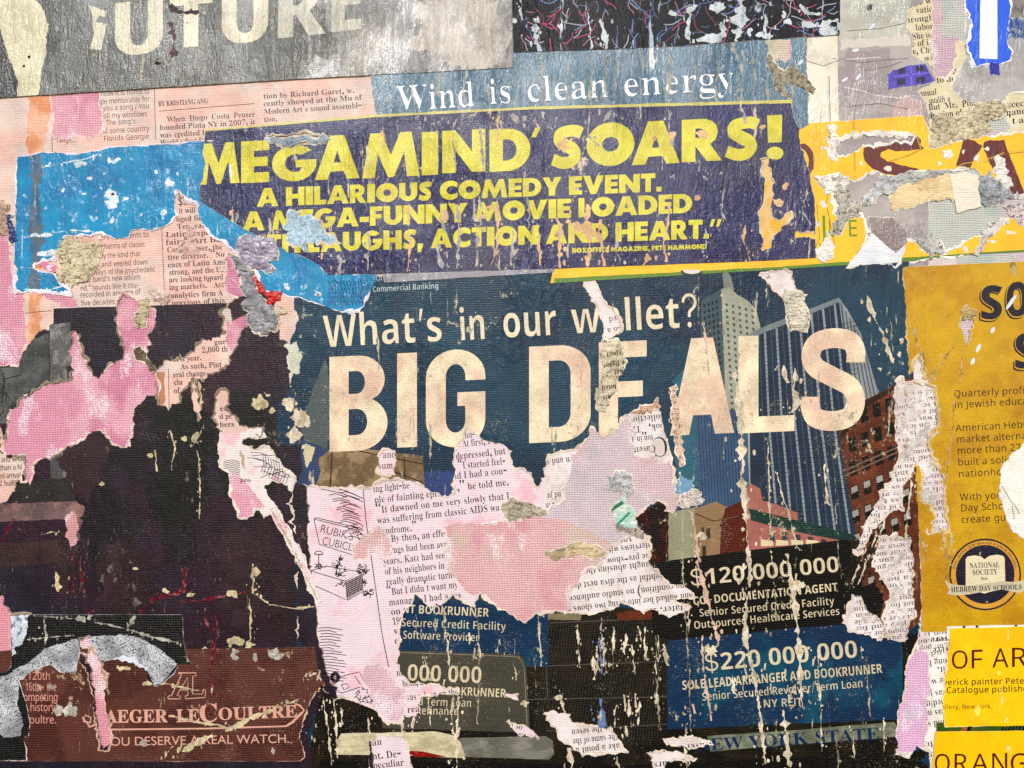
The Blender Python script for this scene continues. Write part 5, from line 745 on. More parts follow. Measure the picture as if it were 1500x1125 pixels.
# white scrap of cartoon with a pink tail, and its long thin stem
CS=Sheet('torn_scrap','white torn cartoon scrap with pink tail on the black page','scrap',3.7,
 [(323,632),(347,635),(384,627),(391,640),(372,640),(357,643),(355,651),(373,658),(388,652),(400,660),(412,678),(420,690),(432,699),(428,717),(415,708),(400,704),(388,712),(392,726),(404,741),(420,765),(440,805),(456,846),(472,880),(466,884),(448,850),(432,815),(412,780),(396,752),(387,757),(381,747),(376,747),(362,761),(350,760),(347,746),(339,727),(337,693),(323,683),(320,655)],mat((226,216,212),'mag',(230,180,190),(.02,.016,.5,.62)),amp=1.4,thick=1.2)
L=[]
rr=random.Random(5)
for i in range(15):
    a=rr.uniform(-.3,.5); x=rr.uniform(362,405); y=rr.uniform(662,702); L.append([(x,y),(x+14*math.cos(a),y+14*math.sin(a)-1.5),(x+28*math.cos(a),y+28*math.sin(a))])
for i in range(14): y=676+i*2.7; L.append([(328,y),(340,y-2.5),(352,y+1)])
for i in range(10): x=385+i*4; L.append([(x,664+i*2.2),(x+2,678+i*2.2),(x-2,692+i*1.8)])
for i in range(5): L.append(arc(392+i*7,684+i*4,5,5,180,360,6))
CS.lines('cartoon_drawing',L,.9,mat((52,46,56),'mag'))
CS.shape('pink_rub',[(338,690),(352,698),(372,722),(388,742),(376,747),(362,761),(350,760),(347,746),(339,727)],canvas_mat(((222,160,176),(228,178,190)),.2,12),1.5)
streaks(CS,[([(352,660),(356,672),(360,688)],5),([(396,742),(420,785),(450,846),(466,878)],5)],mat((190,172,150),'fibre'))
CS.text('pro',352,706,15,'serif',0,mat((80,60,60),'mag'),368)
def ell(cx,cy,rx,ry,a0,a1,n=14): return [(cx+rx*math.cos(R(a0+(a1-a0)*i/n)),cy+ry*math.sin(R(a0+(a1-a0)*i/n))) for i in range(n+1)]
def spline(P,n=6):
    o=[]
    for i in range(len(P)-1):
        p0,p1,p2,p3=[np.array(P[min(max(k,0),len(P)-1)],float) for k in (i-1,i,i+1,i+2)]
        for j in range(n):
            t=j/n; o.append(tuple(.5*((2*p1)+(-p0+p2)*t+(2*p0-5*p1+4*p2-p3)*t*t+(-p0+3*p1-3*p2+p3)*t**3)))
    return o+[tuple(P[-1])]
GROT={'I':[[(0,0),(1,0),(1,1),(0,1)]],
'B':[[(0,0)]+ell(.5,.285,.5,.285,-90,62)+ell(.5,.745,.45,.255,-42,90)+[(0,1)],[(.33,.165),(.33,.44)]+ell(.48,.303,.17,.137,90,-90,10),[(.33,.60),(.33,.84)]+ell(.47,.72,.14,.12,90,-90,10)],
'G':[[(1,.68)]+ell(.5,.72,.5,.28,0,180)+ell(.5,.28,.5,.28,180,360)+[(1,.56),(.53,.56),(.53,.42),(.66,.42)]+ell(.5,.28,.165,.13,0,-180)+ell(.5,.72,.165,.13,180,0)+[(.665,.68)]],
'D':[[(0,0)]+ell(.5,.28,.5,.28,-90,0)+ell(.5,.72,.5,.28,0,90)+[(0,1)],[(.32,.155),(.32,.845)]+ell(.48,.70,.195,.145,90,0)+ell(.48,.30,.195,.145,0,-90)],
'E':[[(0,0),(1,0),(1,.165),(.40,.165),(.40,.43),(.92,.43),(.92,.59),(.40,.59),(.40,.835),(1,.835),(1,1),(0,1)]],
'A':[[(0,0),(.30,0),(.36,.20),(.64,.20),(.70,0),(1,0),(.67,1),(.33,1)],[(.41,.35),(.59,.35),(.5,.80)]],
'L':[[(0,0),(1,0),(1,.165),(.36,.165),(.36,1),(0,1)]],
'S':[[tuple(p) for p in ribbon(spline([(.565,.66),(.565,.78),(.50,.875),(.33,.91),(.16,.87),(.10,.75),(.15,.63),(.33,.525),(.51,.42),(.565,.27),(.50,.13),(.33,.09),(.15,.13),(.095,.24),(.095,.34)]),.195)]]}
# ================================================================ THE BIG TEAL AD
TEAL=mat((26,66,84),'ad',(14,54,72),(.004,.004,.42,.6))
HC=[(430,709),(446,709),(451,712),(476,713),(500,714),(532,715),(546,709),(562,705),(602,704),(615,709),(631,717),(642,723),(655,729),(663,722),(666,688),(664,667),(666,656),(679,640),(683,631),(692,632),(706,643),(722,648),(738,649),(746,659),(751,680),(766,688),(779,704),(786,717),(794,701),(801,685),(803,667),(822,661),(841,659),(857,645),(865,624),(878,632),(883,640),(899,627),(910,613),(923,603),(942,597),(963,600),(971,616),(977,640),(985,677),(990,688),(987,709),(989,720),(1001,731),(995,744),(982,757),(974,741),(966,735),(953,737),(931,757),(934,771),(947,787),(951,800),(949,821),(955,832),(969,843),(977,851),(1006,860),(1017,868),(1014,876),(990,878),(1009,889),(998,897),(977,900),(958,894),(937,897),(910,881),(899,894),(883,897),(862,902),(838,898),(801,896),(785,902),(769,913),(758,908),(754,902),(735,894),(711,881),(703,868),(695,889),(679,881),(663,870),(655,881),(631,894),(615,876),(607,870),(602,884),(594,892),(588,913),(586,945),(580,972),(586,988),(600,998),(622,1003),(640,1003),(655,1008),(672,1008),(672,1014),(640,1017),(618,1019),(612,1030),(615,1040),(600,1050),(592,1046),(588,1060),(567,1060),(551,1044),(535,1036),(514,1025),(492,1022),(476,1009),(468,985),(440,985)]
H_V=[(1312,560),(1322,553),(1332,560),(1372,560),(1373,590),(1373,621),(1361,648),(1367,672),(1381,699),(1384,736),(1389,779),(1361,781),(1356,760),(1350,731),(1349,699),(1344,685),(1337,683),(1329,691),(1324,709),(1323,747),(1311,744),(1297,757),(1287,773),(1273,784),(1264,806),(1256,812),(1250,808),(1262,780),(1270,760),(1285,735),(1300,710),(1316,668),(1313,650),(1310,600)]
AD=Sheet('bank_poster','big teal ad with cream BIG DEALS headline over city towers, torn open in the middle','poster',3.0,
 [(440,412,0),(560,405,0),(800,396,0),(1330,381,0),(1338,560,0),(1344,680,1),(1348,900,1.5),(1344,930,2),(1332,960,2),(1326,975,2),(1322,1020,2),(1314,1050,2),(1310,1105,2),(1330,1110,2),(1342,1092,2),(1360,1100,2),(1365,1140,0),(1365,1190,0),(520,1190,0),(440,1190,3),(458,1110,3),(452,1075,3),(476,1010,3),(436,985,3),(436,712,2.5),(444,690,2.5),(440,660,2),(448,650,2),(436,652,2),(409,654,2),(406,620,2),(410,590,2),(424,575,2),(428,548,2),(424,500,2),(438,470,2),(430,440,2)],TEAL,
 holes=[HC,H_V,[(853,408),(868,408),(880,428),(890,448),(897,455),(908,470),(906,486),(893,497),(888,499),(884,480),(874,450),(860,425)],
 [(1112,400),(1160,394),(1168,420),(1172,432),(1150,440),(1142,430),(1130,425)],
 [(1287,787),(1313,784),(1329,795),(1337,821),(1335,850),(1343,895),(1330,920),(1325,940),(1300,938),(1290,905),(1303,870),(1290,850),(1277,830)],
 [(1247,872),(1262,870),(1268,895),(1288,905),(1300,925),(1290,940),(1270,930),(1242,925),(1238,905)],
 [(798,1046),(811,1038),(835,1046),(838,1057),(862,1060),(894,1065),(910,1089),(923,1102),(899,1105),(851,1102),(841,1092),(822,1086)],
 [(969,1081),(1017,1076),(1033,1081),(1041,1089),(1017,1094),(977,1092)],[(947,1102),(990,1100),(1019,1110),(1017,1114),(977,1116),(972,1135),(958,1135),(955,1110)],
 [(541,1086),(560,1078),(585,1080),(600,1085),(604,1135),(545,1135),(540,1100)],[(740,1057),(758,1060),(775,1065),(790,1080),(760,1078)],[(740,1014),(762,1016),(760,1026),(742,1022)],
 [(555,668),(563,660),(578,660),(581,680),(578,694),(560,696),(552,690)]],hamp=2.3,fringe=3.2,fcol=(224,206,190))
# --- the printed city, back to front
A=lambda p,c,n='printed_tower',a=.25,st='adlow',**k: AD.shape(n,p,mat(c,st,**k),a)
A([(1020,520),(1080,505),(1120,640),(1050,720),(990,700),(985,560)],(48,94,112),'printed_sky',3,'ad')
A([(443,612),(478,520),(484,565),(482,640),(476,712),(451,712),(446,690)],(84,92,92),'printed_cloud',2)
A([(436,640),(480,660),(560,690),(560,715),(430,720)],(58,72,102),'printed_haze',3)
A([(560,700),(630,690),(668,690),(666,735),(600,720)],(56,70,110),'printed_haze',3)
A([(487,651),(520,656),(620,668),(622,712),(560,716),(463,716),(470,690),(466,672),(478,664)],(112,92,70),'printed_building',.6,col2=(150,128,96),patch=(.03,.03,.45,.6))
AD.lines('printed_edge',[[(488,652),(560,668),(622,680)],[(592,666),(594,712)],[(487,660),(484,712)],[(575,690),(618,706)]],1.6,mat((52,44,36),'adlow'))
A([(448,650),(462,655),(458,672),(450,685),(446,670)],(196,186,150),'peeled_spot',1.5)
# left tower
A([(1058,401),(1064,398),(1070,404),(1075,424),(1067,430),(1060,424)],(128,134,124),'printed_spire')
A([(1027,440),(1056,424),(1060,520),(1068,740),(1040,740),(1034,600),(1026,520)],(74,88,92),'printed_tower')
A([(1056,424),(1068,421),(1080,432),(1094,440),(1107,453),(1113,477),(1118,560),(1128,700),(1090,720),(1066,700),(1060,520)],(156,158,142),'printed_tower')
W_=[]
for r in range(20):
    for c in range(5): x=1062+c*9.5+r*.5; y=444+r*9+c*2.2; W_.append([(x,y),(x+3.6,y+1),(x+3.6,y+5),(x,y+4)])
AD.shapes('printed_windows',W_,mat((84,88,86),'adlow',streak=.3),0)
W_=[[(1030+c*6+r*.5,446+r*9-c*2),(1033+c*6+r*.5,445+r*9-c*2),(1033+c*6+r*.5,450+r*9-c*2),(1030+c*6+r*.5,451+r*9-c*2)] for r in range(22) for c in range(4)]
AD.shapes('printed_windows',W_,mat((44,54,62),'adlow',streak=.3),0)
# dark glass tower
A([(1017,606),(1040,600),(1094,600),(1100,830),(1030,830)],(66,88,114),'printed_tower',.3,'adlow')
AD.lines('printed_mullions',[[(1022+i*4.6,606),(1030+i*4.6,745)] for i in range(14)],1.2,mat((46,60,88),'adlow',streak=.3))
# tall black tower with pale verticals
A([(1096,494),(1100,488),(1165,462),(1228,436),(1240,450),(1262,490),(1275,700),(1256,830),(1100,830)],(48,60,74),'printed_tower',.3)
A([(1098,492),(1100,486),(1228,436),(1233,441),(1101,495)],(118,128,130),'printed_cornice',.2)
A([(1228,437),(1240,452),(1260,488),(1284,568),(1300,640),(1290,760),(1262,700),(1250,560),(1232,470)],(136,142,144),'printed_tower',.2)
AD.lines('printed_mullions',[[(1232+i*6,446+i*10),(1252+i*8,600+i*6),(1262+i*7,700)] for i in range(6)],1.6,mat((72,80,86),'adlow',streak=.3))
VL=[[(1123,488),(1135,580),(1126,640),(1140,741)],[(1149,478),(1160,560),(1158,660),(1175,762)]]
VL=[[(1120+i*17,488-i*7),(1126+i*19,620),(1140+i*21,790)] for i in range(7)]
AD.lines('printed_mullions',VL,3.2,mat((138,144,148),'adlow',streak=.4))
AD.lines('printed_mullions',[[(1112+i*17,492-i*7),(1117+i*19,620),(1130+i*21,790)] for i in range(8)],1.1,mat((84,90,100),'adlow',streak=.3))
AD.lines('printed_floors',[[(1102,502+i*6.2),(1256,470+i*7.0)] for i in range(46)],.7,mat((46,54,72),'adlow',streak=.3))
# brown office block
A([(1228,634),(1265,587),(1312,562),(1352,545),(1352,905),(1330,925),(1262,905),(1255,789)],(106,62,48),'printed_building',.3,col2=(84,50,42),patch=(.03,.03,.4,.6))
A([(1228,640),(1262,590),(1312,563),(1312,570),(1266,598),(1236,640)],(58,44,40),'printed_cornice',.2)
W_=[];W2=[]
for r in range(8):
    for c in range(5):
        x=1240+c*18.5+r*1.6; y=608+r*35-c*7.6
        W_.append([(x,y),(x+11,y-4),(x+13,y+16),(x+2,y+20)]); 
        if r>2: W2.append([(x+1,y+1),(x+10,y-2.5),(x+11,y+6),(x+2,y+10)])
AD.shapes('printed_windows',W_,mat((36,30,34),'adlow'),.15); AD.shapes('printed_panes',W2,mat((150,146,140),'adlow'),.15)
AD.lines('printed_cornice',[[(1234,690),(1314,655)],[(1236,697),(1314,662)]],2.2,mat((112,92,84),'adlow'))
# low buildings
A([(977,752),(1022,742),(1032,752),(1030,826),(975,826)],(142,142,116),'printed_building',.4)
A([(1017,745),(1048,735),(1082,752),(1086,815),(1020,822)],(140,112,84),'printed_building',.4)
A([(1055,770),(1062,745),(1092,730),(1100,750),(1100,812),(1054,815)],(84,44,38),'printed_building',.8)
AD.shapes('printed_windows',[[(1026,773),(1031,772),(1031,788),(1026,789)],[(1034,774),(1040,773),(1040,788),(1035,789)],[(1028,800),(1034,799),(1034,814),(1028,815)]],mat((62,56,52),'adlow'),.2)
AD.lines('printed_cornice',[[(1018,752),(1044,763),(1082,756)]],2,mat((92,70,54),'adlow'))
A([(929,757),(965,735),(974,741),(979,750),(979,821),(950,826),(946,787)],(64,30,30),'printed_building',.8,col2=(40,24,26),patch=(.05,.05,.4,.6))
A([(1090,716),(1100,708),(1113,716),(1116,733),(1140,740),(1167,751),(1170,800),(1096,812)],(160,104,92),'printed_building',.3)
A([(1098,756),(1130,765),(1250,790),(1248,800),(1200,806),(1096,815)],(160,100,92),'printed_building',.3)
A([(1096,745),(1102,746),(1250,783),(1256,790),(1240,793),(1160,778),(1100,762)],(40,62,58),'printed_cornice',.3)
AD.shapes('printed_windows',[[(1126+i*19,775+i*3.4),(1134+i*19,777+i*3.4),(1134+i*19,794+i*1.2),(1126+i*19,793+i*1.2)] for i in range(6)],mat((60,60,66),'adlow'),.2)
AD.shapes('printed_balcony',[[(1114+i*22,790),(1132+i*22,792),(1132+i*22,799-i),(1114+i*22,800-i)] for i in range(4)],mat((214,196,158),'adlow'),.2)
# cards
CARDK=mat((30,29,30),'adlow',flake=.3,streak=.4,scratch=.35); CARDB=mat((14,56,80),'adlow',(30,78,98),(.01,.01,.5,.65)); CARDG=mat((74,72,64),'adlow',flake=.35,streak=.4)
AD.shape('printed_wallet',[(940,826),(1100,807),(1260,790),(1262,905),(1340,930),(1340,1190),(500,1190),(440,1190),(470,1000),(588,985),(800,890),(940,890)],mat((46,43,39),'adlow',(34,33,32),(.02,.02,.4,.6)),1)
rr=random.Random(9)
AD.lines('printed_weave',[[(806+i*4.2,905),(780+i*4.2,1090)] for i in range(42)],1.0,mat((58,55,50),'adlow'))
AD.lines('printed_stitching',[[(805,912),(978,905)],[(802,975),(978,968)],[(770,975),(800,975),(802,1024)],[(770,1024),(980,1020)],[(800,1070),(980,1060)]],1.2,mat((84,80,74),'adlow'))
AD.shape('printed_brick',[(800,899),(850,898),(850,908),(800,907)],mat((124,112,86),'adlow'),.6); AD.shape('printed_brick',[(902,898),(950,893),(962,905),(905,908)],mat((96,52,40),'adlow'),1.5)
AD.shape('printed_card',[(955,832),(982,820),(1100,805),(1240,790),(1246,800),(1246,905),(1240,915),(1100,927),(985,938),(955,930)],CARDK,.3)
AD.shape('printed_card',[(577,888),(620,878),(735,888),(802,893),(803,976),(770,975),(765,960),(582,951)],CARDB,.4)
AD.shape('printed_card',[(578,952),(755,958),(766,962),(771,975),(776,1062),(772,1072),(560,1066),(560,1010)],CARDG,.4)
AD.lines('card_edge',[[(585,955),(755,961),(763,966),(768,978),(772,1062)]],1.1,mat((130,124,104),'adlow'))
AD.shape('printed_card',[(977,938),(1150,921),(1312,908),(1320,916),(1323,1045),(1318,1053),(1100,1062),(977,1068)],CARDB,.4)
AD.shape('printed_card',[(1036,1078),(1170,1068),(1308,1057),(1314,1062),(1314,1078),(1040,1100)],mat((98,104,86),'adlow',(126,130,110),(.02,.04,.45,.6)),.4)
AD.shape('printed_card',[(495,1082),(500,1074),(640,1071),(664,1076),(684,1096),(680,1110),(600,1106),(495,1104)],mat((204,194,160),'adlow',(176,164,132),(.02,.04,.45,.6)),.5)
AD.shape('printed_stripe',[(588,1098),(620,1100),(655,1108),(610,1108)],mat((132,36,38),'adlow'),.4)
AD.shape('printed_card',[(672,1080),(800,1078),(810,1084),(812,1104),(804,1112),(682,1108)],mat((104,102,94),'adlow',(128,126,116),(.02,.04,.45,.6)),.5)
AD.shape('printed_wallet_slot',[(470,1112),(700,1116),(940,1120),(1330,1100),(1330,1190),(460,1190)],mat((22,21,22),'adlow'),.6)
# --- lettering
CR=mat((228,212,180),'ad',(220,188,164),(.012,.012,.42,.62),flake=.55,streak=.45,scratch=.62,var=.30,wearcol=(150,150,134))
AD.boxed([(GROT.get(q[0]),)+q[1:] for q in [('B',483,568,521,660),('I',582,611,517,655),('G',624,711,512,655),('D',775,865,506,647),('E',877,947,500,643),('A',981,1075,495,636),('L',1081,1163,491,633),('S',1172,1267,481,631)]],'bold',-2.6,CR,name='headline')
# soft join: what's in our wallet?
ct=mat((224,210,180),'ad',flake=.5,streak=.5,scratch=.62,var=.25,wearcol=(120,120,110))
for t,x,y,x1 in [('What\u2019s',475,509,650),('in',672,499,714),('our',736,495,817),('wallet?',837,489,1025)]: AD.text(t,x,y,97,'bold',-3.1,ct,x1,wt=(-.006,-.004),name='headline')
AD.text('Commercial Banking',546,428,17,'bold',-3.2,mat((176,190,190),'ad',wearcol=(60,90,100)),643,wt=-.006)
AD.text('or',551,412,24,'sans',-3.2,mat((176,190,190),'ad'),562)
tc=mat((208,194,162),'adlow',flake=.35,streak=.5,scratch=.75,wearcol=(90,84,70)); 
def T(t,x,y,cap,x1,font='bold',wt=-.004,ang=None,m=tc,y1=None): AD.text(t,x,y,cap/.48,font,math.degrees(math.atan2(y1-y,x1-x)),m,x1,wt=wt)
T('$120,000,000',1010,858,23,1230,y1=837)
T('CO-DOCUMENTATION AGENT',1015,886,12,1227,y1=865); T('Senior Secured Credit Facility',1024,903,11.5,1222,'bold',-.014,y1=885); T('Outsourced Healthcare Services',1016,921,11.5,1230,'bold',-.014,y1=900)
T('$220,000,000',1031,983,25,1257,y1=962); T('SOLE LEAD ARRANGER AND BOOKRUNNER',999,1010,13.5,1292,y1=985); T('Senior Secured Revolver/Term Loan',1028,1026,12,1264,'bold',-.014,y1=1006); T('NY REIT',1117,1036,12,1175,'bold',-.012,y1=1033)
T('JOINT BOOKRUNNER',568,896,12.5,716,y1=903); T('Senior Secured Credit Facility',540,915,12,741,'bold',-.014,y1=923); T('Software Provider',590,935,12,702,'bold',-.014,y1=939)
T('$45,000,000',534,994,24,706,y1=1000); T('LEAD MANAGER AND BOOKRUNNER',500,1010,12.5,741,y1=1021); T('Secured Term Loan',570,1031,12,691,'bold',-.014,y1=1035); T('Debt Refinance',575,1045,12,672,'bold',-.014,y1=1047)
AD.text('NEW YORK STATE',1018,1100,38,'serif',-3.8,mat((24,52,84),'adlow',wearcol=(120,120,100)),1288,name='plate_lettering')
# --- peeled ridges and streaks over the ad
P1=mat((218,206,182),'fibre',(184,168,142),(.1,.06,.45,.6)); P2=mat((216,180,166),'fibre',(186,166,140),(.1,.06,.45,.6))
streaks(AD,[([(1076,540),(1083,600),(1086,640),(1088,720),(1094,790),(1097,860)],13),([(1092,860),(1092,940),(1105,985),(1114,1060),(1121,1118)],8),([(1152,812),(1158,850),(1166,905),(1170,960),(1174,1036)],11),([(1147,1040),(1152,1080),(1157,1130)],12),
 ([(1100,975),(1108,1010),(1116,1060),(1120,1118)],4),([(1136,690),(1150,740),(1160,770),(1167,800),(1172,806)],4),([(1207,680),(1210,735),(1213,740)],5),([(1270,432),(1278,460),(1288,480),(1296,500),(1303,520),(1308,535)],11),([(1147,535),(1152,560)],8),([(1166,540),(1162,570),(1168,590),(1158,605)],10)],P1)
streaks(AD,[([(984,565),(990,600),(993,640),(998,680)],6),([(1010,748),(1018,780),(1024,830),(1030,860)],8),([(1026,835),(1034,875),(1048,925),(1052,945)],11),([(1028,930),(1031,985),(1038,1030),(1041,1055)],6),([(1015,1030),(1017,1045)],6),([(845,530),(850,545),(852,580)],3),([(1030,470),(1034,500),(1040,560)],4)],P2)
sk=[([(880+i*15+((i*37)%11),905+((i*53)%40)),(882+i*15+((i*37)%9),950+((i*29)%50))],5) for i in range(7)]
for i in range(14):
    r=random.Random(200+i); x=r.uniform(868,990); y=r.uniform(915,1065); sk.append(([(x,y),(x+r.uniform(-3,3),y+r.uniform(14,38))],r.uniform(3,6.5)))
for i in range(12):
    r=random.Random(300+i); x=r.uniform(600,760); y=r.uniform(900,1040); sk.append(([(x,y),(x+r.uniform(-2,5),y+r.uniform(12,30))],r.uniform(2,4)))
for i in range(8):
    r=random.Random(400+i); x=r.uniform(990,1320); y=r.uniform(930,1100); sk.append(([(x,y),(x+r.uniform(-2,3),y+r.uniform(8,30))],r.uniform(2.5,5)))
streaks(AD,sk,P1,.2)
streaks(AD,[([(788,902),(790,940),(793,975)],4),([(820,1010),(824,1035),(828,1050)],6),([(665,1020),(662,1050),(664,1075)],5),([(672,1015),(671,1050),(670,1095),(668,1125)],7),([(589,1056),(590,1075),(592,1090)],8),([(833,1095),(838,1125)],10)],P1)
streaks(AD,[([(474,1020),(480,1060),(486,1120)],6),([(490,1022),(492,1060),(494,1110)],4),([(448,985),(452,1010),(446,1060),(440,1110)],9),([(500,1030),(502,1060)],4),([(540,1050),(542,1068)],4)],P1)
blobs(AD,[(1042,950,11,7),(1168,857,10,7),(1005,870,9,6),(1023,786,9,7),(425,590,14,11),(440,610,10,12),(430,640,8,12),(1288,540,5,3),(1320,500,5,5),(770,1030,8,4),(818,1020,5,5),(985,705,5,6),(1307,930,14,8)],P1)
streaks(AD,[([(878,920),(880,960),(882,990)],4),([(880,1022),(882,1050),(880,1066)],11)],mat((100,122,164),'yellow'),.3,'blue_paint_drip')
BRU=mat((28,26,28),'adlow',(60,52,46),(.2,.05,.45,.55))
streaks(AD,[([(1262,800),(1250,830),(1238,855)],9),([(1278,790),(1262,830),(1244,866)],8),([(1290,770),(1275,815),(1262,850)],9)],BRU,.3,'dark_brush_stroke')
streaks(AD,[([(1270,795),(1256,832),(1243,862)],2.5),([(1284,780),(1270,820),(1256,856)],3),([(1337,690),(1330,735),(1325,790)],4),([(1296,760),(1282,800)],3)],P1)
DK1=mat((28,26,28),'adlow',flake=.3)
blobs(AD,[(1342,942,16,20),(1335,1118,22,9),(1345,1104,14,8),(1278,880,18,26)],DK1,.25,'dark_paint',3)
ex=[]
for x0,y0,y1,w in [(996,690,1080,5),(1008,880,1075,6),(1062,850,1000,5),(1124,640,900,4),(1186,800,1010,5),(1197,960,1100,6),(1222,700,900,4),(1240,930,1110,5),(1268,960,1050,4),(1290,960,1100,5),(960,930,1070,7),(912,920,1050,7),(846,915,1040,7),(700,900,1060,4),(735,930,1100,4),(650,890,1000,5),(1304,470,560,6),(1246,520,640,3),(1060,430,520,3),(930,660,700,3),(540,1060,1125,5),(1004,1060,1125,6),(905,1090,1125,6),(1225,1080,1125,6)]:
    r=random.Random(int(x0*7)); n=max(2,int((y1-y0)/45)); P=[(x0,y0)]
    for i in range(n): P.append((P[-1][0]+r.gauss(1.5,2.0),y0+(y1-y0)*(i+1)/n))
    cut=0
    while cut<len(P)-1:
        k=min(len(P)-1,cut+r.randint(1,4)); ex.append((P[cut:k+1],w)); cut=k if r.random()<.35 else k+1
P3=mat((176,166,140),'fibre',(120,112,98),(.1,.06,.45,.6))
streaks(AD,[(p,w*.6) for p,w in ex[::3]],P1,.2,jig=1.2); streaks(AD,[(p,w*.5) for p,w in ex[1::3]],P3,.2,jig=1.2)
# crumpled plugs standing on the ad's tears
class Scrap(Sheet):
    lipsize=0
SCW='and the of was sun in a so our next rule her who ten not over said on'.split()
def scrap(name,label,cat,z,poly,m,hh=5,sc=7,amp=3.0,seed=None,grid=2.0,curl=0,stretch=1.,ang=0,fringe=2,thick=1.2,group=None,holes=(),fcol=(226,216,200)):
    sd=seed or nseed(); q=Scrap(name,label,cat,z,poly,m,amp=amp,seed=sd,height=crumple(hh,sc,sd,ang,stretch,curl),grid=grid,thick=thick,fringe=fringe,group=group,holes=holes,fcol=fcol)
    if name=='crumpled_newsprint' and not curl:      # broken lines of newsprint sunk in the folds
        r=random.Random(sd); lo,hi=q.out.min(0),q.out.max(0); a=r.choice([-14,-6,5,20,172,190]); y=lo[1]+5
        while y<hi[1]:
            t=' '.join(r.choice(SCW) for _ in range(3)); x=lo[0]+r.uniform(-4,6) if abs(a)<90 else hi[0]-r.uniform(-4,6)
            q.text(t,x,y,13,'serif',a+r.uniform(-6,6),mat((52,46,42),'mag',flake=.6,scratch=.8),wt=(-.003,0),dz=HGT*hh*r.uniform(.45,.62)); y+=r.uniform(7,11)
    return q

RB=mat((222,214,194),'rumple',(150,140,118),(.08,.2,.45,.6)); RN=mat((216,204,178),'rumple',(176,160,124),(.06,.06,.5,.62))
q=scrap('crumpled_newsprint','rumpled tan newsprint roll filling the tear across the E of DEALS','scrap',4.2,[(884,500),(905,497),(910,510),(917,530),(913,545),(906,552),(902,570),(893,588),(885,604),(874,598),(870,585),(878,565),(883,540),(880,520)],RN,4.5,8,stretch=2)
for t,xr,y,xl in [('expect',915,514,886),('e fight',914,528,884),('ket of',912,541,886),('lated',902,563,876),('his',895,578,876)]: q.text(t,xr,y,17,'serif',174,mat((70,60,46),'rumple'),wt=(-.006,0),wx=.9,dz=2.0)
scrap('crumpled_newsprint','ribbed beige paper plug on the top edge of the black tower print','scrap',4.2,[(1146,432),(1172,426),(1178,440),(1184,462),(1180,485),(1166,489),(1156,480),(1150,455)],RB,6,5,stretch=2.4)
scrap('crumpled_newsprint','thin torn tan ribbon hanging over the A of DEALS','scrap',4.2,[(984,565),(990,562),(992,600),(998,640),(1002,678),(996,682),(988,640),(984,600)],mat((214,180,156),'rumple'),3,5)
scrap('crumpled_foil','crumpled silver and black printed scrap on bare pink canvas','scrap',2.4,[(894,700),(902,690),(915,692),(923,700),(925,722),(920,730),(912,722),(900,722),(892,712)],mat((196,196,196),'rumple',(30,30,32),(.06,.08,.42,.52)),7,6,ang=60,stretch=2)
q=scrap('torn_label','small green and white banknote-like scrap torn on the pink canvas','scrap',2.4,[(894,742),(914,732),(926,752),(930,768),(918,772),(906,768),(900,756)],mat((170,206,190),'yellow',(214,220,208),(.05,.05,.5,.6)),3,9)
q.lines('green_band',[[(894,747),(912,735)]],5,mat((20,110,84),'yellow'),dz=1.9); q.lines('green_band',[[(904,768),(922,750)]],3,mat((40,140,110),'yellow'),dz=1.9)
scrap('crumpled_newsprint','small tan crumpled bit below the green scrap','scrap',2.4,[(900,768),(925,768),(944,782),(940,790),(925,782),(905,776)],mat((180,168,156),'rumple',(80,74,70),(.1,.1,.45,.6)),4,5)
scrap('crumpled_newsprint','rolled golden brown paper curl lying on the pink canvas','scrap',2.2,[(802,808),(815,802),(842,795),(855,795),(870,802),(886,806),(884,816),(868,818),(838,812),(818,820),(806,816)],mat((206,188,150),'rumple',(140,120,92),(.07,.1,.5,.6)),6,7,stretch=2.5)
scrap('crumpled_newsprint','tan knot of crumpled paper at the right end of the wasting line','scrap',2.4,[(735,742),(752,730),(775,738),(798,745),(802,752),(780,760),(755,758),(748,766),(738,756)],mat((190,180,160),'rumple',(120,110,92),(.08,.1,.45,.6)),7,5,stretch=2)
scrap('torn_scrap','pale blue torn scrap beside upside down text on canvas','scrap',3.6,[(989,703),(1004,698),(1018,703),(1016,716),(1004,728),(993,722),(988,712)],mat((104,146,176),'blue'),1,9)
scrap('crumpled_newsprint','white crumpled bit of print just above the low dark red building','scrap',3.6,[(994,728),(1010,714),(1026,722),(1028,738),(1012,744),(990,742)],mat((218,206,196),'rumple',(110,100,96),(.1,.1,.55,.65)),4,6)
scrap('crumpled_newsprint','small orange tuft of torn paper above the upside down word collection','scrap',3.8,[(938,596),(955,592),(964,582),(966,598),(950,602),(926,604)],mat((198,160,132),'rumple'),3,4)
scrap('torn_scrap','pale green torn scrap with tiny print left of the word What','scrap',4.0,[(421,509),(436,498),(443,522),(438,545),(428,546),(424,530)],mat((206,212,192),'mag',(190,190,170)),1.5,9)
q=scrap('torn_scrap','white torn chip hiding the end of the text on the mustard page','scrap',5.0,[(1515,640),(1497,651),(1479,669),(1464,688),(1463,709),(1465,731),(1473,760),(1484,779),(1500,789),(1540,800),(1560,640)],mat((238,236,226),'mag',(226,222,206)),1.6,16,amp=1.4)
q.lines('painted_crease',[[(1466,712),(1480,735),(1484,760)],[(1482,735),(1492,752)]],1,mat((176,168,150),'mag'),dz=1.3)  # creases shown only as flat darker lines
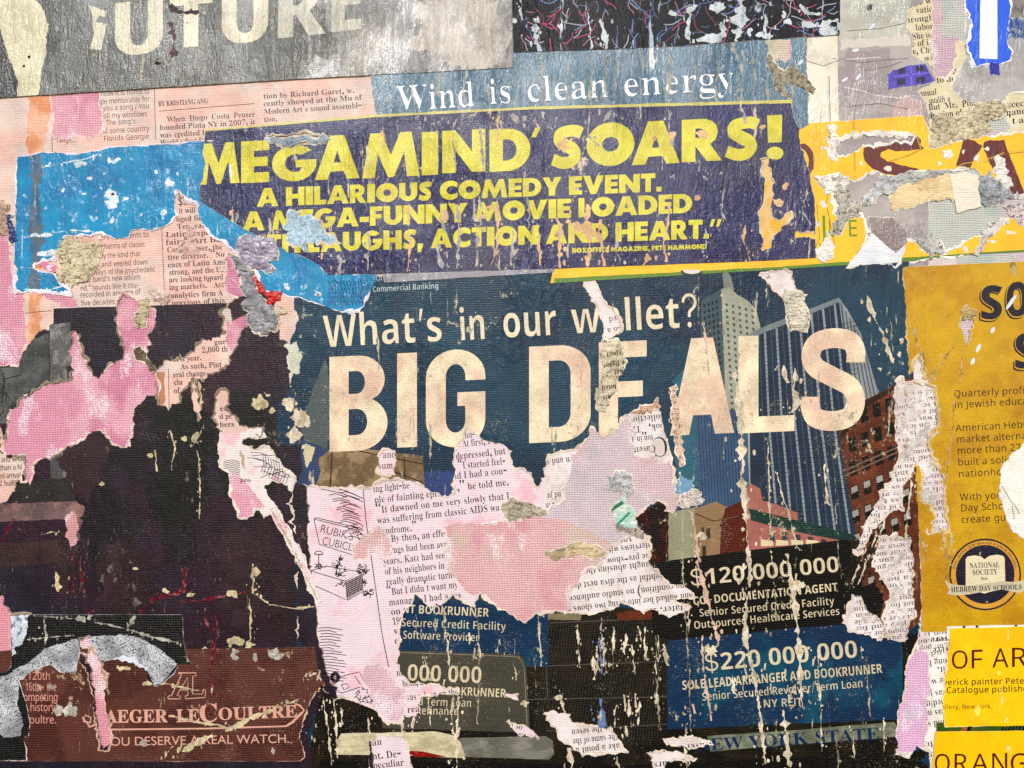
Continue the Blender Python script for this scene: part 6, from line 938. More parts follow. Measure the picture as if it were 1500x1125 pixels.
# ================================================================ TEAL SLIP with "Wind is clean energy"
WI=Sheet('printed_slip','teal slip of paper printed Wind is clean energy in white serif letters','paper slip',4.0,
 [(543,108),(750,60),(1230,40),(1230,0),(1150,0),(1150,50),(1110,58),(1182,56,1),(1180,100,1.5),(1183,150,1),(1184,184),(1150,200),(560,215),(552,176,.8),(546,140,.8)],mat((70,108,128),'top',(60,92,116),(.01,.01,.4,.6),flake=.12,streak=.35),amp=.25,fringe=1.5)
wt_=mat((236,232,230),'top',flake=.05,streak=.15,scratch=.2,wearcol=(140,160,170),wrinkle=.5)
for t,x,y,x1 in [('Wind',583,163,697),('is',716,153,751),('clean',771,150,893),('energy',912,142,1076)]: WI.text(t,x,y,79,'serif',-3.6,wt_,x1,wt=(-.019,-.002),name='headline')
scrap('crumpled_newsprint','narrow crumpled newsprint twist crossing the right end of the teal slip','scrap',5.0,[(1125,80),(1137,96),(1146,104),(1160,96),(1172,108),(1182,118),(1196,130),(1190,136),(1180,130),(1160,124),(1150,128),(1158,146),(1152,148),(1140,130),(1130,108)],mat((166,156,134),'rumple',(70,66,58),(.12,.12,.45,.55)),4,5)
WI.shape('pink_rub',[(1136,60),(1158,59),(1158,84),(1150,92),(1140,88)],canvas_mat(((206,176,176),(216,196,180)),.3,14),1.2)
WI.shape('cream_rub',[(1122,60),(1136,60),(1138,90),(1128,84)],mat((196,190,166),'fibre'),1.5)
GP=mat((176,174,160),'fibre',(130,144,150),(.1,.06,.45,.6))
streaks(WI,[([(1070,60),(1078,80),(1084,100),(1088,112)],9),([(1086,116),(1080,140),(1086,168),(1092,182)],7),([(980,70),(982,100),(980,140),(981,178)],5),([(884,70),(888,98),(886,130),(876,152)],5),([(783,78),(788,110),(798,150),(806,182)],5),([(1100,80),(1104,110),(1108,140)],4)],GP)
streaks(WI,[([(x,70+((x*7)%23)),(x+3,100),(x-3,130),(x+2,150+((x*3)%40))],3+(x%3)) for x in range(570,1180,37)],GP,.15,'thin_streak')
# ================================================================ MAUVE GREY PHOTO at the top right
GR=Sheet('grey_photo','blurred mauve and grey photo page with cream bands at the top right','photo page',1.9,
 [(1182,-60),(1420,-60),(1418,0,2),(1366,60,0)][:0]+[(1182,-60),(1352,-60),(1352,4,1.5),(1326,12,2),(1326,40,1.5),(1338,55,2),(1335,80,2),(1366,96,2),(1370,120,1.5),(1340,134,2),(1358,150,2),(1360,180,1),(1360,390,1),(1236,395,1),(1182,240),(1182,52)],
 mat((150,140,140),'grey',(172,164,160),(.006,.012,.45,.6)),fringe=2)
GR.shape('printed_blur',[(1228,-60),(1340,-60),(1328,52),(1229,62)],mat((172,170,160),'grey',(186,186,170),(.01,.03,.45,.6)),1)
GR.shape('printed_blur',[(1232,58),(1332,52),(1332,66),(1232,72)],mat((202,194,184),'grey'),1.5)
GR.shape('printed_blur',[(1180,54),(1226,52),(1228,168),(1230,182),(1184,184)],mat((226,220,200),'grey',(206,200,178),(.02,.02,.5,.65)),.4)
GR.shape('printed_blur',[(1238,76),(1300,72),(1300,140),(1238,138)],mat((150,138,138),'grey'),3)
GR.shape('printed_blur',[(1304,148),(1330,142),(1350,150),(1352,168),(1310,172)],mat((188,160,156),'grey'),4)
GR.lines('painted_crease',[[(1182,75),(1210,84),(1232,88),(1290,84)],[(1236,128),(1258,132),(1282,140),(1318,144),(1338,140)],[(1256,140),(1250,160),(1248,178)],[(1212,112),(1214,180)],[(1184,88),(1200,94),(1228,84)]],1.3,mat((206,200,190),'grey'))  # light caught on the folds, put into colour as pale lines
GR.lines('painted_fold_shade',[[(1256,141),(1251,161),(1249,180)],[(1214,112),(1216,182)],[(1182,90),(1206,97),(1232,87),(1262,92),(1296,88),(1330,86)],[(1240,46),(1290,42),(1326,34)],[(1262,104),(1300,98),(1322,90)],[(1240,156),(1290,152),(1330,160)]],1.1,mat((96,88,84),'grey'))  # shade of the paper folds, put into colour as dark lines
GR2.lines('painted_fold_shade',[[(1482,100),(1520,92)],[(1430,110),(1444,128),(1440,146)],[(1484,120),(1510,114)],[(1404,120),(1420,132),(1446,138)]],1.1,mat((104,98,94),'grey')) if 0 else None
blobs(GR,[(1273,11,5,5)],mat((44,48,56),'grey'),.2,'dark_spot',1)
GR2=Sheet('grey_photo','plain grey photo scrap in the far top right corner','photo page',2.1,[(1418,-60),(1560,-60),(1560,140,1),(1530,140,2),(1478,134,2.5),(1465,146,2.5),(1440,150,2.5),(1412,150,2.5),(1394,134,2.5),(1398,110,2),(1412,90,2),(1412,66,2)],mat((158,154,150),'grey',(176,172,168),(.01,.02,.45,.6)),amp=1.2,fringe=2.5)
GR2.shape('blue_rub',[(1475,30),(1520,28),(1520,56),(1476,56)],mat((40,70,126),'grey',(120,130,150),(.1,.1,.45,.6)),3)
GR2.shape('brown_rub',[(1480,-30),(1520,-30),(1520,30),(1478,26)],mat((130,124,116),'grey',(96,90,84),(.1,.1,.45,.6)),3)
ST=Sheet('striped_scrap','bright blue torn scrap with one broad white stripe at the top right','scrap',3.2,
 [(1410,-60),(1481,-60),(1478,0),(1479,10),(1477,27),(1476,40),(1476,61),(1481,77),(1479,88),(1463,95),(1455,92),(1443,92),(1425,100),(1423,80),(1415,67),(1417,53),(1423,32),(1419,14),(1415,11),(1413,0)],mat((10,92,220),'yellow',flake=.02,streak=0),amp=1.3,fringe=3,fcol=(240,242,246))
ST.shape('white_stripe',[(1436,-60),(1460,-60),(1460,87),(1434,86)],mat((240,242,248),'yellow',flake=0),.2)
scrap('torn_scrap','little dark blue tail hanging under the blue striped scrap','scrap',2.9,[(1449,92),(1463,94),(1463,110),(1455,108),(1450,110)],mat((32,44,150),'yellow'),1.5,9,amp=.8,fringe=0)
PU_=Sheet('purple_sticker','purple window-shaped sticker with four dark panes on the grey photo','sticker',3.0,[(1300,110),(1308,105),(1330,96),(1354,95),(1362,110),(1368,118),(1352,123),(1330,126),(1301,131)],mat((84,70,178),'yellow',(70,56,150),(.05,.05,.5,.6)),amp=.8,fringe=0)
dkp=mat((30,26,66),'yellow')
for p in [[(1316,101),(1325,99),(1326,107),(1316,110)],[(1340,98),(1351,96),(1354,104),(1342,106)],[(1313,117),(1325,115),(1326,123),(1314,126)],[(1341,114),(1354,112),(1355,119),(1342,123)]]: PU_.shape('pane',p,dkp,.4)
PU_.lines('glazing_bar',[[(1308,113),(1360,107)],[(1333,97),(1335,126)]],2,mat((112,98,206),'yellow'))
for i,(x,y,a) in enumerate([(1277,39,-50),(1237,117,-35),(1257,113,-50),(1253,74,-10),(1172,92,-45)]):
    n='white paint drop '+['near the top of the grey photo','left and low on the grey photo','second of a pair on the grey photo','small, under the cream band','on the right end of the teal slip'][i]
    Sheet('paint_drop',n,'paint drop',2.4 if i<4 else 4.6,[(x+5.5*math.cos(t)*math.cos(R(a))-2.2*math.sin(t)*math.sin(R(a)),y+5.5*math.cos(t)*math.sin(R(a))+2.2*math.sin(t)*math.cos(R(a))) for t in np.linspace(0,6.0,11)],mat((214,222,228),'yellow',flake=0),amp=.2,fringe=0,thick=.6,part='drop',group='white paint drops')
# ================================================================ YELLOW SHEET at the right
YL=mat((248,190,22),'yellow',(240,176,12),(.01,.01,.45,.65)); MR=mat((96,14,34),'yellow',flake=.05,streak=.05)
Y=Sheet('yellow_poster','yellow poster with big maroon letters S A, torn, green stripe along its foot','poster',3.4,
 [(1100,186,.3),(1334,171,.8),(1352,170,1.5),(1360,190,2),(1360,210,2),(1408,206,2),(1420,203,2),(1460,200,2),(1500,195,2),(1560,192,0),(1560,366,0),(1433,372,1.5),(1380,376,1.5),(1330,383,0),(806,415,0),(811,391,0),(1100,374,0)],YL,amp=.25,
 holes=[[(1215,203),(1233,203),(1248,199),(1270,198),(1300,197),(1313,196),(1340,199),(1334,206),(1318,210),(1290,213),(1265,216),(1258,224),(1236,228),(1222,232),(1217,222)],
 [(1216,262),(1230,256),(1252,262),(1262,262),(1285,252),(1300,258),(1322,262),(1330,270),(1345,262),(1352,268),(1364,258),(1388,250),(1412,246),(1430,248),(1446,262),(1462,276),(1480,287),(1500,284),(1540,284),(1540,320),(1498,322),(1478,318),(1470,330),(1440,345),(1410,352),(1392,366),(1378,372),(1368,364),(1356,372),(1344,358),(1330,352),(1324,362),(1316,385),(1244,390),(1262,362),(1274,342),(1268,322),(1258,310),(1240,318),(1228,330),(1222,312),(1230,296),(1222,280)]],hamp=2.6,fringe=3.5,fcol=(240,236,226))
Y.shape('tan_rub',[(1106,226),(1140,222),(1150,300),(1162,300),(1170,318),(1150,350),(1134,374),(1108,374)],mat((226,190,132),'mag',(230,176,60),(.05,.03,.45,.6)),2)
Y.shape('green_stripe',[(812,408),(1140,391),(1330,377),(1560,362),(1560,384),(1330,393),(812,420)],mat((86,128,26),'yellow'),.4)
Y.shape('printed_oval',arc(1013,398,16,8,0,180,14)+[(997,396)],mat((40,44,36),'yellow'),.2); Y.shape('printed_oval',arc(1013,396,13,5.5,0,180,14)+[(1000,395)],mat((214,206,206),'yellow'),.2)
Y.shape('maroon_letter',[(1165,212)]+arc(1170,236,23,27,-70,75,14)+[(1166,264),(1166,256)]+arc(1170,236,14,19,60,-60,12)+[(1166,220)],MR,.5)
Y.shape('maroon_letter',[(1347,212),(1352,218),(1318,222),(1300,219),(1290,224),(1289,230),(1297,237),(1320,243),(1342,247),(1356,254),(1364,260),(1366,268),(1350,270),(1334,262),(1316,258),(1296,256),(1278,247),(1266,236),(1263,226),(1264,217),(1276,213),(1284,217),(1300,208),(1332,206),(1342,200),(1348,206)],MR,.7)
Y.shape('maroon_letter',[(1410,205),(1425,206),(1438,214),(1425,236),(1420,246),(1400,243)],MR,.7)
Y.shape('maroon_letter',[(1440,208),(1470,206),(1500,282),(1520,310),(1480,312),(1463,270),(1450,240),(1438,216)],MR,.7)
Y.shape('yellow_counter',[(1434,226),(1450,246),(1424,246)],YL,.3)
Y.lines('painted_crease',[[(1248,178),(1250,250),(1252,270)],[(1213,180),(1217,240),(1216,262)],[(1191,184),(1192,280)],[(1340,195),(1352,230)],[(1476,222),(1500,221)],[(1366,254),(1390,252),(1410,240),(1440,236),(1470,224)]],1.2,mat((214,170,70),'yellow'))  # folds shaded in the colour: the duller line of each pair
gl=mat((92,138,34),'yellow',flake=.2); Y.text('J',1202,350,50,'gill',-2,gl,1212,name='green_lettering'); Y.text('U',1213,347,36,'gill',-2,gl,1226,name='green_lettering'); Y.text('E',1241,347,36,'gill',-2,gl,1256,name='green_lettering')
Y.lines('painted_fold_shade',[[(1250,178),(1252,250)],[(1215,262),(1210,300),(1222,360)],[(1196,300),(1200,350),(1190,372)],[(1367,256),(1392,253),(1412,242)],[(1442,238),(1472,226),(1500,223)],[(1300,238),(1330,228),(1352,218)]],1.0,mat((132,92,20),'yellow'))  # shade along the yellow sheet's folds, painted as flat dark lines
blobs(Y,[(1389,226,7,5),(1376,240,5,4),(1409,222,4,3),(1430,234,5,4),(1462,250,6,9),(1444,218,4,3),(1207,219,7,4),(1182,318,4,4),(1223,300,5,14),(1470,262,10,4)],mat((232,226,216),'fibre'),.4,'peeled_spot',2.5)
scrap('torn_paper','beige torn paper piece below the maroon S','scrap',4.4,[(1303,262),(1332,262),(1360,256),(1391,253),(1396,291),(1360,297),(1308,309),(1302,290)],mat((228,206,160),'mag',(214,186,140),(.03,.03,.5,.6)),3,12)
scrap('torn_paper','small cream rectangle of paper right of the beige piece','scrap',4.8,[(1390,256),(1414,252),(1431,259),(1436,304),(1424,306),(1402,311),(1396,290)],mat((234,224,204),'mag'),2.4,14,amp=.7)
scrap('crumpled_photo','crumpled black and silver print between the cream rectangle and maroon A','scrap',4.2,[(1434,258),(1450,250),(1460,262),(1476,276),(1484,290),(1460,298),(1440,304),(1434,290)],mat((170,174,178),'rumple',(44,44,48),(.08,.08,.42,.52)),6,7)
scrap('crumpled_photo','small mauve-grey scrap in the tear above the white triangle','scrap',2.9,[(1273,320),(1308,318),(1329,341),(1327,357),(1311,372),(1295,357),(1276,341)],mat((136,122,120),'grey'),1.5,16,amp=1)
scrap('torn_paper','white triangular torn paper over the green stripe','scrap',4.0,[(1276,342),(1295,357),(1311,372),(1327,357),(1318,384),(1290,387),(1243,389),(1258,368)],mat((226,228,232),'mag',(212,218,226),(.02,.02,.5,.65)),1.4,14,amp=.8)
scrap('folded_flap','silver folded paper flap with a white tip beside the maroon S','scrap',5.0,[(1262,292),(1276,276),(1284,262),(1300,256),(1322,262),(1326,272),(1308,284),(1290,286),(1276,302),(1264,300)],mat((196,198,200),'rumple',(120,120,120),(.06,.1,.45,.55)),8,11,curl=.3)
scrap('crumpled_newsprint','crumpled printed twist left of the canvas hole on the yellow poster','scrap',4.6,[(1222,268),(1232,262),(1246,290),(1262,306),(1254,316),(1240,326),(1228,344),(1220,342),(1228,316),(1224,292)],mat((196,190,176),'rumple',(96,92,84),(.1,.08,.45,.58)),6,6)
scrap('crumpled_newsprint','grey printed crumple at the lower edge of the canvas hole, above the green stripe','scrap',4.4,[(1338,350),(1362,346),(1378,352),(1384,368),(1392,373),(1370,374),(1366,380),(1356,370),(1345,362)],mat((206,204,200),'rumple',(110,106,100),(.1,.1,.5,.6)),4,6)
scrap('crumpled_newsprint','long crumpled printed strip along the torn edge above the maroon A','scrap',4.6,[(1366,168),(1392,176),(1420,160),(1440,150),(1464,148),(1478,158),(1462,172),(1440,178),(1452,190),(1430,204),(1404,206),(1386,212),(1362,214),(1368,190)],mat((214,200,168),'rumple',(110,100,82),(.1,.1,.5,.6)),6,6)
scrap('crumpled_newsprint','thin pale torn ribbon running down to the green stripe, far right','scrap',4.6,[(1468,320),(1474,324),(1456,340),(1440,356),(1432,376),(1426,374),(1434,352),(1450,332)],mat((206,200,196),'rumple'),3,5)
scrap('crumpled_newsprint','small speckled paper bits at the right end of the canvas hole','scrap',4.4,[(1474,306),(1498,300),(1520,306),(1520,330),(1492,326),(1480,318)],mat((214,204,204),'rumple',(170,110,110),(.1,.1,.55,.65)),3,5)
WP=mat((232,228,220),'mag',(206,200,192),(.05,.05,.5,.62))
for lb,p,hh,z in [('white curled flake on the yellow poster just right of the navy ad',[(1196,262),(1212,258),(1228,266),(1240,262),(1236,278),(1222,284),(1206,276)],4,4.3),
 ('white torn tongue standing over the foot of the yellow poster near the green stripe',[(1196,372),(1204,350),(1212,340),(1216,356),(1226,372),(1218,384),(1204,386)],4,4.3),
 ('small white flake between the maroon S and the maroon A',[(1380,222),(1392,218),(1398,226),(1392,234),(1382,232)],3,4.3),
 ('white flake with grey folds on the maroon A near the right edge',[(1462,232),(1474,240),(1472,256),(1482,268),(1474,276),(1462,262),(1456,246)],3,4.3),
 ('pale torn fringe along the top tear of the yellow poster',[(1246,198),(1270,195),(1300,194),(1322,192),(1340,196),(1330,202),(1300,200),(1270,203),(1250,204)],3,4.2),
 ('narrow pale vertical flake over the cream band under the grey photo',[(1214,180),(1222,184),(1226,210),(1222,240),(1214,232),(1216,205)],3,4.2),
 ('grey crumpled edge on top of the beige paper piece',[(1300,262),(1330,254),(1362,250),(1392,246),(1394,254),(1362,262),(1332,270),(1310,274)],5,5.1)]:
    scrap('torn_scrap',lb,'scrap',z,p,WP if hh<5 else mat((176,176,172),'rumple'),hh*1.6,6,curl=.35 if hh==4 else 0)
blobs(Y,[(1240,178,4,2),(1206,300,4,6),(1196,330,6,4),(1260,240,3,3),(1352,250,8,3),(1400,256,4,3),(1450,352,7,4),(1480,340,6,3),(1412,362,6,4),(1228,268,7,5),(1300,248,6,3)],mat((226,216,196),'fibre'),.3,'peeled_spot',3)
# ================================================================ BLUE SHEET and its right-hand scrap
BL=Sheet('blue_paper','bright blue torn paper with brown vertical stain, left of the navy movie ad','poster',3.9,
 [(27,230,.4),(62,224,.6),(107,225,.8),(145,222,.8),(160,217,.8),(230,212,.5),(340,204,0),(340,300,0),(430,366,0),(470,380,0),(485,396,.3),(553,403,.6),(543,424),(537,438),(532,449),(518,458),(500,457),(482,451),(450,439),(415,429),(392,426),(383,424),(377,404),(372,392),(350,372),(339,365),(320,352),(301,333),(293,320),(287,301),(277,296),(263,278),(256,277),(259,283),(256,296),(257,315),(251,325),(240,332),(224,337),(205,334),(192,337),(187,347),(170,349),(149,342),(120,346),(93,345),(89,362),(80,380),(50,388),(52,394),(78,402),(85,411),(105,425),(107,433),(80,430),(50,427),(21,428),(23,360),(25,280)],
 mat((0,140,186),'blue',(0,118,168),(.012,.012,.42,.6)),amp=1.1,fringe=3,fcol=(236,226,236))
BL.shape('brown_stain',[(46,228),(62,224),(60,300),(64,345),(60,400),(60,430),(42,430),(46,380),(40,330),(48,280)],mat((70,104,134),'blue',(104,110,116),(.06,.02,.4,.6)),3)
BL.lines('printed_scribble',[[(482+i*4.2+math.sin(j)*1.5,412+j*6-(i%3)),(485+i*4.2+math.sin(j*2+i)*2,416+j*6),(482+i*4.4,418+j*6)] for i in range(14) for j in range(6)],1.2,mat((14,66,112),'blue'))
WH=mat((226,232,240),'fibre',(150,200,226),(.15,.15,.5,.65))
blobs(BL,[(80+((i*53)%190),232+((i*29)%90),1.5+(i%3),1+(i%4)*.8) for i in range(12)]+[(166,288,9,9),(165,300,6,5),(172,235,6,4),(161,236,3,5),(132,262,4,2),(466,431,6,5),(421,421,4,8),(515,458,14,6),(75,372,22,4),(64,344,16,4),(120,240,9,3),(248,268,7,8),(165,320,3,6),(240,312,7,4),(62,393,13,5),(95,430,9,4)],WH,.2,'peeled_spot',2.6)
blobs(BL,[(166,285,2.5,2.5),(466,432,2.2,2.2),(517,462,3,3)],mat((84,70,60),'fibre'),.6,'nail_hole',.4)
streaks(BL,[([(30,348),(50,346),(80,341),(110,338),(140,340)],3),([(60,246),(90,240),(130,232),(146,226)],3.5),([(32,392),(60,394),(84,400)],3),([(36,424),(70,426),(98,418)],3)],WH)
pk=canvas_mat(((206,110,150),(226,160,186)),.4,15)
scrap('torn_scrap','small pink and white curled chip on the left of the blue paper','scrap',4.6,[(57,388),(72,383),(84,388),(90,392),(86,398),(78,402),(66,396)],mat((214,120,160),'mag',(240,220,230),(.1,.1,.5,.6)),3,6,curl=.4)
scrap('torn_scrap','dark blue folded sliver at the left rim of the blue paper','scrap',4.4,[(8,312),(14,316),(22,334),(26,352),(20,354),(16,338)],mat((50,60,110),'blue'),3,7)
scrap('crumpled_newsprint','rumpled beige strip at the far left edge','scrap',2.4,[(-10,296),(6,294),(14,304),(17,330),(22,342),(12,346),(-10,344)],mat((196,168,148),'rumple',(150,120,100),(.1,.1,.5,.6)),5,6)
scrap('crumpled_newsprint','large rumpled tan knot between blue paper and pink newspaper text','scrap',4.2,[(82,372),(92,352),(102,348),(118,352),(132,356),(146,352),(150,362),(148,380),(142,392),(134,400),(126,408),(118,414),(106,418),(98,412),(86,408),(84,396),(88,388)],mat((214,202,170),'rumple',(176,156,128),(.09,.09,.5,.62)),9,7)
scrap('crumpled_newsprint','pink and tan ruffled fringe over the first text lines','scrap',4.4,[(98,350),(120,346),(150,350),(146,356),(130,362),(116,358),(104,360)],mat((214,176,160),'rumple'),5,6)
scrap('crumpled_newsprint','rumpled strip in the middle of the salmon text column','scrap',2.2,[(276,330),(284,334),(286,350),(292,362),(284,374),(272,374),(262,370),(264,356),(270,344)],mat((216,178,172),'rumple',(196,160,150),(.1,.1,.5,.6)),4,6)
scrap('varnish_lump','glossy pinkish lump of dried glue above the black page','glue lump',3.2,[(220,430),(230,424),(242,426),(250,438),(246,446),(236,448),(224,444)],mat((206,186,172),'grey',(180,150,140)),5,8,fringe=0)
scrap('crumpled_newsprint','gold-tan twist of newsprint on the pink patch','scrap',3.6,[(194,466),(202,458),(206,440),(214,440),(222,446),(218,462),(210,470),(212,478),(200,480)],mat((204,190,154),'rumple',(150,134,108),(.1,.1,.5,.6)),6,6)
scrap('crumpled_newsprint','black and tan frayed twist right of the pink patch','scrap',3.6,[(198,516),(206,510),(216,516),(218,530),(226,540),(220,544),(210,530),(202,526)],mat((120,106,88),'rumple',(40,36,36),(.1,.1,.45,.55)),4,5)
scrap('folded_flap','mauve grey folded flap where blue paper meets the navy movie ad','scrap',5.6,[(346,362),(354,348),(372,346),(398,350),(408,362),(404,378),(388,386),(400,394),(380,396),(370,388),(356,380),(348,372)],mat((150,140,156),'grey',(196,190,204),(.05,.08,.45,.6)),9,12)
scrap('crumpled_photo','crumpled grey and silver print below the mauve flap','scrap',4.8,[(336,372),(350,380),(366,392),(374,404),(378,420),(392,440),(404,452),(410,466),(404,484),(384,488),(372,478),(360,470),(368,456),(356,446),(366,436),(352,424),(354,404),(344,388)],mat((166,164,168),'rumple',(70,72,80),(.06,.06,.45,.55)),9,9)
scrap('red_scrap','small shiny red torn curl under the mauve flap','scrap',5.8,[(374,404),(380,412),(388,424),(392,430),(404,424),(412,426),(408,438),(400,446),(394,440),(384,428),(376,418)],mat((190,26,36),'yellow',flake=.05),5,7,fringe=0)
scrap('crumpled_newsprint','cream folded fringe under the red curl, upper strand','scrap',5.2,[(376,466),(388,456),(404,452),(414,448),(416,456),(402,464),(388,470)],mat((216,206,180),'rumple'),5,6)
scrap('crumpled_newsprint','cream folded fringe under the red curl, lower strand','scrap',5.2,[(378,480),(396,474),(408,476),(406,486),(390,490),(380,488)],mat((222,208,176),'rumple'),5,6)
# ================================================================ NAVY MOVIE AD
NV=Sheet('movie_ad_poster','navy movie ad with bold yellow review lines across the upper middle','poster',5.2,
 [(302,193,.2),(560,172,.3),(780,161,.3),(1158,152,.3),(1160,172,.8),(1170,190,1.2),(1172,215,1.2),(1186,262,1.2),(1192,290,.6),(1193,340,.3),(1194,378,.2),(1080,384,.2),(830,393,.4),(640,399,.2),(481,403,.6),(478,398,1),(468,387,1),(448,378,1),(428,371,1),(414,364,1),(400,358,.6),(357,335,.5),(315,309,.5),(295,296,.5),(293,280,.8),(298,262,1),(302,240,.5),(298,226,.5)],
 mat((24,40,86),'navy',(20,32,74),(.006,.006,.42,.6)),amp=.3,fringe=1.6,fcol=(206,196,170),
 holes=[[(1118,236),(1125,232),(1130,250),(1132,268),(1131,290),(1128,304),(1134,318),(1142,322),(1150,312),(1158,308),(1156,318),(1148,330),(1138,340),(1132,350),(1125,366),(1118,366),(1116,350),(1113,330),(1112,312),(1118,290),(1120,262)],[(1166,338),(1178,342),(1192,338),(1192,350),(1178,348),(1166,348)],
 [(392,200),(400,197),(420,200),(446,193),(470,200),(486,198),(478,206),(450,212),(428,216),(404,210)]],hamp=1.6)
YB=mat((212,202,62),'navy',(200,188,48),(.02,.02,.45,.6),flake=.28,streak=.36,scratch=.28,wearcol=(190,186,130))
def ltr(ch,pts): return pts
MM=[[(0,0),(.22,0),(.27,.55),(.45,0),(.55,0),(.73,.55),(.78,0),(1,0),(.86,1),(.66,1),(.5,.5),(.34,1),(.14,1)]]
AA=[[(0,0),(.28,0),(.35,.18),(.65,.18),(.72,0),(1,0),(.66,1),(.34,1)],[(.42,.38),(.58,.38),(.5,.66)]]
SS=ribbon(spline([(.90,.80,.27),(.76,.86,.27),(.54,.865,.27),(.30,.80,.28),(.27,.66,.28),(.46,.54,.30),(.66,.44,.30),(.73,.31,.29),(.62,.17,.28),(.38,.135,.27),(.10,.23,.27)]),.27)
HEAVY={'M':MM,'A':AA,'I':[[(0,0),(1,0),(1,1),(0,1)]],
'E':[[(0,0),(1,0),(1,.24),(.46,.24),(.46,.39),(.95,.39),(.95,.61),(.46,.61),(.46,.76),(1,.76),(1,1),(0,1)]],
'F':[[(0,0),(.46,0),(.46,.37),(.93,.37),(.93,.60),(.46,.60),(.46,.76),(1,.76),(1,1),(0,1)]],
'L':[[(0,0),(1,0),(1,.25),(.50,.25),(.50,1),(0,1)]],
'T':[[(.31,0),(.69,0),(.69,.74),(1,.74),(1,1),(0,1),(0,.74),(.31,.74)]],
'H':[[(0,0),(.34,0),(.34,.37),(.66,.37),(.66,0),(1,0),(1,1),(.66,1),(.66,.62),(.34,.62),(.34,1),(0,1)]],
'N':[[(0,0),(.31,0),(.31,.52),(.69,0),(1,0),(1,1),(.69,1),(.69,.48),(.31,1),(0,1)]],
'D':[[(0,0)]+ell(.44,.5,.56,.5,-90,90)+[(0,1)],[(.33,.25),(.33,.75)]+ell(.42,.5,.24,.25,90,-90)],
'O':[ell(.5,.5,.5,.5,0,345,23),ell(.5,.5,.175,.17,345,0,16)],
'C':[ell(.56,.5,.56,.5,48,312,22)+[(.93,.36)]+ell(.62,.5,.27,.22,-60,-300,12)+[(.93,.64)]],
'G':[ell(.52,.5,.52,.5,42,348,22)+[(1.03,.58),(.55,.58),(.55,.38),(.70,.38)]+ell(.55,.5,.25,.25,-70,-300,12)],
'U':[[(0,1)]+ell(.5,.40,.5,.42,180,360,14)+[(1,1),(.65,1)]+ell(.5,.40,.15,.16,0,-180,8)+[(.35,1)]],
'V':[[(.36,0),(.64,0),(1,1),(.67,1),(.5,.42),(.33,1),(0,1)]],
'Y':[[(.33,0),(.67,0),(.67,.38),(1,1),(.64,1),(.5,.66),(.36,1),(0,1),(.33,.38)]],
'W':[[(.2,0),(.4,0),(.5,.5),(.6,0),(.8,0),(1,1),(.77,1),(.7,.5),(.58,1),(.42,1),(.3,.5),(.23,1),(0,1)]],
'R':[[(0,0),(.34,0),(.34,.36),(.62,0),(1,0),(.70,.40),(.84,.50),(.90,.68),(.86,.84),(.76,.94),(.58,1),(0,1)],[(.34,.56),(.34,.78),(.45,.78),(.54,.74),(.56,.66),(.53,.59),(.45,.56)]],
'S':[[tuple(p) for p in SS]]}
row=[('M',290,352,210,270),('E',354,395,207,268),('G',399,464,213,266),('A',462,527,199,263),('M',531,615,195,260),('I',618,642,194,257),('N',648,711,191,253),('D',717,777,189,251),('S',807,855,184,248),('O',859,929,180,244),('A',925,995,178,241),('R',998,1057,175,237),('S',1061,1113,172,236)]
def holed(sh,items,ang,m,name):
    """boxed letters of outline lists where the second outline is a counter"""
    tri=[];t=math.tan(R(ang))
    for c,x0,x1,y0,y1 in items:
        big=c in HEAVY; cs=[np.array(k,float) for k in HEAVY[c]] if big else glyph('bold',c,(.034,.012))
        al=np.concatenate(cs); lo,hi=al.min(0),al.max(0); L=[]
        for k in cs:
            q=(k-lo)/(hi-lo); X=x0+q[:,0]*(x1-x0); Y=y1-q[:,1]*(y1-y0)+(X-(x0+x1)/2)*t; L.append(np.stack([X,Y],1))
        if big and len(L)>1 and np.sign(area(L[0]))==np.sign(area(L[1])): L[1]=L[1][::-1]
        r=sh.clip(L)
        if r: tri.append(r)
    return sh.put(name,tri,m)
holed(NV,row,-2.9,YB,'headline')
NV.shapes('headline_mark',[[(784,188),(792,187),(785,202),(778,202)],[(1123,170),(1145,169),(1144,209),(1124,210)],arc(1134.5,225,12.5,9.5,0,345,16)],YB,.2)
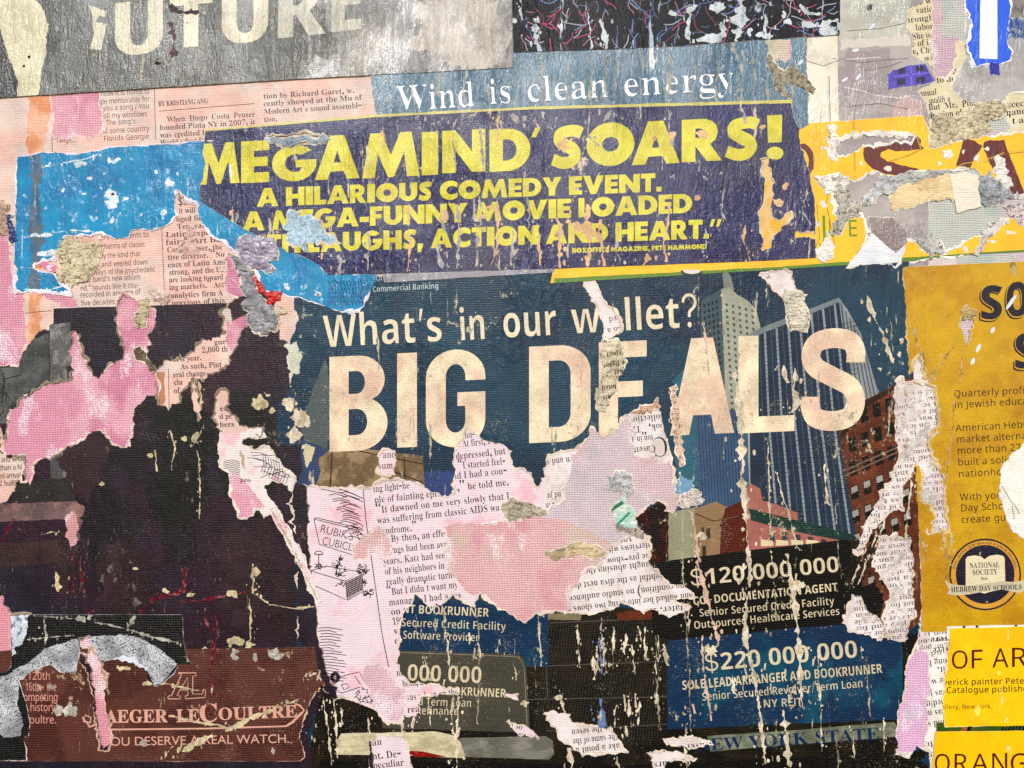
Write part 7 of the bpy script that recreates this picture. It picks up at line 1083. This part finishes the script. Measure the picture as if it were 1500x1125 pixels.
def heavy(txt,x,y,cap,x1,y1):
    """line of heavy capitals, each fitted into its place"""
    WDT={'A':1.02,'M':1.22,'I':.36,'O':1.04,'N':.98,'U':.86,'C':.84,'D':.88,'G':.98,'V':.98,'Y':.9,'H':.88,'E':.62,'L':.56,'F':.58,'S':.66,'R':.78,'T':.68,'W':1.3,' ':.30,'.':.24,',':.28,'-':.42,'\u201d':.6,'X':.9,'B':.76,'Z':.7,'P':.7}
    gap=.05; tot=sum(WDT[c]+(gap if c!=' ' else 0) for c in txt); k=(x1-x)/tot; u=x; it=[]; extra=[]
    for c in txt:
        w=WDT[c]*k; yy=y+(y1-y)*(u+w/2-x)/(x1-x)
        if c in ' ': u+=w; continue
        if c=='.': extra.append([(u,yy-cap*.26),(u+w,yy-cap*.26),(u+w,yy),(u,yy)])
        elif c==',': extra.append([(u,yy-cap*.26),(u+w,yy-cap*.26),(u+w*.6,yy+cap*.2),(u,yy+cap*.2)])
        elif c=='-': extra.append([(u,yy-cap*.48),(u+w,yy-cap*.49),(u+w,yy-cap*.22),(u,yy-cap*.21)])
        elif c=='\u201d':
            for d in (0,.5): extra.append([(u+w*(d+.15),yy-cap),(u+w*(d+.45),yy-cap),(u+w*(d+.22),yy-cap*.6),(u+w*d,yy-cap*.6)])
        else: it.append((c,u,u+w,yy-cap*(1.02 if c in 'OCGS' else 1),yy+cap*(.02 if c in 'OCGS' else 0)))
        u+=w+gap*k
    holed(NV,it,math.degrees(math.atan2(y1-y,x1-x)),YB,'headline')
    if extra: NV.shapes('headline_mark',extra,YB,.15)
heavy('A HILARIOUS COMEDY EVENT.',377,303.5,27,970,281)
heavy('A MEGA-FUNNY MOVIE LOADED',356,339,28,1015,312)
heavy('WITH LAUGHS, ACTION AND HEART.\u201d',338,374,28,1059,349)
heavy('BOXOFFICE MAGAZINE, PETE HAMMOND',838,371,7.2,1035,365)
PE=mat((228,188,140),'fibre',(206,176,150),(.1,.06,.45,.6)); PG=mat((160,158,160),'fibre',(200,190,176),(.1,.06,.45,.6))
streaks(NV,[([(812,316),(820,330),(818,350),(820,392)],11),([(860,300),(862,330),(864,360),(860,394)],14),([(878,320),(876,340),(882,360),(884,389)],9),([(830,325),(850,334),(870,340),(880,348)],12),([(946,372),(950,380),(942,389)],11)],PE)
streaks(NV,[([(636,180),(640,195)],8),([(702,186),(706,215),(708,250)],6),([(700,280),(706,310),(700,340),(698,390)],7),([(641,355),(644,378),(648,394)],8),([(750,330),(752,360),(748,388)],6),([(496,374),(500,385),(494,400)],8),([(750,168),(760,182)],10),([(895,162),(886,178)],12),([(980,165),(981,200),(984,215)],6),([(1086,160),(1092,182)],7),([(794,165),(800,185),(810,190)],9),([(648,325),(652,340)],8),([(694,292),(697,325)],8),([(1033,335),(1035,378)],4)],PG)
blobs(NV,[(825,212,9,9),(828,216,5,4),(1028,196,7,6),(985,200,5,5),(1118,186,4,4),(958,205,3,5),(712,305,10,5),(1020,290,5,4),(1150,275,6,5),(1140,300,5,7),(708,318,5,4),(340,312,4,5),(650,318,5,6)],PE,.4)
ex=[]
for x0,y0,y1,w in [(668,176,250,4),(730,170,210,5),(865,160,215,4),(560,186,215,5),(540,340,398,5),(600,300,398,4),(670,300,395,5),(728,290,392,5),(770,250,330,4),(790,330,392,5),(905,330,386,5),(980,300,384,4),(1060,270,330,4),(1090,330,382,5),(1180,270,330,4),(470,320,380,4)]:
    r=random.Random(int(x0*3)); P=[(x0,y0),(x0+r.gauss(0,3),(y0*2+y1)/3),(x0+r.gauss(0,4),(y0+y1*2)/3),(x0+r.gauss(0,4),y1)]; ex.append((P,w))
streaks(NV,ex[::2],PG,.2,jig=1.6); streaks(NV,ex[1::2],PE,.2,jig=1.6)
scrap('peeled_patch','pale blue and white peeled blister over the word MEGA','peeled patch',6.2,[(420,318),(436,310),(456,318),(470,322),(476,340),(492,344),(500,356),(480,354),(460,352),(444,362),(432,360),(424,348),(418,332)],mat((190,212,222),'rumple',(40,120,170),(.12,.12,.45,.60)),1.6,4,amp=5.5,fringe=3)
scrap('crumpled_foil','silvery crumpled sliver lying across the top of the G in the headline','scrap',6.4,[(390,204),(400,200),(418,203),(440,196),(452,198),(462,204),(478,200),(486,204),(470,210),(448,208),(430,215),(406,212),(394,212)],mat((164,176,186),'rumple',(100,120,140),(.08,.1,.45,.6)),4,6)
YE=Sheet('paper_strip','thin yellowish paper sliver along the top edge of the navy movie ad','scrap',4.8,[(300,191),(560,168),(780,157),(1160,147),(1160,160),(780,172),(300,200)],mat((196,186,96),'navy'),amp=.5,fringe=0)
GS=Sheet('paper_strip','thin grey paper strip between the navy movie ad and the teal ad','scrap',4.4,[(560,400,.2),(812,388,.2),(812,399,.4),(563,414,.4)],mat((146,142,150),'grey'),amp=.3,fringe=0)
# ================================================================ MUSTARD PAGE
MU=Sheet('mustard_page','mustard yellow magazine page with small school text and round crest','magazine page',3.7,
 [(1323,392),(1560,380),(1560,920),(1350,925),(1349,830,.8),(1341,700,1),(1338,640,1)],mat((200,156,30),'mustard',(184,134,22),(.012,.012,.42,.62),var=.16),amp=.3,
 holes=[[(1337,540),(1345,520),(1352,540),(1356,560),(1368,566),(1372,590),(1373,621),(1361,648),(1367,672),(1381,699),(1384,736),(1389,779),(1361,781),(1366,757),(1364,742),(1350,731),(1349,699),(1344,685),(1330,683),(1326,560)],[(1407,464),(1424,466),(1424,480),(1420,494),(1415,510),(1410,496),(1408,484)]],hamp=2,fringe=3,fcol=(214,190,140))
nv=mat((30,32,52),'mustard',flake=.15,streak=.1,scratch=.25)
def fancy(ch,x0,x1,y0,y1):
    MU.boxed([(ch,x0-3,x1+1,y0+1,y1+4)],'bold',-2,nv,wt=(.03,.01),name='display_letter'); MU.boxed([(ch,x0-1,x1+2,y0-1,y1+2)],'bold',-2,mat((200,156,30),'mustard'),wt=(.03,.01),name='letter_gap'); MU.boxed([(ch,x0,x1+2,y0,y1)],'bold',-2,nv,wt=(.02,.006),name='display_letter')
fancy('S',1436,1465,418,468); fancy('O',1473,1503,413,464); fancy('S',1486,1514,488,540)
tm=mat((38,32,30),'mustard',flake=.1,streak=.05,scratch=.3)
for t,x,y in [('Quarterly profits for',1396,582),('in Jewish education',1397,598),('American Hebrew',1399,632),('market alternatives',1400,648.5),('more than 275 sch',1401,665),('built a solid base',1402,682),('nationhood and',1403,699),('With your help',1405,733),('Day Schools can',1406,749),('create guarantee',1407,766)]:
    MU.text(t,x,y,21,'sans',-3.2,tm,None,wx=1.0,sp=.02 if len(t)>14 else .03)
cx,cy=1442,841
def disc(r,m,n='crest_ring'): MU.shape(n,arc(cx,cy,r,r,0,352,44),m,.1)
disc(52.5,nv);disc(50,mat((206,150,60),'mustard'));disc(43,nv);disc(41.5,mat((20,26,56),'mustard',flake=.3))
MU.shape('crest_book',[(1413,820),(1416,815),(1426,813),(1436,815),(1441,819),(1448,814),(1460,812),(1468,814),(1471,818),(1472,856),(1413,858)],mat((226,212,176),'mustard',flake=.05),.2)
MU.shape('crest_book',[(1414,862),(1470,860),(1470,862),(1450,866),(1441,869),(1430,866),(1414,866)],mat((226,212,176),'mustard'),.2)
MU.lines('crest_page_edge',[[(1413,820),(1413,858)],[(1471,818),(1472,856)]],1.2,mat((120,30,40),'mustard'))
MU.shape('crest_banner',[(1382,849),(1395,856),(1420,858),(1442,854),(1465,851),(1485,852),(1500,849),(1508,862),(1490,868),(1462,862),(1442,866),(1420,870),(1398,872),(1386,869),(1390,864)],mat((196,186,156),'mustard',flake=.2),.3)
cb=mat((24,26,60),'mustard',flake=.05,streak=0,scratch=.1)
for t,x,y,em,x1 in [('NATIONAL',1419,832,17,1463),('SOCIETY',1423,842,17,1460)]: MU.text(t,x,y,em,'serif',-2,cb,x1,wt=(-.004,.002))
MU.text('for',1436,849,9,'serif',-2,cb,1446); MU.text('HEBREW DAY SCHOOLS',1392,867,16.5,'serif',-2.4,cb,1496)
s_='Every Jewish child deserves a Jewish education.'
tri=[];w_=[FONT['serif'][c][0] if c!=' ' else .2 for c in s_]; tot=sum(w_); acc=0
for c,w in zip(s_,w_):
    if c!=' ':
        th=R(-170+160*(acc+w/2)/tot); px,py=cx+44.6*math.cos(th),cy+44.6*math.sin(th); a=th+math.pi/2; L=[]
        for g_ in glyph('serif',c):
            uu=(g_[:,0]-w/2)*7.6; vv=g_[:,1]*9.5; L.append(np.stack([px+uu*math.cos(a)+vv*math.sin(a),py+uu*math.sin(a)-vv*math.cos(a)],1))
        t=MU.clip(L)
        if t: tri.append(t)
    acc+=w
MU.put('crest_motto',tri,cb)
PM=mat((196,170,120),'fibre',(150,120,70),(.1,.06,.45,.6)); PW=mat((226,226,222),'fibre')
streaks(MU,[([(1405,492),(1392,512),(1378,532),(1367,548)],4),([(1408,512),(1407,540),(1404,565)],3),([(1335,480),(1342,500),(1350,520),(1356,548),(1362,560)],7),([(1398,572),(1395,620),(1388,680),(1384,720)],3),([(1378,765),(1384,800),(1386,850)],7),([(1350,790),(1356,815),(1346,830)],7),([(1392,780),(1390,830)],5)],PM)
blobs(MU,[(1484,394,6,9),(1482,388,4,5),(1383,437,2,2)],PM)
for i,(x,y,a,l) in enumerate([(1480,443,-55,13),(1453,484,-62,5),(1432,510,-65,7),(1424,529,-65,5)]):
    Sheet('paint_drop',['longest pale paint drop, over the letters S O','tiny pale paint drop just below the longest one','white paint drop under the S O letters, upper one','white paint drop under the S O letters, lower one'][i],'paint drop',4.4,[(x+l*math.cos(t)*math.cos(R(a))-2.6*math.sin(t)*math.sin(R(a)),y+l*math.cos(t)*math.sin(R(a))+2.6*math.sin(t)*math.cos(R(a))) for t in np.linspace(0,6.0,13)],mat((204,220,228),'yellow',flake=0),amp=.3,fringe=0,thick=.8,part='drop',group='white paint drops')
scrap('crumpled_newsprint','small tan tuft at the top of the pink slit on the mustard page','scrap',4.6,[(1407,455),(1416,451),(1430,453),(1427,462),(1421,468),(1410,467)],mat((190,164,110),'rumple',(130,110,80),(.12,.12,.5,.6)),3,4)
# ================================================================ YELLOW CARDS bottom right
BW=Sheet('striped_slip','black and white striped slip peeking above the upper yellow card','paper slip',3.9,[(1386,917),(1560,913),(1560,935),(1386,935)],mat((232,228,216),'mag'),fringe=0)
BW.shapes('black_stripe',[[(1390+i*19,912),(1394+i*19,912),(1394+i*19,925),(1390+i*19,925)] for i in range(8)],mat((28,26,28),'mag'),.2)
C1=Sheet('yellow_card','upper yellow gallery card with maroon words OF AR','card',4.8,[(1390,920),(1560,916),(1560,1061),(1383,1064,.6),(1380,1030,1.2),(1382,1000,1.2),(1388,960,.6)],mat((244,198,14),'yellow',(236,186,8),(.01,.01,.45,.6)),amp=.4,fringe=2,fcol=(240,230,190))
mb=mat((86,16,26),'yellow',flake=.08)
C1.boxed([('O',1393,1416,952,979),('F',1422,1438,951,978),('A',1452,1476,949,977),('R',1481,1503,948,976)],'sans',-1.2,mb,name='headline')
C1.text('verick painter Peter Saul',1380,1003,18,'sans',-1.2,mat((60,26,20),'yellow'),None,wt=.006,wx=1.02,sp=.035); C1.text('Catalogue published by',1385,1014.5,18,'sans',-1.2,mat((60,26,20),'yellow'),None,wt=.006,wx=1.0,sp=.032); C1.text('allery, New York.',1378,1038,13,'sans',-1,mat((60,26,20),'yellow'),None,sp=.03)
PS=Sheet('photo_strip','thin dark green and orange photo strip between the two yellow cards','photo strip',4.3,[(1371,1058),(1560,1056),(1560,1075),(1371,1075)],mat((60,86,40),'yellow',(160,84,36),(.03,.03,.5,.6)),fringe=0)
PS.shapes('black_stripe',[[(1468+i*5,1058),(1470.5+i*5,1058),(1468+i*5,1074),(1465+i*5,1074)] for i in range(8)]+[[(1418,1060),(1424,1058),(1420,1072),(1414,1072)],[(1500,1056),(1560,1056),(1560,1074),(1500,1074)]],mat((20,20,24),'yellow'),.3)
C2=Sheet('yellow_card','lower yellow gallery card with the cropped maroon word ORANG','card',4.9,[(1370,1071),(1560,1069),(1560,1190),(1364,1190),(1365,1120,.8),(1368,1090,.6)],mat((244,196,10),'yellow',(238,188,8),(.01,.01,.45,.6)),amp=.3,fringe=1.5,fcol=(240,230,190))
C2.boxed([('O',1368,1390,1103,1131),('R',1397,1416,1103,1130),('A',1421,1447,1103,1130),('N',1452,1474,1102,1130),('G',1479,1502,1102,1131)],'sans',-.6,mb,name='headline')
blobs(C1,[(1462,985,3,3),(1467,1023,3,10),(1431,1040,3,9),(1471,1054,3,4)],mat((246,214,90),'fibre'),.3)
blobs(C2,[(1475,1093,3,4),(1480,1102,2,5)],mat((246,220,110),'fibre'),.3)
# ================================================================ MAROON WATCH AD and SNAKESKIN PRINT
MW=Sheet('watch_ad','maroon watch advertisement with salmon lettering, bottom left','poster',3.6,
 [(-60,960,0),(17,952,0),(130,950,0),(280,950,0),(462,947,0),(466,980,2),(474,1000,2),(458,1022,2),(448,1046,2),(440,1075,2),(446,1108,1),(440,1114,.3),(160,1114,.3),(40,1114,.4),(-60,1116,0)],mat((92,58,52),'maroon',(76,48,44),(.01,.01,.45,.6)),amp=.3,
 holes=[[(116,955),(128,958),(136,950),(150,975),(158,1000),(155,1030),(162,1060),(163,1090),(160,1100),(146,1098),(142,1080),(139,1050),(136,1020),(130,985),(118,970)]],hamp=2,fringe=2.5,fcol=(206,170,150))
SM=mat((212,160,142),'maroon',flake=.35,streak=.3,scratch=.5,wearcol=(140,90,80))
MW.text('AEGER-LE',155,1058,40,'serif',-.6,SM,293,wt=.006,name='headline'); MW.text('C',292,1057,58,'serif',-1.4,SM,320,wt=.004,name='headline'); MW.text('OULTRE',320,1054,38,'serif',-2.2,SM,436,wt=.006,name='headline')
MW.lines('swash',[[(122,1049,2),(124,1056,3),(133,1058,3),(134,1050,2),(126,1047,2),(124,1052,1),(132,1064,3),(143,1060,4),(149,1040,5),(150,1022,4),(144,1018,2)],[(432,1030,2),(440,1033,3),(446,1040,2),(440,1046,4),(430,1056,3),(420,1062,2)]],3,SM)
MW.lines('underline',[[(158,1068),(300,1066.5),(420,1063),(432,1056)]],2.4,SM)
MW.text('YOU DESERVE A REAL WATCH.',150,1092,18.5,'gill',-1,SM,425)
MW.lines('monogram',[[(247,1023),(247,1019),(252,1018),(266,989),(266,986),(262,986),(262,985),(288,985),(288,989),(283,990),(283,1016),(297,1016),(299,1009),(302,1009),(301,1021),(272,1023),(272,1019),(276,1018),(276,1010),(264,1010),(260,1018),(265,1019),(265,1023),(247,1023)],[(267,1006),(276,1006),(276,991),(267,1006)]],1.3,SM)
for t,x,y,x1 in [('the 120th',18,995,75),('16th - the',38,1011,84),('competing',30,1026,86),('the history',24,1041,82),('LeCoultre.',22,1059,84)]: MW.text(t,x,y,24,'gill' if 0 else 'sans',0,mat((214,150,136),'maroon'),x1)
streaks(MW,[([(313,945),(310,975),(307,1000)],6),([(300,1010),(320,1000),(340,988)],2.5),([(306,1015),(330,1020),(350,1026)],2.5),([(305,1025),(306,1050)],6)],RED)
streaks(MW,[([(212,1000),(230,998),(250,1002),(275,1008),(300,1012)],8),([(252,1048),(280,1056),(310,1060),(330,1064)],5),([(330,1070),(350,1062),(366,1052),(400,1040),(440,1022)],11),([(268,1100),(285,1090),(300,1082),(312,1076)],11),([(172,978),(192,979)],6),([(240,1113),(248,1100),(254,1092)],8),([(424,955),(416,958)],5)],PEEL)
blobs(MW,[(345,957,6,9),(375,963,5,9),(402,957,8,6),(100,1042,17,8),(86,1039,6,7),(76,1006,7,4),(30,975,9,10),(400,1098,4,6),(210,1086,5,5)],GREYP)
SN=Sheet('snakeskin_photo','black photo rectangle with grey scaly snakeskin arc, lower left','photo',4.5,
 [(17,900,.2),(268,900,.2),(270,940,.3),(274,962,.3),(281,972,.5),(262,972,.5),(256,984,1),(237,1002,1.2),(227,1004,1),(218,996,1.2),(216,982,1.5),(200,972,1.5),(173,964,1.5),(149,969,1.5),(144,960,1),(134,945,1),(132,930,.8),(114,934,.8),(118,950,1),(114,968,1),(112,984,1.5),(96,984,1.5),(85,978,1.2),(75,972,1.2),(50,982,1.2),(36,990,1.2),(28,996,1),(32,1010,1),(40,1032,1),(44,1060,1),(42,1080,1),(36,1078,1),(40,1112,1),(-60,1116,0),(-60,990,0),(10,984,.5),(18,976,.5)],mat((22,25,33),'black',weave=.15,streak=.2,flake=.2),amp=.6,fringe=2,fcol=(206,206,206))
def scale_mat():
    m=bpy.data.materials.new('snakeskin print'); m.use_nodes=True; nt=m.node_tree; bs=nt.nodes['Principled BSDF']
    v=N(nt,'ShaderNodeTexVoronoi',feature='DISTANCE_TO_EDGE',ins={'Scale':1.0,'Randomness':.65}); nt.links.new(coords(nt,.34,.58,18),v.inputs['Vector'])
    e=ramp(nt,v.outputs[0],.01,.13); big=ramp(nt,noise(nt,.03,.03,3,off=3),.35,.7)
    f=mth(nt,'MULTIPLY',e,mth(nt,'MULTIPLY_ADD',big,.6,.45)); cr=N(nt,'ShaderNodeMix',data_type='RGBA'); nt.links.new(f,cr.inputs[0]); cr.inputs[6].default_value=C(52,52,58)+(1,); cr.inputs[7].default_value=C(226,228,234)+(1,)
    nt.links.new(cr.outputs[2],bs.inputs['Base Color']); bs.inputs['Roughness'].default_value=.45; return m
SK=scale_mat()
SN.shape('snakeskin_print',[(20,982),(45,968),(67,950),(90,943),(107,937),(149,930),(187,929),(210,936),(227,945),(246,958),(260,972),(237,1002),(227,1004),(216,982),(173,964),(149,969),(117,985),(96,984),(75,974),(45,984),(28,997)],SK,1.2)
SN.shape('snakeskin_print',[(0,990),(24,984),(30,1000),(28,1030),(36,1060),(30,1078),(8,1078),(-10,1060),(-20,1000)],SK,1.5)
SN.shape('white_highlight',[(165,968),(180,960),(200,966),(216,976),(214,986),(196,972),(176,972)],mat((206,212,220),'fibre'),2)
SN.shape('white_plume',[(18,901),(44,901),(44,918),(38,930),(34,942),(24,945),(19,960),(17,930)],mat((206,212,222),'fibre',(120,136,156),(.1,.1,.5,.6)),2.5)
streaks(SN,[([(66,904),(68,930),(67,950)],4),([(50,902),(80,903),(112,905)],2.5),([(140,911),(165,915),(190,922),(215,930),(240,936),(266,942)],3.5),([(200,902),(192,912),(187,924)],6),([(268,905),(272,940),(276,968)],2),([(40,936),(70,934),(110,930)],2)],GREYP)
blobs(SN,[(276,958,3,12),(120,904,6,5),(133,904,5,5)],GREYP)
# ================================================================ BLACK GRAFFITI PHOTO
GF=Sheet('graffiti_photo','black glossy photo strip covered in red and blue scribbles at the top','photo',5.4,
 [(749,-60),(1230,-60),(1229,0,.6),(1229,52,.4),(1150,57,.5),(1110,60,.5),(1000,68,.3),(900,73,.2),(752,78,.2)],mat((14,18,30),'ad',(20,30,46),(.02,.02,.4,.6),flake=.5,streak=.5,scratch=.5,spec=.12,rough=.5,wrinkle=1.0,wearcol=(176,190,202)),amp=.3,fringe=1.5)
cols=[(190,70,110),(84,122,176),(170,176,190),(150,80,96),(100,140,190),(210,150,170)]
for k,c in enumerate(cols):
    r=random.Random(900+k); L=[]
    for i in range(26):
        x=r.uniform(752,1225); y=r.uniform(-10,66); a=r.uniform(0,3.1); l=r.uniform(5,20); P=[(x,y)]
        for j in range(4): a+=r.uniform(-.7,.7); x+=math.cos(a)*l*.5; y+=math.sin(a)*l*.5; P.append((x,y))
        L.append(P)
    GF.lines('scribble',L,0.8 if k%2 else 1.2,mat(c,'ad',flake=.3))
gw=mat((206,212,216),'fibre',(150,164,176),(.1,.06,.5,.65),wrinkle=.8)
streaks(GF,[([(784,28),(783,50),(790,76)],12),([(880,28),(884,50),(888,72)],11),([(862,20),(864,50),(866,72)],5),([(822,28),(820,56)],5),([(1086,-20),(1084,10),(1080,40),(1078,66)],26),([(1062,30),(1054,62)],12),([(1010,20),(1006,45),(1010,64)],7),([(762,-10),(764,30)],4),([(926,60),(928,76)],2),([(1120,20),(1122,58)],7),([(1170,8),(1182,20),(1200,22)],9),([(1178,36),(1200,40),(1226,30)],16)],gw)
blobs(GF,[(984,20,6,4),(1012,17,8,5),(1052,12,8,8),(1046,54,20,6),(1146,22,4,5),(1154,34,6,4),(1213,46,14,6),(1116,54,12,5),(754,30,5,6),(1144,-4,6,4),(1040,60,26,4)],gw,.4)
# ================================================================ GREY POSTER top left
FG=Sheet('grey_poster','faded grey poster with cream FUTURE lettering and pale limb shape, top left','poster',6.4,
 [(-60,-60),(749,-60),(751,100),(400,119),(227,130),(0,144),(-60,148)],mat((82,80,70),'top',(96,97,92),(.006,.008,.42,.62),flake=.24,streak=.26,scratch=.36,wearcol=(170,174,170)),amp=.3,fringe=0)
FG.shape('printed_fade',[(400,-60),(560,-60),(760,-60),(760,110),(480,118),(440,118),(500,60),(470,10)],mat((138,138,134),'top',(164,158,148),(.01,.008,.4,.62),flake=.25,streak=.3,scratch=.35,wearcol=(190,196,200),wrinkle=3.2,rough=.22,spec=.6),9,step=5)
FG.shape('printed_fade',[(620,10),(700,-20),(740,30),(745,95),(640,105),(600,70)],mat((176,166,152),'top',(150,146,140),(.02,.02,.45,.6),wearcol=(200,204,206)),8,step=5)
FG.shape('printed_limb',[(-20,-60),(46,-60),(50,0),(62,10),(70,28),(72,50),(70,74),(64,100),(60,120),(57,141),(28,143),(24,110),(10,70),(-10,40)],mat((212,204,170),'top',(196,188,152),(.02,.02,.45,.6),wearcol=(150,146,130)),1)
FG.shape('printed_shadow',[(-60,30),(0,38),(8,60),(10,80),(20,96),(28,120),(28,144),(-60,150)],mat((56,56,52),'top'),1)
FG.shape('printed_shadow',[(72,40),(90,60),(76,90),(64,112),(60,128),(68,96)],mat((68,68,62),'top'),2)
CF=mat((208,200,172),'top',(196,188,160),(.02,.02,.45,.6),flake=.25,streak=.3,scratch=.25,wearcol=(130,130,124),grain=1.0)
FG.boxed([('U',170,240,3,81),('T',250,312,-5,70),('U',326,394,-20,64)],'bold',-5,CF,wt=(.018,0),name='headline'); FG.boxed([('R',408,478,-28,54),('E',486,530,-40,46)],'bold',-6,mat((186,182,164),'top',wearcol=(140,142,140)),wt=(.018,0),name='headline')
FG.shape('headline',[(132,9),(158,18),(156,25),(146,24),(142,34),(158,36),(154,58),(151,75),(133,73),(140,50),(138,26)],CF,.6)
scrap('torn_hole','dark ragged hole in the second grey poster letter T','tear',6.9,[(248,10),(256,8),(270,16),(284,16),(294,20),(290,26),(280,22),(270,22),(262,20),(252,18)],mat((66,52,52),'rumple',(120,110,104),(.12,.12,.45,.6)),1.5,4,fringe=1.5)
scrap('torn_hole','thin vertical ragged gap in the grey poster beside letter T','tear',6.9,[(246,34),(256,36),(256,46),(260,50),(258,70),(260,84),(252,86),(252,60),(252,44)],mat((88,66,66),'rumple',(150,140,134),(.12,.12,.45,.6)),1.5,4,fringe=1.5)
streaks(FG,[([(148,80),(147,110),(148,124)],5),([(212,82),(210,104),(206,122)],6),([(292,72),(300,96),(304,110)],5),([(228,88),(236,92),(242,86),(250,98)],5),([(124,54),(134,50),(140,52)],4),([(156,34),(162,42),(158,50)],5)],mat((164,158,144),'fibre',(200,192,170),(.12,.12,.5,.6)))
r=random.Random(77)
blobs(FG,[(r.uniform(80,480),r.uniform(0,130),r.uniform(1,2.4),r.uniform(1,2.4)) for _ in range(46)],mat((176,172,158),'fibre'),.2,'speck',.5)
blobs(FG,[(44,85,3,3),(45,114,1.6,1.6),(37,98,1.2,1.2),(233,92,5,5)],mat((60,56,54),'fibre'),.15,'dark_speck',.5)
